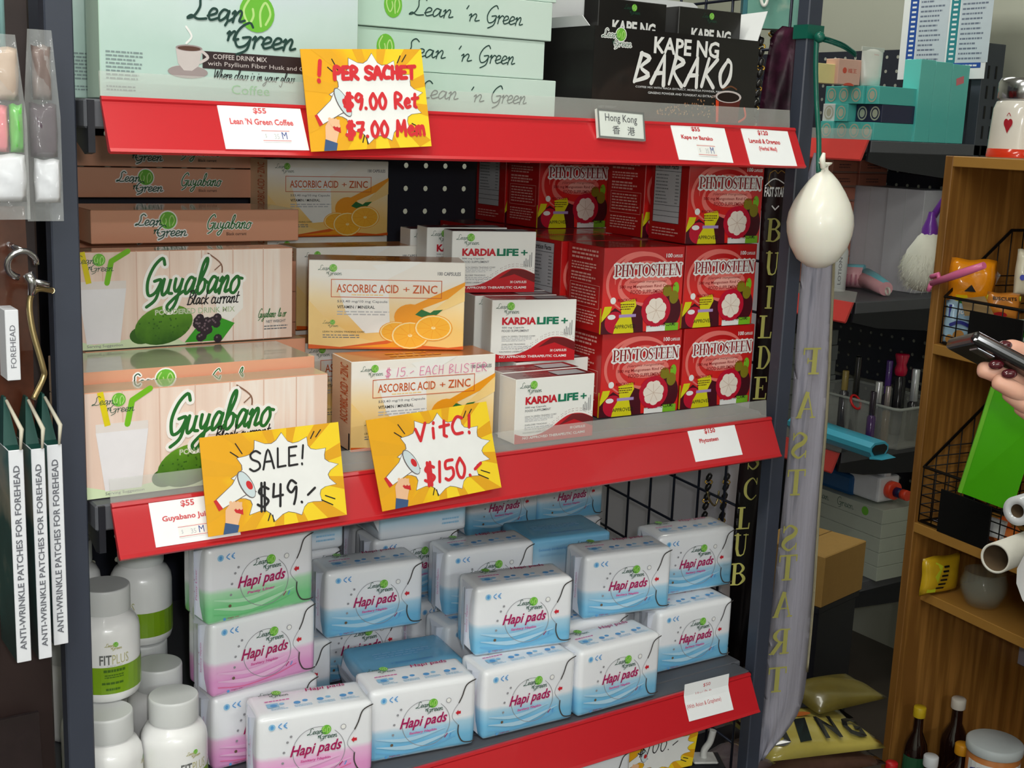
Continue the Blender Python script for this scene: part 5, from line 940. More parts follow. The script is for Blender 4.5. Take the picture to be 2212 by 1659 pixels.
clear_pouch(-40, 66, 70, 475, 1.16, [('white_card', .06, .94, .1, .36, (236, 238, 246), .3), ('pink_filling', .06, .62, .37, .62, (244, 140, 150), .3), ('green_filling', .64, .92, .37, .63, (110, 200, 90), .3), ('tan_header', .1, .86, .65, .93, (196, 176, 160), .6)], 'clear pouch with pink and green filling, cut by the left picture edge')
clear_pouch(60, 138, 62, 478, 1.185, [('white_card', .22, .94, .1, .33, (232, 230, 244), .25), ('dark_filling', .14, .9, .34, .62, (86, 70, 82), .2), ('grey_header', .26, .78, .64, .92, (128, 112, 108), .4)], 'clear pouch with a dark shiny filling beside the left post')
# chrome ring and brass hook
o = empty('ring_hook', onY(48, 590, 1.19), 0, 'chrome ring hook at the left edge above the narrow boxes', 'hook'); c0 = onY(48, 590, 1.19); R1 = .0125
obj('ring', tube_mesh([(R1*math.cos(a), -.004*math.sin(a), R1*math.sin(a)+.008) for a in [k*2*PI/18 for k in range(14)]], .003, 8), o, chrome); obj('swivel', tube_mesh([(.004, -.003, .0), (.008, -.004, -.008), (.006, -.004, -.02)], [.005, .0045, .003], 8), o, chrome); obj('pin', tube_mesh([(.006, -.004, -.006), (.022, -.006, -.011)], .003, 8), o, chrome); obj('stem', tube_mesh([(0, 0, .02), (0, .072, .022)], .003, 8), o, chrome)
o = empty('wire_hook', onY(65, 640, 1.19), 0, 'bent brass wire hook carrying the narrow boxes', 'hook'); b0 = onY(65, 640, 1.19)
obj('rod', tube_mesh([Vector(p)-b0 for p in smooth_pts([tuple(onY(*q)) for q in ((112, 628, 1.2), (80, 625, 1.19), (64, 650, 1.19), (70, 710, 1.188), (92, 790, 1.185), (94, 815, 1.185), (72, 862, 1.18))], 6)], .0028, 8), o, M('hook_brass', (176, 156, 112), .3, .9)); obj('peg', tube_mesh([Vector(p)-b0 for p in (onY(112, 628, 1.2), onY(112, 624, 1.262))], .0028, 8), o, MATS['hook_brass'])
# narrow boxes
gfr = ramp_mat('patch_front', [(.2, (24, 58, 56)), (.5, (40, 84, 80)), (.7, (150, 146, 130)), (.9, (70, 120, 116))], 'Z', -.05, .22, .35, coat=.3, noise=1.2, nscale=12); wbx = M('patch_white', (232, 234, 240), .4, var=.02); ptx = M('patch_text', (110, 112, 120), .5); gtop = M('patch_green', (18, 70, 62), .4)
for (tl, tr, br, bl), Y, lab in ((((28, 973), (60, 968), (61, 1432), (18, 1437)), 1.163, 'narrow white box with vertical lettering, leftmost of three at the left edge'), (((66, 971), (95, 964), (111, 1417), (76, 1427)), 1.176, 'narrow white box with vertical lettering, middle of three'), (((96, 963), (128, 956), (139, 1386), (113, 1396)), 1.19, 'narrow white box with vertical lettering, nearest the left post')):
    A, B, C_ = onY(*bl, Y), onY(*br, Y), onY(*tl, Y); wd = min(.0158, (onY(*tr, Y)-C_).length); hh = C_.z-A.z; x0 = (A.x+C_.x)/2+.002
    o = empty('patch_box', (x0+wd/2, Y, A.z), 0, lab, 'patch box', 'narrow patch boxes')
    bm = bmesh.new(); bm_box(bm, -wd/2, wd/2, 0, .066, 0, hh, .0006); me = bm_mesh(bm)
    for p in me.polygons: p.material_index = 1 if p.normal.x < -.9 else 2 if p.normal.z > .9 else 0
    for m in (wbx, gfr, gtop): me.materials.append(m)
    obj('carton', me, o); Q = Print(); Q.vfit('ANTI-WRINKLE PATCHES FOR FOREHEAD', wd*.25, hh*.06, wd*.7, hh*.93, ptx, 1, .02); obj('lettering', Q.mesh(lambda u, v, n, w=wd: (u-w/2, -n, v)), o)
    bm = bmesh.new(); hull(bm, [(-wd/2, .02, hh), (wd/2, .02, hh), (wd/2, .06, hh), (-wd/2, .06, hh)], [(-.001, .036, hh+.042), (.001, .036, hh+.042), (.001, .046, hh+.042), (-.001, .046, hh+.042)]); obj('hang_tab', bm_mesh(bm), o, gtop)
    obj('paper_strap', tube_mesh([(wd*.3, -.001, hh), (wd*.45, .001, hh+.018), (0, .03, hh+.04)], [.0012, .0022, .0015], 6), o, M('strap_cream', (206, 200, 182), .5))
o = empty('patch_box', onY(31, 822, 1.20), 0, 'short white lettered box end higher up behind the hooks', 'patch box', 'narrow patch boxes'); obj('carton', box_mesh(-.006, .006, 0, .03, 0, .066, .0006), o, wbx); Q = Print(); Q.vfit('FOREHEAD', .0035, .012, .0085, .052, ptx, 1); obj('lettering', Q.mesh(lambda u, v, n: (u-.006, -n, v)), o)
# ---------------------------------------------------------------- second rack, across the aisle end, facing left
r2 = empty('shelf_rack', (2.6, 2.5, 0), 0, 'dark grey shelf rack on the right, turned sideways, with slotted upright', 'shelf')
def q2(name, me, m, par=None):
    k = obj(name, me, par or r2, m); 
    if not par: k.matrix_parent_inverse = Matrix.Translation((-2.6, -2.5, 0))
    return k
X2, Y2 = 2.40, 2.05
ste2 = M('rack2_steel', (66, 72, 82), .45, var=.05)
for yy in (2.052, 2.945):
    bm = bmesh.new(); bm_box(bm, 2.80, 2.885, yy, yy+.03, 0, 1.755, .001); q2('upright', bm_mesh(bm), ste2)
slot = M('slot_dark', (10, 11, 14), .6)
for i in range(26):
    for dx in (0, .03): q2('slot', box_mesh(2.822+dx, 2.828+dx, 2.0505, 2.0535, 1.70-.05*i-.032, 1.70-.05*i, 0), slot)
def peg2(z0, z1, dots=True):
    bm = bmesh.new(); p = .0375; r = .0048
    ny, nz = int((2.94-2.09)/p), int((z1-z0)/p)
    for j in range(nz):
        for i in range(ny):
            a, b, c, d = 2.09+i*p, 2.09+(i+1)*p, z0+j*(z1-z0)/nz, z0+(j+1)*(z1-z0)/nz; cy, cz = (a+b)/2, (c+d)/2
            sq = [(b, cz), (b, d), (cy, d), (a, d), (a, cz), (a, c), (cy, c), (b, c)]; ov = [bm.verts.new((2.86, y, z)) for y, z in sq]; iv = [bm.verts.new((2.86, cy+r*math.cos(q*PI/4), cz+r*math.sin(q*PI/4))) for q in range(8)]
            for q in range(8): bm.faces.new((ov[q], ov[(q+1) % 8], iv[(q+1) % 8], iv[q]))
    return bm_mesh(bm)
for z0 in (.36, .83, 1.29): q2('back_panel', peg2(z0, z0+.46), pegm)
c0 = onD(1908, 1102, 3.25); LH = .0388; Z4 = c0.z-LH*5-.0012
for zt in (ZT-.008, ZM-.006, ZL-.006, Z4+.0005):
    sh = q2('shelf_board', box_mesh(2.41, 2.855, Y2+.002, 2.94, zt-.03, zt-.001, .002), deckm); sh2 = sh
    bm = bmesh.new(); pr_ = [(X2+.01, zt-.002), (X2+.004, zt-.05), (2.5, zt-.07), (2.85, zt-.10), (2.85, zt-.03), (2.5, zt-.03)]
    hull(bm, [(x, Y2+.004, z) for x, z in pr_], [(x, Y2+.010, z) for x, z in pr_]); k = obj('bracket', bm_mesh(bm), sh, steeld)
    bm = bmesh.new(); pr_ = [(X2, zt), (X2-.006, zt), (X2-.028, zt-.046), (X2-.026, zt-.05), (X2-.021, zt-.047)]
    hull(bm, [(x, Y2, z) for x, z in pr_], [(x, 2.945, z) for x, z in pr_]); obj('price_strip', bm_mesh(bm), sh, M('strip_coral', (226, 70, 66), .3, coat=.2))
    bm = bmesh.new(); hull(bm, [(X2+.001, Y2, zt), (X2+.003, Y2, zt), (X2+.008, Y2, zt+.025), (X2+.006, Y2, zt+.025)], [(X2+.001, 2.94, zt), (X2+.003, 2.94, zt), (X2+.008, 2.94, zt+.025), (X2+.006, 2.94, zt+.025)]); obj('clear_lip', bm_mesh(bm), sh, lipm)
    for k in sh.children: pass
Z1, Z2, Z3 = ZT-.0085, ZM-.0065, ZL-.0065
# price list poster
pf = onX(2125, 170, 2.79); pw = onX(1938, 168, 2.79).y-pf.y; ph_ = .36
o = empty('price_list', (2.79, pf.y, pf.z), 0, 'white printed price list with blue column headers, hanging over the right rack', 'poster')
obj('sheet', box_mesh(0, .0012, 0, pw, 0, ph_, 0), o, paper)
pbl = M('list_blue', (40, 84, 170), .5); ptl = M('list_teal', (50, 140, 150), .5); prow = M('list_row', (206, 216, 226), .5); ptx2 = M('list_text', (120, 130, 150), .5)
P = Print(); w_ = pw
for cx, hd in ((.08, pbl), (.56, ptl)):
    P.rect(w_*cx, .04, w_*(cx+.1), ph_-.02, hd, .6); P.rect(w_*(cx+.11), .04, w_*(cx+.46), ph_-.02, prow, .5)
    for k in range(24):
        y = .046+k*.0122; P.rect(w_*(cx+.025), y+.002, w_*(cx+.075), y+.007, paper, 1.2); P.greek(w_*(cx+.13), y, w_*(cx+.42), y+.009, 1, ptx2, 1.2, .5, k+3, .5)
P.rect(w_*.56, .027, w_*.95, .04, pbl, 1.2); P.greek(w_*.6, .028, w_*.92, .039, 1, paper, 1.8, .4)
obj('print', P.mesh(lambda u, v, n: (-n, pw-u, v)), o)
# turquoise boxes
aq = ramp_mat('aqua_card', [(.3, (84, 196, 190)), (.7, (110, 214, 206))], 'Z', 0, .2, .35, coat=.3, noise=.5, nscale=10); nv = M('navy_card', (30, 36, 74), .35, coat=.3); sil = M('seal_silver', (206, 206, 186), .4, .3); wcard = M('white_card', (230, 236, 236), .4)
def seal_end(b, y0, h, z0, m):
    Q = Print(); Q.ell(.5*h, .5*h, .36*h, .4*h, sil, 1, 20); Q.ell(.5*h, .5*h, .28*h, .32*h, m, 1.4, 16); Q.ell(.5*h, .5*h, .2*h, .24*h, sil, 1.8, 12); return Q
def lying(y, z, x0, L, m, lab, w=.041, h=.042, grp='turquoise boxes lying on the right rack'):
    o = empty('cosmetic_box', (x0, y, z), 0, lab, 'cosmetic box', grp); obj('carton', box_mesh(0, L, 0, w, 0, h, .0008), o, m); obj('end_seal', seal_end(0, 0, w, 0, m).mesh(lambda u, v, n: (-n, w-u, v*h/w)), o)
x0 = 2.425; rows = [('bottom', Z1, .29), ('second', Z1+.0425, .255), ('third', Z1+.085, .20)]
pos = ['nearest', 'second', 'third', 'fourth']
for ri, (rn, z, L) in enumerate(rows):
    for k in range(4):
        m = nv if (ri == 1 and k < 2) else wcard if (ri == 1 and k == 3) else aq; col = {nv: 'navy', wcard: 'white', aq: 'turquoise'}[m]
        lying(2.062+.0425*k, z, x0+(.02 if ri == 1 and m is nv else 0)+.004*((k*7+ri) % 3), L, m, '%s box lying in the %s layer of the right rack, %s from the front' % (col, rn, pos[k]))
for k in range(3):
    xa = onY((1974, 2006, 2043)[k], 300, 2.056+.002*k).x; xb = onY((2006, 2043, 2080)[k], 300, 2.056+.002*k).x-.001; hw = (xb-xa)/2; o = empty('cosmetic_box', (xa+hw, 2.056+.002*k, Z1), 0, 'turquoise box standing upright on the right rack, %s of three' % ('leftmost', 'middle', 'rightmost')[k], 'cosmetic box', 'upright turquoise boxes'); obj('carton', box_mesh(-hw, hw, 0, .05, 0, .197-.002*k, .0008), o, aq)
    if k == 2: Q = Print(); Q.rect(-.018, .15, .012, .168, M('sticker_pink', (236, 130, 140), .5), 1); 
    if k == 2: obj('price_sticker', Q.mesh(lambda u, v, n: (u*.96-v*.12+.02, -n, v*.96+u*.28+.002)), o)
# things on the lying boxes
zt_ = Z1+.128
def stand(px0, px1, ptop, Y, m, d, name, lab, cat, parts=None):
    a = onY(px0, ptop, Y); b = onY(px1, ptop, Y); o = empty(name, ((a.x+b.x)/2, Y, zt_), 0, lab, cat); w_ = b.x-a.x; h_ = a.z-zt_; obj('carton', box_mesh(-w_/2, w_/2, 0, d, 0, h_, .0008), o, m); return o, w_, h_
o, w_, h_ = stand(1770, 1811, 136, 2.13, M('cream_card', (238, 226, 160), .4), .03, 'cosmetic_box', 'cream yellow box standing on the turquoise ones beside the post', 'cosmetic box')
o, w_, h_ = stand(1813, 1862, 126, 2.12, M('blush_card', (232, 186, 170), .4), .04, 'cosmetic_box', 'blush pink box with red lettering standing on the turquoise ones', 'cosmetic box')
Q = Print(); rl = M('blush_red', (222, 90, 70), .5); Q.ell(-w_*.22, h_*.55, w_*.09, w_*.09, rl, 1, 12); Q.fit('福王', -w_*.08, h_*.46, w_*.32, h_*.64, rl, 1); Q.ell(0, -.004, w_*.25, h_*.14, rl, 1, 12, 0, 0.2, PI-.2); obj('print', Q.mesh(lambda u, v, n: (u, -n, v)), o)
a, b = onY(1868, 100, 2.11), onY(1912, 100, 2.11); o = empty('cream_tube', ((a.x+b.x)/2, 2.115, zt_), 0, 'white squeeze tube standing upside down on the turquoise boxes', 'tube'); w_, h_ = b.x-a.x, a.z-zt_
bm = bmesh.new(); rings = []
for t, wx, dy in ((0, .40, .017), (.25, .44, .016), (.6, .49, .011), (.86, .53, .003), (1, .54, .0016)): rings.append([bm.verts.new((wx*w_*math.cos(q*PI/10), dy*math.sin(q*PI/10), t*h_)) for q in range(20)])
for i in range(4):
    for q in range(20): bm.faces.new((rings[i][q], rings[i][(q+1) % 20], rings[i+1][(q+1) % 20], rings[i+1][q])).smooth = True
bm.faces.new(rings[0][::-1]); bm.faces.new(rings[-1]); obj('tube_body', bm_mesh(bm), o, M('tube_white', (236, 240, 234), .3, coat=.3)); obj('crimp', box_mesh(-.545*w_, .545*w_, -.002, .002, h_*.9, h_, .0003), o, M('tube_crimp', (214, 220, 214), .4)); Q = Print(); Q.fit('baby', -.1*w_, h_*.78, .12*w_, h_*.83, M('tube_pink', (232, 170, 170), .5), 1); obj('lettering', Q.mesh(lambda u, v, n: (u, -.012-n, v)), o)
# middle shelf of the right rack
orange = M('tan_pink_card', (196, 122, 100), .4, coat=.2)
for col, (pa, pb_) in enumerate(((1795, 1850), (1854, 1915))):
    xa, xb = onY(pa, 400, 2.34).x, min(2.83, onY(pb_, 400, 2.34).x)
    for k in range(9):
        z = Z2+.0375*k; o = empty('tissue_box', ((xa+xb)/2, 2.34, z), 0, 'salmon box in the %s column on the right rack, %s from below' % ('left' if col == 0 else 'right', ['lowest', 'second', 'third', 'fourth', 'fifth', 'sixth', 'seventh', 'eighth', 'ninth'][k]), 'cosmetic box', 'salmon boxes stacked on the right rack'); wb = xb-xa-.003
        obj('carton', box_mesh(-wb/2, wb/2, 0, .12, 0, .0365, .0008), o, orange); Q = Print(); Q.greek(-wb*.25, .012, wb*.25, .026, 2, M('salmon_text', (120, 80, 74), .5), 1, .5, k+col*9); Q.rect(-wb/2, .001, wb/2, .005, M('salmon_grey', (150, 120, 110), .5), .5); obj('print', Q.mesh(lambda u, v, n: (u, -n, v)), o)
gwh = M('grey_white_card', (196, 196, 204), .45, var=.04)
a = onZ(1968, 636, Z2+.001); 
for k, (dy, wl) in enumerate(((0, .115), (.118, .115))):
    o = empty('storage_box', (a.x+.03, a.y+.012+dy, Z2), .06, ('tall grey white box nearest on the right rack, beside the duster', 'tall grey white box behind the nearest one on the right rack')[k], 'carton', 'tall grey white boxes'); obj('carton', box_mesh(0, .14, 0, .114, 0, .268, .001), o, gwh); obj('seam', box_mesh(-.0004, .0, .056, .058, 0, .268, 0), o, pale)
# hair trimmer, white bottle, duster
pk = M('trimmer_pink', (236, 176, 186), .35, coat=.3); cy_ = M('trimmer_cyan', (130, 206, 222), .35)
t0, t1, t2 = onZ(1822, 596, Z2+.03), onZ(1866, 600, Z2+.03), onZ(1914, 624, Z2+.02); o = empty('hair_trimmer', (t0.x, t0.y, Z2), 0, 'pink and light blue hand appliance lying on the right rack', 'appliance'); B_ = Vector((t0.x, t0.y, Z2))
v0, v1, v2 = Vector((0, 0, .03)), Vector((t1.x, t1.y, Z2+.032))-B_, Vector((t2.x, t2.y, Z2+.02))-B_
obj('head', tube_mesh([v0, v1], [.030, .030], 16), o, pk); obj('head_plate', tube_mesh([v0+Vector((0, 0, .014)), v1+Vector((0, 0, .014))], [.019, .019], 12), o, cy_)
obj('handle', tube_mesh([v1-Vector((0, 0, .004)), v1.lerp(v2, .5), v2], [.024, .0215, .018], 14), o, pk); obj('grip_panel', tube_mesh([v1.lerp(v2, .1)+Vector((0, 0, .012)), v1.lerp(v2, .5)+Vector((0, 0, .012)), v2+Vector((0, 0, .009))], [.015, .014, .011], 12), o, cy_)
for k in range(4): obj('rib', tube_mesh([v0.lerp(v1, .15+.22*k)+Vector((-.028, -.01, -.02)), v0.lerp(v1, .15+.22*k)+Vector((-.030, -.012, .008))], .0022, 6), o, M('trimmer_rib', (206, 130, 150), .4))
dv = (v2-v1).normalized(); obj('hanging_loop', tube_mesh([v2+dv*.012+Vector((0, 0, -.004))+(dv*math.cos(a)+Vector((0, 0, 1))*math.sin(a)*.7)*.013 for a in [k*2*PI/14 for k in range(14)]], .0026, 7, True), o, M('loop_white', (232, 230, 220), .5))
a = onZ(1806, 628, Z2+.001); o = empty('bottle', (a.x, a.y, Z2), 0, 'white lettered bottle half hidden behind the sash on the right rack', 'bottle'); obj('bottle_body', lathe_mesh([(0, 0), (.022, 0), (.023, .004), (.023, .105), (.018, .118), (.010, .122), (.010, .14), (0, .14)], 24), o, M('lotion_white', (226, 230, 230), .4)); Q = Print(); Q.vfit('LOTION', -.004, .02, .004, .09, grey, 1); obj('lettering', Q.mesh(lambda u, v, n: ((.0235+n)*math.cos(-2.2+u/.023), (.0235+n)*math.sin(-2.2+u/.023), v)), o)
dc = onD(2002, 572, 2.36); o = empty('duster', (dc.x, dc.y, dc.z-.05), 0, 'white fluffy duster with a purple handle hanging by the wooden shelf', 'duster')
o.scale = (.9, .9, .9); flm = M('duster_fluff', (226, 228, 214), .9, var=.12, scale=30, sheen=.4)
bm = bmesh.new(); bm_lathe(bm, [(.004, 0), (.026, .004), (.046, .03), (.05, .055), (.042, .085), (.026, .112), (.012, .124)], 28)
rnd = random.Random(2)
for v in bm.verts: v.co += Vector((rnd.uniform(-1, 1), rnd.uniform(-1, 1), rnd.uniform(-1, 1)))*.002
obj('fluff', bm_mesh(bm, smooth=True), o, flm)
V, F = [], []
for k in range(1600):
    a = rnd.uniform(0, 2*PI); t = rnd.random(); z = .006+.11*t; r = .05*math.sin(PI*min(1, (t*.82+.16)))**.6*(1 if t < .6 else 1-.9*(t-.6)); p = Vector((r*math.cos(a), r*math.sin(a), z)); d = Vector((math.cos(a)*.6+rnd.uniform(-.4, .4), math.sin(a)*.6+rnd.uniform(-.4, .4), -.7)).normalized()*rnd.uniform(.008, .016); s = d.cross(Vector((rnd.random(), rnd.random(), 1))).normalized()*.0005
    n = len(V); V += [p-s, p+s, p+d]; F.append((n, n+1, n+2))
k = obj('fibres', mesh_from(V, F), o, flm); k['kind'] = 'stuff'
obj('collar', lathe_mesh([(.018, .118), (.0175, .13), (.010, .15), (.007, .165)], 18), o, M('duster_purple', (110, 50, 160), .3, coat=.3)); obj('handle', tube_mesh([(0, 0, .15), (.016, -.012, .19), (.036, -.027, .25)], [.008, .0065, .006], 10), o, MATS['duster_purple'])
# third shelf: clear bin with bottles, blue flat iron
bin_a = onZ(1790, 965, Z3+.001); cl = M('bin_plastic', (206, 210, 204), .15, alpha=.25, var=.05)
bc0 = onZ(1935, 972, Z3+.001); o = empty('clear_bin', (bc0.x-.02, bc0.y+.02, Z3), .0, 'clear plastic bin full of small bottles on the right rack', 'bin')
def tray(w, d, h, fl, t=.003):
    bm = bmesh.new(); a = lambda s, z: [(x*s[0], y*s[1], z) for x, y in ((-.5, -.5), (.5, -.5), (.5, .5), (-.5, .5))]
    bo, to, ti, bi = a((w*.9, d*.9), 0), a((w, d), h), a((w-2*t, d-2*t), h), a((w*.9-2*t, d*.9-2*t), t); L = [[bm.verts.new(p) for p in r] for r in (bo, to, ti, bi)]
    bm.faces.new(L[0][::-1]); bm.faces.new(L[3])
    for i in range(3):
        for q in range(4): bm.faces.new((L[i][q], L[i][(q+1) % 4], L[i+1][(q+1) % 4], L[i+1][q]))
    es = [e for e in bm.edges if abs(e.verts[0].co.z-e.verts[1].co.z) > h*.5]; bmesh.ops.bevel(bm, geom=es, offset=.02, segments=3, affect='EDGES'); return bm_mesh(bm)
tm = tray(.21, .33, .11, .02); obj('tray', tm, o, cl); o.location.x += .10; o.location.y += .13
obj('rim', tube_mesh([(-.1, -.168, .11), (.1, -.168, .11), (.108, -.158, .108), (.108, .158, .108), (.1, .168, .11), (-.1, .168, .11), (-.108, .158, .11), (-.108, -.158, .11)], .004, 6, True), o, M('bin_rim', (190, 196, 190), .2, alpha=.55))
BC = o.location.copy()
glas = M('nail_glass', (60, 40, 70), .12, coat=.6)
def vial(px, ptop, hgt, r, c, capc, lab, caph=.5, Y=None):
    p = onY(px, ptop, Y or (BC.y-.07)); z0 = Z3+.0045; o = empty('small_bottle', (p.x, p.y, z0), 0, lab, 'bottle', 'small bottles in the clear bin'); h = p.z-z0
    obj('bottle_body', lathe_mesh([(0, 0), (r*.95, 0), (r, .003), (r, h*(1-caph)-.006), (r*.5, h*(1-caph)), (r*.45, h*(1-caph)+.003)], 18), o, M('vial_%d_%d_%d' % c, c, .15, coat=.5)); obj('cap', lathe_mesh([(r*.7, h*(1-caph)), (r*.72, h*(1-caph)+.002), (r*.72, h-.002), (r*.6, h), (0, h)], 18), o, M('vcap_%d_%d_%d' % capc, capc, .22, .6 if sum(capc) > 400 and max(capc)-min(capc) < 40 else 0, coat=.4))
vial(1900, 824, .12, .013, (50, 44, 60), (206, 208, 210), 'small bottle with a silver cap standing in the clear bin', .35)
vial(1920, 834, .1, .010, (120, 90, 50), (160, 150, 150), 'amber vial with a narrow metal cap in the clear bin', .4, BC.y-.11)
vial(1980, 797, .12, .014, (34, 34, 40), (196, 200, 206), 'bottle with a tall brushed silver cap beside the wooden shelf', .45, BC.y-.10)
vial(1923, 778, .15, .012, (40, 30, 50), (74, 40, 120), 'dark bottle with a purple cap in the clear bin', .45, BC.y-.02)
vial(1856, 770, .14, .011, (24, 22, 24), (18, 18, 20), 'tall black bottle in the clear bin', .5, BC.y-.01)
vial(1888, 846, .1, .011, (70, 40, 96), (40, 30, 44), 'violet nail polish bottle in the clear bin', .4, BC.y-.12)
vial(1828, 800, .12, .012, (60, 60, 66), (150, 130, 70), 'dark vial with a brass coloured cap in the clear bin', .3, BC.y+.02)
pcy = BC.y-.04; p = onY(1950, 764, pcy); z0 = Z3+.0045; h = p.z-z0; o = empty('small_bottle', (p.x, pcy, z0), 0, 'tall bottle with a waisted crimson cap in the clear bin', 'bottle', 'small bottles in the clear bin'); obj('bottle_body', lathe_mesh([(0, 0), (.015, 0), (.016, .004), (.016, h-.062), (.009, h-.056)], 18), o, M('vial_30_30_34', (30, 30, 34), .15)); obj('cap', lathe_mesh([(.013, h-.058), (.016, h-.052), (.017, h-.042), (.013, h-.028), (.019, h-.004), (.017, h), (0, h)], 22), o, M('cap_crimson', (190, 20, 60), .25, coat=.5))
o = empty('hair_clip', (BC.x-.108, onX(1845, 905, BC.x-.108).y, Z3+.104), 0, 'bright red plastic ring hooked over the rim of the clear bin', 'ring'); obj('ring', tube_mesh([(.016*math.cos(a), .01*math.sin(a), .016*math.sin(a)) for a in [k*2*PI/20 for k in range(20)]], .0032, 8, True), o, M('ring_red', (226, 30, 34), .3, coat=.4))
fi = [onZ(1770, 925, Z3+.05), onZ(1900, 965, Z3+.045)]; o = empty('flat_iron', (fi[1].x, fi[1].y, Z3), 0, 'light blue flat handheld appliance with a black end on the right rack', 'appliance')
d = (fi[0]-fi[1]); d.z = 0; d.normalize(); nx_ = Vector((-d.y, d.x, 0)); base = Vector((0, 0, .040)); prof = [(-.034, -.006), (-.022, -.022), (.022, -.022), (.034, -.006), (.034, .006), (.02, .016), (-.02, .016), (-.034, .006)]
bm = bmesh.new(); hull(bm, [base+nx_*a+Vector((0, 0, b)) for a, b in prof], [base+d*.26+nx_*a*1.1+Vector((0, 0, b+.012)) for a, b in prof]); obj('shell', bm_mesh(bm), o, M('iron_blue', (70, 184, 214), .3, coat=.3))
bm = bmesh.new(); hull(bm, [base-d*.002+nx_*a*.8+Vector((0, 0, b*.65)) for a, b in prof], [base+d*.004+nx_*a*.8+Vector((0, 0, b*.65)) for a, b in prof]); obj('black_mouth', bm_mesh(bm), o, M('iron_black', (14, 14, 16), .3)); bm = bmesh.new(); hull(bm, [base-d*.03+nx_*a*.9+Vector((0, 0, -.018+.0*b)) for a, b in ((-.03, 0), (.03, 0), (.03, 1), (-.03, 1))][:4], [base+d*.0+nx_*a+Vector((0, 0, -.022)) for a in (-.034, .034)]+[base+nx_*a+Vector((0, 0, -.016)) for a in (.034, -.034)]); obj('lower_lip', bm_mesh(bm), o, MATS['iron_blue'])
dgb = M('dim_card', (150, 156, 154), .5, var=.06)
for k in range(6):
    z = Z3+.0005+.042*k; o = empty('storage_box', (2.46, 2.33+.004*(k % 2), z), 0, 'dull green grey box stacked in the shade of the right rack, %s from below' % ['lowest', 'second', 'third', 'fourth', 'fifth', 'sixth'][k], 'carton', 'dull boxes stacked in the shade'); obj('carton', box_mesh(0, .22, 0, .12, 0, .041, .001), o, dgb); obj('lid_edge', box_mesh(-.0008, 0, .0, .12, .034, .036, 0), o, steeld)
# fourth level: pale boxes, toy pistol, cardboard box
pb = ramp_mat('pale_card', [(.3, (186, 194, 182)), (.7, (206, 212, 200))], 'X', 0, .3, .4, coat=.2, noise=.5)
for k in range(5):
    z = c0.z-.001-LH*(k+1); lab = ['topmost, green dot on its side', 'second from the top', 'third from the top', 'fourth from the top', 'lowest'][k]
    o = empty('coffee_box', (c0.x, c0.y, z), -.05, 'pale coffee box in the low right stack, '+lab, 'coffee box', 'pale boxes in the low right stack'); obj('carton', box_mesh(0, .17, 0, .267, 0, LH-.0008, .001), o, pb)
    if k < 1: Q = Print(); Q.ell(-.06, .021, .012, .012, MATS['logo_green'], 1, 16); Q.script('Green', -.16, .012, -.10, .011, dkgreen, 1, .0012, -.1); Q.script('Lean', -.24, .012, -.19, .011, dkgreen, 1, .0012, -.1); obj('edge_print_or_glint', Q.mesh(lambda u, v, n: (-n, -u, v)), o)
tz = c0.z-.001; o = empty('toy_pistol', (c0.x+.03, c0.y+.04, tz), -.05, 'white and blue toy pistol with orange tip lying on the pale boxes', 'toy')
tw, tb, to_ = M('toy_white', (226, 230, 238), .35, coat=.3), M('toy_blue', (20, 84, 140), .35, coat=.3), M('toy_orange', (240, 70, 40), .35, coat=.3)
o.scale = (1.2, 1.2, 1.2); obj('barrel', box_mesh(-.005, .06, .0, .09, .004, .062, .006, 2), o, tw); obj('grip', box_mesh(-.012, .035, .07, .2, .0, .05, .01, 2), o, tb); obj('top_rail', box_mesh(.012, .032, .0, .17, .06, .072, .003), o, tw)
def cyl_y(r, y0, y1, x, z): return tube_mesh([(x, y0, z), (x, y1, z)], r, 18)
obj('muzzle_ring', cyl_y(.02, -.016, .004, .03, .032), o, to_); obj('barrel_tip', cyl_y(.011, -.036, -.012, .032, .03), o, M('toy_navy', (26, 30, 80), .4)); obj('orange_cap', cyl_y(.0115, -.05, -.034, .032, .03), o, to_); obj('trigger', box_mesh(-.02, -.010, .14, .17, .05, .062, .004), o, to_)
cbm = M('cardboard', (176, 138, 74), .7, var=.08, scale=60)
e0, e1 = onD(1783, 1204, 2.6), onD(1872, 1170, 2.72); rz_ = math.atan2(e1.y-e0.y, e1.x-e0.x); ce = (e1-e0).length; hc = .112
o = empty('cardboard_box', (e0.x, e0.y, e0.z-hc), rz_, 'small brown cardboard box jutting out from the low right shelf', 'carton'); obj('carton', box_mesh(0, ce, 0, .17, 0, hc, .002), o, cbm); obj('flap_seam', box_mesh(0, ce, .084, .086, hc, hc+.0006, 0), o, M('cardboard_dark', (120, 92, 48), .7))
bx_ = empty('storage_crate', (e0.x, e0.y, 0), rz_, 'dark plastic crate under the cardboard box', 'crate'); obj('crate_body', box_mesh(.005, ce-.005, .008, .165, 0, e0.z-hc-.014, .004), bx_, steeld); obj('crate_rim', box_mesh(0, ce, .004, .17, e0.z-hc-.016, e0.z-hc-.0005, .002), bx_, steeld)
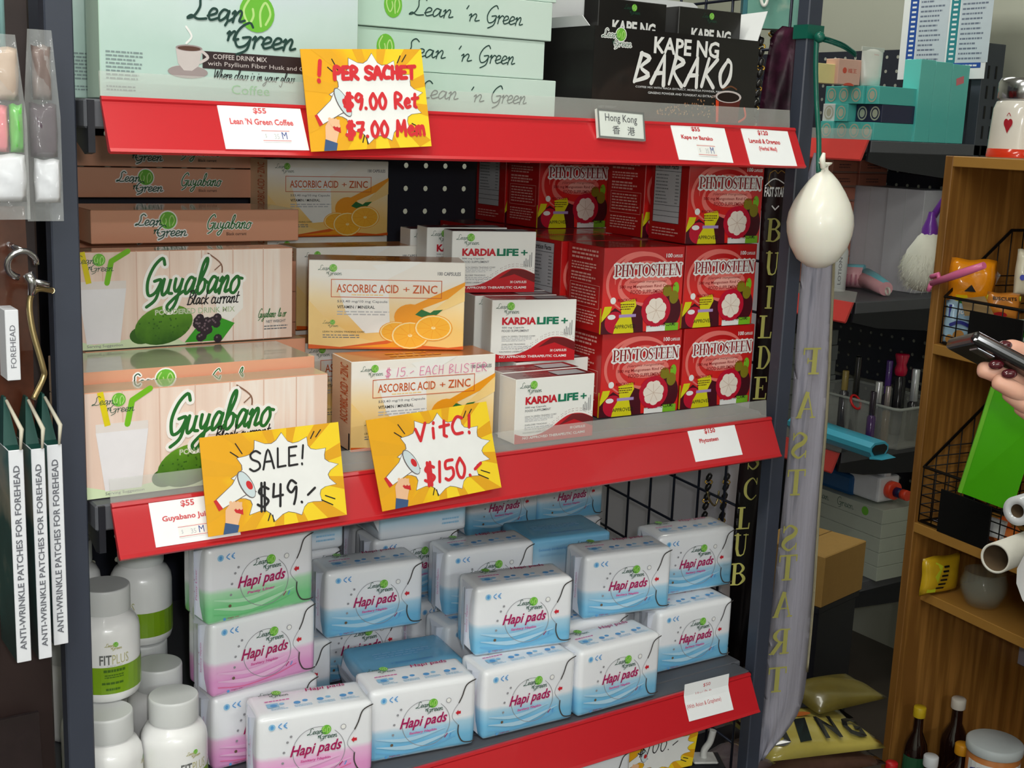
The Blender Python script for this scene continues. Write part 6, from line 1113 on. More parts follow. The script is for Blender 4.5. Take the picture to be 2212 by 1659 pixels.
# ---------------------------------------------------------------- wooden shelf unit on the right
WO = Vector((1.85, 1.395, 0)); WRZ = -.1304; ED = Vector((math.cos(WRZ), math.sin(WRZ), 0)); EL = Vector((-math.sin(WRZ), math.cos(WRZ), 0))
def wp(px, py, depth): return onP(px, py, WO+ED*depth, ED)
def wq(px, py, yl): return onP(px, py, WO+EL*yl, EL)
def wl(p): q = Vector(p)-WO; return Vector((q.dot(ED), q.dot(EL), p[2]))
wood = ramp_mat('oak_veneer', [(.25, (132, 88, 36)), (.5, (150, 104, 46)), (.75, (166, 116, 54))], 'X', -2, 3, .5, noise=3.0, nscale=5, stretch=(12, 12, .6))
wood2 = M('oak_edge', (178, 130, 60), .5, var=.06, scale=20)
ws = empty('wooden_shelf', WO, WRZ, 'light oak open shelf unit at the right edge with black wire baskets', 'shelf')
LEN = -.85
obj('side_panel', box_mesh(0, .32, 0, .018, 0, 1.4815, .001), ws, wood); obj('side_panel', box_mesh(0, .32, LEN-.018, LEN, 0, 1.4815, .001), ws, wood); obj('back_panel', box_mesh(.312, .32, LEN, 0, .62, 1.463, 0), ws, wood); obj('back_panel', box_mesh(.312, .32, LEN, 0, .03, .5, 0), ws, wood)
obj('gap_wall_panel', box_mesh(.316, .324, LEN, 0, .5, .62, 0), ws, M('gap_wall_lilac', (170, 168, 186), .5))  # pale panel stands in for the wall showing through the back panel's gap
for z, x0 in ((1.4815, 0), (1.155, .0), (.826, .0), (.690, .035), (.30, .0)): obj('shelf_board', box_mesh(x0, .312, LEN, 0, z-.018, z, .001), ws, wood2)
S1, S2, S3, S4 = 1.1555, .8265, .6905, .3005
wirek = M('basket_black', (18, 18, 20), .4, .3)
def basket(z0, fh, bh, y0, y1, dep, lab, plate, nx=9, nz=5):
    o = empty('wire_basket', WO+ED*.004, WRZ, lab, 'basket', 'black wire baskets'); T = lambda pts, r: obj('wire', tube_mesh(pts, r, 6), o, wirek)
    def top(x): return z0+fh+(bh-fh)*min(1, x/(dep*.55))
    obj('rim', tube_mesh([(0, y0, z0+fh), (0, y1, z0+fh), (dep*.55, y1, z0+bh), (dep, y1, z0+bh), (dep, y0, z0+bh), (dep*.55, y0, z0+bh)], .003, 8, True), o, wirek)
    obj('base_frame', tube_mesh([(.006, y0, z0+.003), (.006, y1, z0+.003), (dep-.006, y1, z0+.003), (dep-.006, y0, z0+.003)], .0025, 8, True), o, wirek)
    for k in range(nx+1):
        x = dep*k/nx
        for y in (y0, y1): T([(x, y, z0+.003), (x, y, top(x))], .0011)
        T([(x, y0, z0+.003), (x, y1, z0+.003)], .0011)
    ny = int((y1-y0)/.03)
    for k in range(ny+1): y = y0+(y1-y0)*k/ny; T([(0, y, z0+.003), (0, y, z0+fh)], .0011)
    for k in range(1, nz+3):
        z = z0+fh*k/nz
        if z < z0+fh: T([(0, y0, z), (0, y1, z)], .0011)
        xs = 0 if z <= z0+fh else dep*.55*(z-z0-fh)/(bh-fh)
        if z < z0+bh:
            for y in (y0, y1): T([(xs, y, z), (dep, y, z)], .0011)
    a, b, c, d = plate; obj('name_plate', box_mesh(-.0045, -.0015, a, b, z0+c, z0+d, .0005), o, M('plate_black', (12, 12, 13), .35))
    return o
basket(S1, .085, .20, -.40, -.012, .26, 'black wire basket of snacks on the upper wooden shelf', (-.19, -.075, .006, .07))
basket(S2, .105, .225, -.40, -.006, .28, 'black wire basket holding the green folder on the lower wooden shelf', (-.17, -.055, .0, .078), 10, 6)
def packet(name, px0, px1, ptop, pbot, depth, m, t, lab, cat, rz=None, prints=None, seed=1):
    f_ = (lambda x, y: wq(x, y, -.024)) if depth is None else (lambda x, y: wp(x, y, depth)); a, b = f_(px0, pbot), f_(px1, pbot); mid = (a+b)/2
    s = (mid-EYE).dot(CF)/FPX; w_ = (px1-px0)*s if depth is not None else (b-a).length; h_ = (pbot-ptop)*s; mid.z = max(mid.z, S3+.001)
    o = empty(name, mid, rz if rz is not None else -.75, lab, cat); obj('film', pillow(w_, h_, t, seed=seed), o, m)
    if prints:
        P = Print(); prints(P, w_, h_); obj('print', P.mesh(lambda u, v, n: (u-w_/2, -t*.5*((max(0, math.sin(PI*u/w_))*max(0, math.sin(PI*v/h_)))**.47)*1.12-n-.001, v)), o)
    return o
ora = M('snack_orange', (246, 150, 20), .15, coat=.6, var=.15, scale=50); yls = M('snack_yellow', (238, 206, 30), .2, coat=.5, var=.1)
def pr1(P, w, h): P.rect(w*.15, h*.05, w*.8, h*.3, yls, .5); P.poly([(w*.3, h*.38), (w*.55, h*.38), (w*.44, h*.52)], black, 1); P.ell(w*.3, h*.15, w*.06, h*.08, M('snack_leaf', (60, 140, 60), .4), 1)
sb = packet('snack_bag', 2046, 2142, 560, 668, .05, ora, .04, 'shiny orange snack bag closed with a pink clip', 'snack bag', None, pr1, 4)
ca, cb_ = wp(2012, 612, -.012), wp(2126, 573, -.004); o = empty('bag_clip', ca, 0, 'pink plastic bag clip across the orange snack bag', 'clip'); pkc = M('clip_pink', (240, 120, 170), .35, coat=.3); dv = cb_-ca
obj('arm', tube_mesh([(0, 0, 0), dv*.5, dv], [.0055, .0075, .006], 8), o, pkc); obj('hinge', tube_mesh([dv*-.02+Vector((0, 0, .012)), dv*.12+Vector((0, 0, .012)), dv*.16], .0045, 8), o, pkc); obj('hook', tube_mesh([(0, 0, 0), -dv*.05+Vector((0, 0, -.012))], .004, 8), o, pkc)
def pr2(P, w, h): P.rect(w*.1, h*.62, w*.95, h*.9, M('packet_navy', (44, 50, 140), .4), .5); P.fit('Joy', w*.35, h*.66, w*.8, h*.85, white, 1, .02, .3); P.ell(w*.5, h*.2, w*.2, h*.14, M('biscuit', (206, 150, 80), .5), .6); P.ell(w*.2, h*.12, w*.12, h*.1, MATS['biscuit'], .8); P.stroke([(w*.2, h*.45), (w*.5, h*.52), (w*.9, h*.42)], .006, MATS['packet_navy'], .8)
packet('biscuit_packet', 2036, 2095, 648, 742, .03, M('packet_sky', (170, 206, 230), .25, coat=.4), .022, 'light blue and white biscuit packet behind the upper basket wires', 'snack packet', None, pr2, 5)
def pr3(P, w, h): P.rect(0, h*.72, w, h*.9, M('packet_lime', (196, 206, 40), .4), .5); P.fit('BISCUITS', w*.15, h*.75, w*.85, h*.87, black, 1, .02); P.rect(0, h*.4, w, h*.47, MATS['packet_lime'], .5); P.ell(w*.4, h*.2, w*.2, h*.12, MATS['print_red'], .6)
packet('biscuit_packet', 2128, 2198, 632, 690, .06, M('packet_amber', (206, 130, 50), .2, coat=.5, var=.2), .03, 'amber and yellow biscuit packet lying in the upper basket', 'snack packet', None, pr3, 6)
o = packet('snack_packet', 2188, 2236, 540, 640, .11, M('packet_cream', (226, 220, 196), .3, coat=.3), .03, 'cream snack packet with a blue dot at the picture edge', 'snack packet', None, lambda P, w, h: P.ell(w*.25, h*.42, w*.1, w*.13, M('dot_blue', (80, 90, 190), .4), 1), 7)
packet('snack_packet', 2196, 2260, 690, 745, .03, M('packet_mint', (200, 226, 206), .25, coat=.4), .03, 'white and green packet right of the black basket plate', 'snack packet', None, lambda P, w, h: P.stroke([(w*.05, h*.3), (w*.3, h*.6), (w*.6, h*.45)], .008, MATS['guy_leaf'], 1), 8)
a = [wp(2076, 645, .02), wp(2126, 640, .02), wp(2148, 684, .012), wp(2084, 682, .012)]; o = empty('card', a[3], 0, 'plain tan card stuck in front of the orange bag', 'card'); bm = bmesh.new(); hull(bm, [p-a[3] for p in a], [p-a[3]+ED*.0012 for p in a]); obj('sheet', bm_mesh(bm), o, M('tan_card', (168, 140, 96), .7))
a = [wp(2112, 578, .09), wp(2138, 572, .09), wp(2160, 594, .09), wp(2146, 620, .09)]; o = empty('plastic_bag', a[3], 0, 'scrap of clear plastic beside the orange bag', 'plastic bag'); bm = bmesh.new(); hull(bm, [p-a[3] for p in a], [p-a[3]+ED*.002 for p in a]); obj('sheet', bm_mesh(bm), o, film)
# green folder
a = [onD(2141, 836, 2.0), onD(2250, 905, 2.0), onD(2185, 1105, 2.06), onD(2069, 1062, 2.06)]; o = empty('folder', a[3], 0, 'bright green folder leaning in the lower wire basket', 'folder'); gfm = M('folder_green', (86, 200, 20), .35, coat=.2); nn = (a[1]-a[0]).cross(a[3]-a[0]).normalized(); nn = nn if nn.dot(CF) > 0 else -nn
bm = bmesh.new(); hull(bm, [p-a[3] for p in a], [p-a[3]+nn*.004 for p in a]); obj('cover', bm_mesh(bm), o, gfm)
b = [a[0], a[0].lerp(a[1], .07), a[3].lerp(a[2], .07), a[3]]; bm = bmesh.new(); hull(bm, [p-a[3]-nn*.0015 for p in b], [p-a[3] for p in b]); obj('spine', bm_mesh(bm), o, M('folder_light', (130, 220, 60), .35))
# basket contents
p = wp(1990, 1100, .05); o = empty('cup', p, 0, 'small white cup in the lower wire basket', 'cup'); obj('cup_body', lathe_mesh([(0, 0), (.014, 0), (.017, .03), (.0155, .03), (.013, .003), (0, .003)], 20), o, M('cup_white', (236, 236, 232), .3))
g0, g1 = wp(2092, 1062, .01), wp(2195, 1092, .01); o = empty('sunglasses', g0, 0, 'black folded sunglasses resting on the lower basket rim', 'glasses'); dv = g1-g0; glm = M('glasses_black', (16, 16, 18), .12, coat=.6); obj('temple', tube_mesh([(0, 0, 0), dv*.5+Vector((0, 0, -.003)), dv], [.005, .004, .003], 8), o, glm); obj('temple', tube_mesh([(0, 0, -.008), dv*.6+Vector((0, 0, -.018)), dv+Vector((0, 0, -.02))], .0032, 8), o, glm); bm = bmesh.new(); bm_box(bm, -.008, .008, -.006, .006, -.014, .006, .003); obj('hinge_block', bm_mesh(bm), o, glm)
orl = M('roll_orange', (216, 96, 40), .4, coat=.2)
for q0, q1, lab in (((2112, 1158), (2180, 1128), 'orange rolled tube lying upper in the lower basket'), ((2146, 1172), (2200, 1152), 'pale orange rolled tube lying beneath in the lower basket')):
    p, q = wp(*q0, .04), wp(*q1, .08); o = empty('rolled_tube', p, 0, lab, 'tube'); obj('roll', tube_mesh([(0, 0, 0), q-p], .0135, 16), o, orl if 'upper' in lab else M('roll_peach', (236, 130, 60), .4)); obj('core', tube_mesh([(p-q).normalized()*.001, (p-q).normalized()*.0012], .004, 10), o, M('core_dark', (90, 40, 20), .6))
a = [wp(2012, 1124, -.004), wp(2092, 1150, -.03), wp(2128, 1182, -.03), wp(2050, 1148, .02)]; a = [Vector((p.x, p.y, S2+.0008)) for p in (onZ(2005, 1122, S2), onZ(2100, 1152, S2), onZ(2160, 1180, S2), onZ(2110, 1120, S2))]; o = empty('paper_sheet', a[0], 0, 'pale lilac paper sheet under the lower basket', 'paper'); bm = bmesh.new(); hull(bm, [p-a[0] for p in a], [p-a[0]+Vector((0, 0, .0008)) for p in a]); obj('sheet', bm_mesh(bm), o, M('paper_lilac', (196, 196, 224), .6))
a = [wp(2098, 1105, .02), wp(2172, 1128, .02), wp(2162, 1165, .02), wp(2090, 1145, .02)]; o = empty('paper_sheet', a[3], 0, 'crumpled white wrapper in the lower basket', 'paper'); bm = bmesh.new(); hull(bm, [p-a[3] for p in a], [p-a[3]+ED*.006 for p in a]); obj('wrapper', bm_mesh(bm), o, paper)
# paper tubes sticking out
ptb = M('tube_paper', (224, 222, 210), .6); ptw = M('tube_film', (214, 218, 222), .2, coat=.4); core = M('tube_core', (120, 100, 76), .7)
for c0_, c1_, ro, ri, m, lab in ((onD(2197, 1104, 1.78), onD(2330, 1062, 1.9), .021, .010, ptw, 'clear film roll with a cardboard core, upper of two tubes at the right edge'), (onD(2150, 1206, 1.75), onD(2300, 1150, 1.9), .0215, .0185, ptb, 'white paper tube with a wide hollow end, lower of two at the right edge')):
    d = (c1_-c0_); L = d.length; o = empty('paper_tube', c0_, 0, lab, 'tube'); o.rotation_euler = d.to_track_quat('Z', 'Y').to_euler(); obj('wall', lathe_mesh([(ri, L), (ri, 0), (ro, 0), (ro, L), (ri, L)], 32), o, m); obj('inner', lathe_mesh([(ri-.0004, .001), (ri-.0004, L)], 28), o, core)
# third board: snack packet and glass bowl
def pr5(P, w, h):
    for k in range(6): P.rect(w*(.42-.03*k), h*(.75-.11*k), w*(.56-.02*k), h*(.80-.11*k), black, 1)
    P.poly([(w*.1, h*.1), (w*.3, h*.1), (w*.4, h*.8), (w*.25, h*.9)], MATS['packet_lime'], .5)
packet('snack_packet', 1986, 2064, 1203, 1288, None, M('packet_gold', (216, 176, 36), .2, coat=.5, var=.2), .03, 'yellow snack packet with black stripes on the low wooden board', 'snack packet', WRZ, pr5, 9)
p = onZ(2120, 1308, S3); o = empty('glass_bowl', p, 0, 'round glass bowl on the low wooden board', 'bowl'); o.scale = (.8, .8, .8); obj('bowl', lathe_mesh([(0, .002), (.03, .002), (.036, .006), (.05, .035), (.052, .055), (.045, .075), (.046, .082), (.043, .082), (.042, .075), (.049, .055), (.047, .036), (.033, .009), (0, .006)], 30), o, M('bowl_glass', (196, 204, 190), .05, alpha=.14, coat=.8))
# bottles at the bottom
dkb = M('sauce_dark', (30, 14, 10), .12, coat=.6)
def sauce(px, py, capc, r, h, lab, band=None, dep=.1):
    t = wq(px, py, dep); z = t.z; o = empty('sauce_bottle', (t.x, t.y, S4), 0, lab, 'bottle', 'bottles on the lowest wooden shelf'); h = z-S4
    obj('bottle_body', lathe_mesh([(0, 0), (r, 0), (r, h*.5), (r*.9, h*.58), (r*.42, h*.72), (r*.38, h-.016)], 24), o, dkb); obj('cap', lathe_mesh([(r*.5, h-.02), (r*.52, h-.018), (r*.52, h-.002), (r*.46, h), (0, h)], 22), o, M('scap_%d_%d_%d' % capc, capc, .4))
    if band:
        P = Print()
        for k in range(10): P.rect(-.03+.006*k, h*.2, -.03+.006*(k+1), h*.46, band, .5)
        obj('label_band', P.mesh(lambda u, v, n: ((r+n)*math.cos(-2.3+u/r), (r+n)*math.sin(-2.3+u/r), v)), o)
sauce(1988, 1526, (200, 170, 30), .022, .2, 'dark sauce bottle with a yellow cap on the lowest wooden shelf', M('band_green', (40, 90, 60), .4), -.035)
sauce(2072, 1508, (196, 190, 180), .026, .22, 'dark bottle with a pale round cap leaning at the back of the lowest shelf', None, -.04)
sauce(2012, 1632, (216, 220, 224), .026, .12, 'bottle with a white cap at the front of the lowest wooden shelf', None, -.09)
sauce(2080, 1606, (216, 150, 30), .026, .14, 'bottle with an orange cap on the lowest wooden shelf', None, -.10)
sauce(1927, 1646, (206, 30, 36), .022, .1, 'bottle with a red cap nearest the wooden side panel', None, -.03)
p = wq(2150, 1600, -.17); o = empty('plastic_jar', (p.x, p.y, S4), 0, 'plastic jar with a pale lid at the lower right corner', 'jar'); h = p.z-S4; obj('jar_body', lathe_mesh([(0, 0), (.044, 0), (.046, .004), (.046, h-.02), (.042, h-.014)], 28), o, M('jar_orange', (206, 130, 70), .3, coat=.3)); obj('lid', lathe_mesh([(.048, h-.018), (.049, h-.016), (.049, h-.002), (.046, h), (0, h+.001)], 30), o, M('jar_lid', (196, 204, 206), .4)); P = Print()
for k in range(12): P.rect(-.06+.01*k, h*.3, -.05+.01*k, h-.03, white, .5)
P.stroke([(-.05, h*.7), (0, h*.78), (.05, h*.6)], .008, M('jar_navy', (50, 60, 150), .4), 1); P.fit('HOT', -.045, h*.5, -.005, h*.62, MATS['print_red'], 1, .03); obj('label_band', P.mesh(lambda u, v, n: ((.046+n)*math.cos(-2.3+u/.046), (.046+n)*math.sin(-2.3+u/.046), v)), o)
# ceramic jar on top
p = onZ(2196, 341, 1.482); p = Vector((max(p.x, 1.91), p.y, 1.482)); p = wp(2196, 341, .075); s = (p-EYE).dot(CF)/FPX; o = empty('ceramic_jar', (p.x, p.y, 1.4817), 0, 'white ceramic jar with red base, heart motif and silver lid on the wooden shelf', 'jar'); hj = 122*s; R_ = 62*s
obj('jar_body', lathe_mesh([(0, 0), (R_*1.0, 0), (R_*1.02, .003), (R_*1.0, hj*.16), (R_*.98, hj*.5), (R_*.94, hj*.85), (R_*.86, hj*.97), (R_*.74, hj)], 40), o, M('ceramic_white', (236, 230, 220), .12, coat=.6)); obj('red_base', lathe_mesh([(R_*1.022, .001), (R_*1.03, .003), (R_*1.012, hj*.155), (R_*1.0, hj*.16)], 40), o, M('ceramic_red', (226, 60, 30), .15, coat=.5)); obj('lid', lathe_mesh([(R_*.80, hj), (R_*.86, hj+.003), (R_*.86, hj+.028), (R_*.78, hj+.036), (0, hj+.038)], 40), o, chrome)
Q = Print(); hr = M('heart_red', (170, 30, 44), .4); Q.ell(-.003, .003, .0042, .005, hr, 1, 14, .5); Q.ell(.003, .003, .0042, .005, hr, 1.1, 14, -.5); Q.poly([(-.0062, .001), (.0062, .001), (0, -.008)], hr, 1.2); Q.stroke([(-.003, .011), (0, .014), (.003, .011)], .0009, hr, 1); obj('heart_motif', Q.mesh(lambda u, v, n: ((R_*1.0+n)*math.cos(-2.95+u/R_), (R_*1.0+n)*math.sin(-2.95+u/R_), hj*.55+v*1.5)), o)
o = empty('cord', (2.93, 1.92, 1.6), 0, 'thin dark cord hanging against the wall above the ceramic jar', 'cord'); obj('cord_line', tube_mesh([(0, 0, 0), (.01, .002, .5), (0, 0, 1.0)], .004, 8), o, M('cord_brown', (74, 56, 40), .6))
# ---------------------------------------------------------------- bags of snacks low behind the sash
st = empty('low_stand', (1.65, 1.55, 0), 0, 'dark low stand carrying the black and yellow bags', 'stand'); obj('stand_top', box_mesh(-.17, .19, -.12, .05, .36, .395, .003), st, steeld)
for x, y in ((-.15, -.10), (.17, -.10), (.17, .03), (-.15, .03)): obj('leg', box_mesh(x-.012, x+.012, y-.012, y+.012, 0, .36, .001), st, steeld)
sack = M('sack_yellow', (206, 190, 96), .2, coat=.6, var=.15, scale=30); sackk = M('sack_black', (16, 16, 18), .2, coat=.5); sackb = M('sack_brown', (96, 70, 60), .25, coat=.5, var=.3)
def flatbag(px, py, z, w, d, h, rz, m, lab, deco=None):
    c = onZ(px, py, z+h); o = empty('snack_bag', (c.x, c.y, z), rz, lab, 'snack bag', 'flat snack bags behind the sash'); bm = bmesh.new(); me = pillow(w, d, h*2, 12, len(lab)); bm.from_mesh(me); bmesh.ops.rotate(bm, verts=bm.verts[:], cent=(0, 0, 0), matrix=Matrix.Rotation(-PI/2, 3, 'X'))
    for v in bm.verts: v.co.y = v.co.y if 0 else -v.co.y if 0 else v.co.y; v.co.z = max(v.co.z, -.004)+.004
    bmesh.ops.translate(bm, verts=bm.verts[:], vec=(0, d/2 if min(v.co.y for v in bm.verts) < -.01 else -d/2, 0)); obj('film', bm_mesh(bm, smooth=True), o, m)
    if deco:
        P = Print(); deco(P, w, d); obj('print', P.mesh(lambda u, v, n: (u-w/2, v-d/2, .005+h*((max(0, math.sin(PI*u/w))**.5)*(max(0, math.sin(PI*v/d))**.45))*1.18+n)), o)
def pr6(P, w, d):
    P.poly([(w*.02, d*.55), (w*.98, d*.62), (w*.98, d*.95), (w*.02, d*.95)], sackk, .5)
    for k, ch in enumerate('GING'): P.fit(ch, w*(.08+.22*k), d*.12, w*(.26+.22*k), d*.5, sackk, 1, .04, .2)
    P.ell(w*.45, d*.6, w*.12, d*.06, M('sack_orange', (206, 110, 40), .4), 1.4)
flatbag(1738, 1600, .396, .24, .16, .026, -.25, sackb, 'brown glossy bag lowest in the pile behind the sash')
flatbag(1742, 1560, .424, .235, .165, .026, -.3, sack, 'yellow bag with bold black letters on the pile behind the sash', pr6)
flatbag(1800, 1478, .452, .17, .12, .022, -.1, M('sack_olive', (120, 108, 50), .3, coat=.3, var=.2), 'dull olive bag behind the lettered yellow one')
flatbag(1618, 1500, .452, .10, .09, .03, .1, M('sack_gold', (216, 170, 50), .15, coat=.6, var=.3, scale=60), 'golden glossy bag between the sash and the right post')
flatbag(1590, 1622, .425, .1, .1, .025, .2, M('sack_mauve', (110, 96, 100), .15, coat=.6, var=.4, scale=60), 'mauve glossy bag low beside the white hook')
# ---------------------------------------------------------------- lowest shelf of the rack
LB = ZB+.0005
for i, (x, y) in enumerate(((.80, 1.27), (.945, 1.26), (.655, 1.29))):
    for k in range(2): inst('pad_blue', (x+.069, y, LB+LV*k), -.1, 'pad pack stacked out of sight on the lowest shelf', 'sanitary pads', 'pad packs on the lowest shelf')
p3 = onZ(1200, 1622, LB+LV*2+.0925)
inst('pad_blue', (.945+.075, 1.262, LB+LV*2), -.1, 'pad pack topmost on the lowest shelf, cut by the bottom picture edge', 'sanitary pads', 'pad packs on the lowest shelf')
inst('pad_blue', (.80+.07, 1.272, LB+LV*2), -.1, 'pad pack left of the topmost one on the lowest shelf', 'sanitary pads', 'pad packs on the lowest shelf')
a = [onY(1352, 1592, 1.275), onY(1512, 1560, 1.275), onY(1335, 1648, 1.262)]
mega_sign(a[2]+Vector((0, 0, -.03)), a[1]+(a[2]-a[0])+Vector((0, 0, -.03)), a[0], [('$100.-', .2, .5, .75, .3, inkblack, .0016)], 'yellow megaphone sign with a black marker price on the lowest shelf')
hk = onY(1520, 1640, 1.34); o = empty('plastic_hook', hk, -.5, 'white plastic hook with a square base beside the lowest shelf', 'hook'); whk = M('hook_white', (236, 236, 232), .35, coat=.3); obj('base_plate', box_mesh(-.02, .02, -.018, .018, 0, .004, .002), o, whk); obj('arm', tube_mesh(smooth_pts([(0, 0, .002), (0, 0, .016), (.008, 0, .03), (.012, 0, .05)], 5), [.0055]*16, 10), o, whk)
hb = empty('storage_box', (hk.x, hk.y, 0), -.5, 'dark box under the white plastic hook', 'carton'); obj('carton', box_mesh(-.03, .03, -.025, .025, 0, hk.z-.0005, .002), hb, steeld); obj('red_edge', box_mesh(.0302, .0308, -.02, .02, hk.z-.08, hk.z-.004, 0), hb, M('edge_red', (200, 40, 36), .4))
# ---------------------------------------------------------------- customer at the right edge, holding a phone
skin = ramp_mat('skin', [(.3, (206, 150, 128)), (.6, (222, 168, 146)), (.8, (228, 176, 152))], 'Z', .9, 1.6, .45, noise=.6, nscale=14); MATS['skin'].node_tree.nodes['Principled BSDF'].inputs['Subsurface Weight'].default_value = .1
nail = M('nail_polish', (74, 16, 26), .15, coat=.7); shirtm = M('shirt_white', (232, 236, 238), .75, var=.03, scale=90, bump=.15); trous = M('trouser_navy', (36, 42, 60), .8)
PC = onD(2585, 1200, 1.46); PX, PY = PC.x, PC.y       # where the person stands
person = empty('person', (PX, PY, 0), 0, 'person at the right edge in a white shirt with navy piping, holding a black phone', 'person')
def skin_mesh(name, chains, mat, sub=2, root=0):
    """chains: list of [(pos, radius), ...]; a chain starting on an existing position joins there"""
    V, E, Rr = [], [], []
    def idx(p, r):
        for i, q in enumerate(V):
            if (Vector(q)-Vector(p)).length < 1e-5: return i
        V.append(tuple(p)); Rr.append(r); return len(V)-1
    for ch in chains:
        last = None
        for p, r in ch:
            i = idx(p, r)
            if last is not None and i != last: E.append((last, i))
            last = i
    me = bpy.data.meshes.new(name); me.from_pydata(V, E, []); ob = bpy.data.objects.new(name, me); COL.objects.link(ob)
    ob.modifiers.new('skin', 'SKIN'); 
    if not me.skin_vertices: me.skin_vertices_add() if hasattr(me, 'skin_vertices_add') else None
    if not me.skin_vertices:
        bpy.context.view_layer.objects.active = ob; ob.select_set(True); bpy.ops.mesh.customdata_skin_add()
    for i, r in enumerate(Rr):
        sv = me.skin_vertices[0].data[i]; sv.radius = r if isinstance(r, tuple) else (r, r); sv.use_root = (i == root)
    sd = ob.modifiers.new('sub', 'SUBSURF'); sd.levels = sub; sd.render_levels = sub
    dg = bpy.context.evaluated_depsgraph_get(); new = bpy.data.meshes.new_from_object(ob.evaluated_get(dg)); bpy.data.objects.remove(ob)
    new.polygons.foreach_set('use_smooth', [True]*len(new.polygons)); new.materials.clear(); new.materials.append(mat); return new
BASE = Vector((PX, PY, 0)); L = lambda p: Vector(p)-BASE
FW = Vector((-.62, .78, 0)).normalized(); SD = Vector((FW.y, -FW.x, 0))          # facing the shelves; SD = right-hand side
def at(f, s, z): return FW*f + SD*s + Vector((0, 0, z))
# hand with five fingers around the phone (positions read from the picture, at arm's length)
h_ = lambda px, py, d: L(onD(px, py, d))
wrist, palm = h_(2330, 905, 1.33), h_(2275, 870, 1.31)
elbow = at(.06, -.25, 1.04); sho = at(.0, -.185, 1.37)
fingers = [
 [(palm, .021), (h_(2250, 800, 1.29), .012), (h_(2222, 772, 1.28), .0112), (h_(2190, 752, 1.272), .0105), (h_(2166, 750, 1.266), .0085)],               # thumb, over the phone
 [(palm, .021), (h_(2228, 838, 1.262), .0115), (h_(2176, 818, 1.235), .0098), (h_(2132, 799, 1.235), .0096), (h_(2108, 797, 1.238), .0082)],             # index
 [(palm, .021), (h_(2240, 862, 1.26), .0112), (h_(2198, 848, 1.228), .0098), (h_(2162, 826, 1.226), .0094), (h_(2142, 820, 1.23), .008)],                # middle
 [(palm, .021), (h_(2250, 888, 1.27), .0108), (h_(2212, 874, 1.235), .0094), (h_(2184, 852, 1.232), .009), (h_(2168, 842, 1.236), .0076)],               # ring
 [(palm, .021), (h_(2262, 908, 1.285), .0098), (h_(2232, 900, 1.25), .0086), (h_(2206, 882, 1.245), .0078), (h_(2194, 874, 1.247), .0066)]]              # little
head_c = at(.03, 0, 1.60); neck = at(.0, 0, 1.42); chest = at(.0, 0, 1.27); waist = at(0, 0, 1.04); pelvis = at(0, 0, .90)
chains = [[(pelvis, (.125, .10)), (waist, (.115, .09)), (chest, (.135, .10)), (neck, .052), (at(.02, 0, 1.50), .052), (head_c, (.078, .088)), (at(.02, 0, 1.67), (.068, .075))],
 [(chest, (.135, .10)), (sho, .055), (elbow, .038), (wrist, .0255), (palm, .021)],
 [(chest, (.135, .10)), (at(0, .185, 1.37), .055), (at(-.05, .215, 1.10), .038), (at(-.03, .20, .90), .026), (at(-.03, .2, .82), .024)],
 [(pelvis, (.125, .10)), (at(0, -.10, .80), .082), (at(.02, -.11, .47), .055), (at(-.01, -.11, .10), .035), (at(.12, -.12, .035), .03)],
 [(pelvis, (.125, .10)), (at(0, .10, .80), .082), (at(.02, .11, .47), .055), (at(-.01, .11, .10), .035), (at(.12, .12, .035), .03)]] + fingers
for k in range(4): chains.append([(at(-.03, .2, .82), .024), (at(-.055+.018*k, .2, .755), .009), (at(-.052+.018*k, .195, .705), .0085)])
chains.append([(at(-.03, .2, .82), .024), (at(.012, .185, .785), .01), (at(.02, .18, .745), .009)])
bme = skin_mesh('body', chains, skin); bm = bmesh.new(); bm.from_mesh(bme); bmesh.ops.create_uvsphere(bm, u_segments=24, v_segments=16, radius=1, matrix=Matrix.Translation(at(.015, 0, 1.585)) @ Matrix.Rotation(math.atan2(FW.y, FW.x), 4, 'Z') @ Matrix.Diagonal((.092, .076, .118, 1)))
for f in bm.faces: f.smooth = True
bm.to_mesh(bme); bm.free(); obj('body', bme, person)
for px, py, d in ((2170, 746, 1.256), (2180, 808, 1.219), (2152, 788, 1.222)):
    c = h_(px, py, d); bm = bmesh.new(); bmesh.ops.create_uvsphere(bm, u_segments=14, v_segments=8, radius=1, matrix=Matrix.Translation(c) @ CR.to_track_quat('X', 'Z').to_matrix().to_4x4() @ Matrix.Diagonal((.0078, .0042, .005, 1))); obj('fingernail', bm_mesh(bm, smooth=True), person, nail)
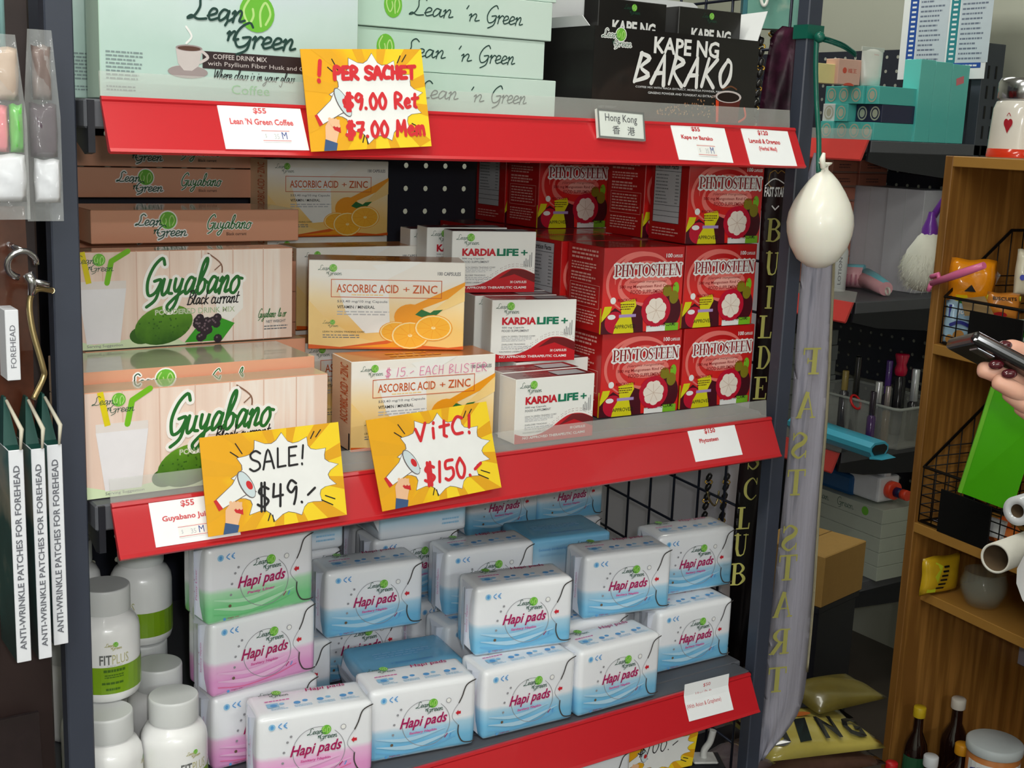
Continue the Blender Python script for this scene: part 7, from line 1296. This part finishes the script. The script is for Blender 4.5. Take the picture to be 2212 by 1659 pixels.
# face and hair
fc = head_c
def ball(name, p, r, m): bm = bmesh.new(); bmesh.ops.create_uvsphere(bm, u_segments=16, v_segments=10, radius=1, matrix=Matrix.Translation(p) @ Matrix.Diagonal((*r, 1))); obj(name, bm_mesh(bm, smooth=True), person, m)
for s in (-1, 1): ball('eye', fc+at(.064, .03*s, -.012), (.011, .011, .008), M('eye_white', (230, 228, 222), .2)); ball('pupil', fc+at(.0725, .03*s, -.012), (.005, .005, .005), black); ball('ear', fc+at(-.015, .075*s, -.02), (.016, .012, .028), skin)
ball('nose', fc+at(.08, 0, -.04), (.013, .012, .018), skin); ball('mouth', fc+at(.062, 0, -.078), (.018, .018, .006), M('lips', (176, 90, 86), .4))
hm = M('hair_black', (22, 18, 18), .4, var=.3, scale=120); bm = bmesh.new(); bmesh.ops.create_uvsphere(bm, u_segments=24, v_segments=16, radius=1, matrix=Matrix.Translation(fc+at(-.022, 0, .03)) @ Matrix.Diagonal((.098, .1, .108, 1))); bm_tube(bm, [fc+at(-.06, 0, .03), fc+at(-.085, 0, -.08), fc+at(-.08, 0, -.2)], [.09, .085, .05], 16); obj('hair', bm_mesh(bm, smooth=True), person, hm)
# shirt: loose body with a hem, sleeve, piping
def loft(rings, m, name, n=32, thick=.0):
    bm = bmesh.new(); G = []
    for c, rf, rs in rings: G.append([bm.verts.new(Vector(c)+FW*(rf*math.cos(2*PI*k/n))+SD*(rs*math.sin(2*PI*k/n))+Vector((0, 0, .004*math.sin(5*2*PI*k/n)))) for k in range(n)])
    for i in range(len(G)-1):
        for k in range(n): bm.faces.new((G[i][k], G[i][(k+1) % n], G[i+1][(k+1) % n], G[i+1][k])).smooth = True
    me = bm_mesh(bm); return obj(name, me, person, m)
loft([(at(.0, -.01, .985), .19, .245), (at(.0, -.005, 1.06), .165, .225), (at(0, 0, 1.14), .15, .208), (at(0, 0, 1.22), .14, .205), (at(0, 0, 1.33), .125, .21), (at(0, 0, 1.40), .09, .17), (at(0, 0, 1.435), .062, .085)], shirtm, 'shirt')
for a_, b_, ra, rb in ((sho, sho.lerp(elbow, .72), .072, .062), (at(0, .185, 1.37), at(-.02, .222, 1.17), .072, .062)): obj('sleeve', tube_mesh([a_-SD*(.03 if a_ != sho else -.03)+Vector((0, 0, .035)), a_+Vector((0, 0, .015)), a_.lerp(b_, .5), b_], [.035, ra, (ra+rb)/2, rb], 20), person, shirtm)
pip = [at(.01, 0, z)+FW*(rf*math.cos(t))+SD*(rs*math.sin(t)) for z, rf, rs, t in ((.985, .191, .247, -2.0), (1.06, .166, .227, -1.97), (1.14, .151, .21, -1.93), (1.22, .141, .206, -1.9))]
obj('piping', tube_mesh(smooth_pts([tuple(p) for p in pip], 6), .0018, 6), person, M('piping_navy', (50, 66, 150), .6))
loft([(at(0, 0, .76), .12, .17), (at(0, 0, .92), .12, .165), (at(0, 0, 1.0), .11, .155)], trous, 'trouser_waist')
for s in (-1, 1): obj('trouser_leg', tube_mesh([at(0, .10*s, .86), at(0, .105*s, .7), at(.02, .11*s, .47), at(-.005, .11*s, .06)], [.10, .098, .078, .062], 20), person, trous); obj('shoe', tube_mesh([at(-.05, .11*s, .035), at(.04, .115*s, .04), at(.15, .12*s, .03), at(.2, .12*s, .028)], [.035, .042, .04, .025], 14), person, M('shoe_black', (24, 24, 26), .5))
# phone
p0_, p1_ = onD(2080, 736, 1.25), onD(2235, 818, 1.25); ax = (p1_-p0_).normalized(); nrm = (CF*.06 - CD*.97 + CR*.25); nrm = (nrm - ax*nrm.dot(ax)).normalized(); sd = nrm.cross(ax).normalized()
ph = empty('mobile_phone', p0_, 0, 'black mobile phone held in the hand at the right edge', 'phone')
MX = Matrix((ax, sd, nrm)).transposed().to_4x4()
def phbox(name, m, x0, x1, y0, y1, z0, z1, bev, seg=3):
    bm = bmesh.new(); bm_box(bm, x0, x1, y0, y1, z0, z1, bev, 0, seg); bmesh.ops.transform(bm, matrix=MX, verts=bm.verts[:]); obj(name, bm_mesh(bm, smooth=False), ph, m)
phbox('case', M('phone_black', (16, 16, 18), .25, coat=.5), -.004, .150, -.036, .036, -.0065, .0065, .005); phbox('screen', M('phone_glass', (30, 32, 36), .05, coat=.8), .0, .146, -.033, .033, .0062, .0069, .0003, 1); phbox('camera_bump', M('phone_ring', (120, 122, 126), .2, .8), .006, .026, -.03, -.010, -.0085, -.006, .001, 1)
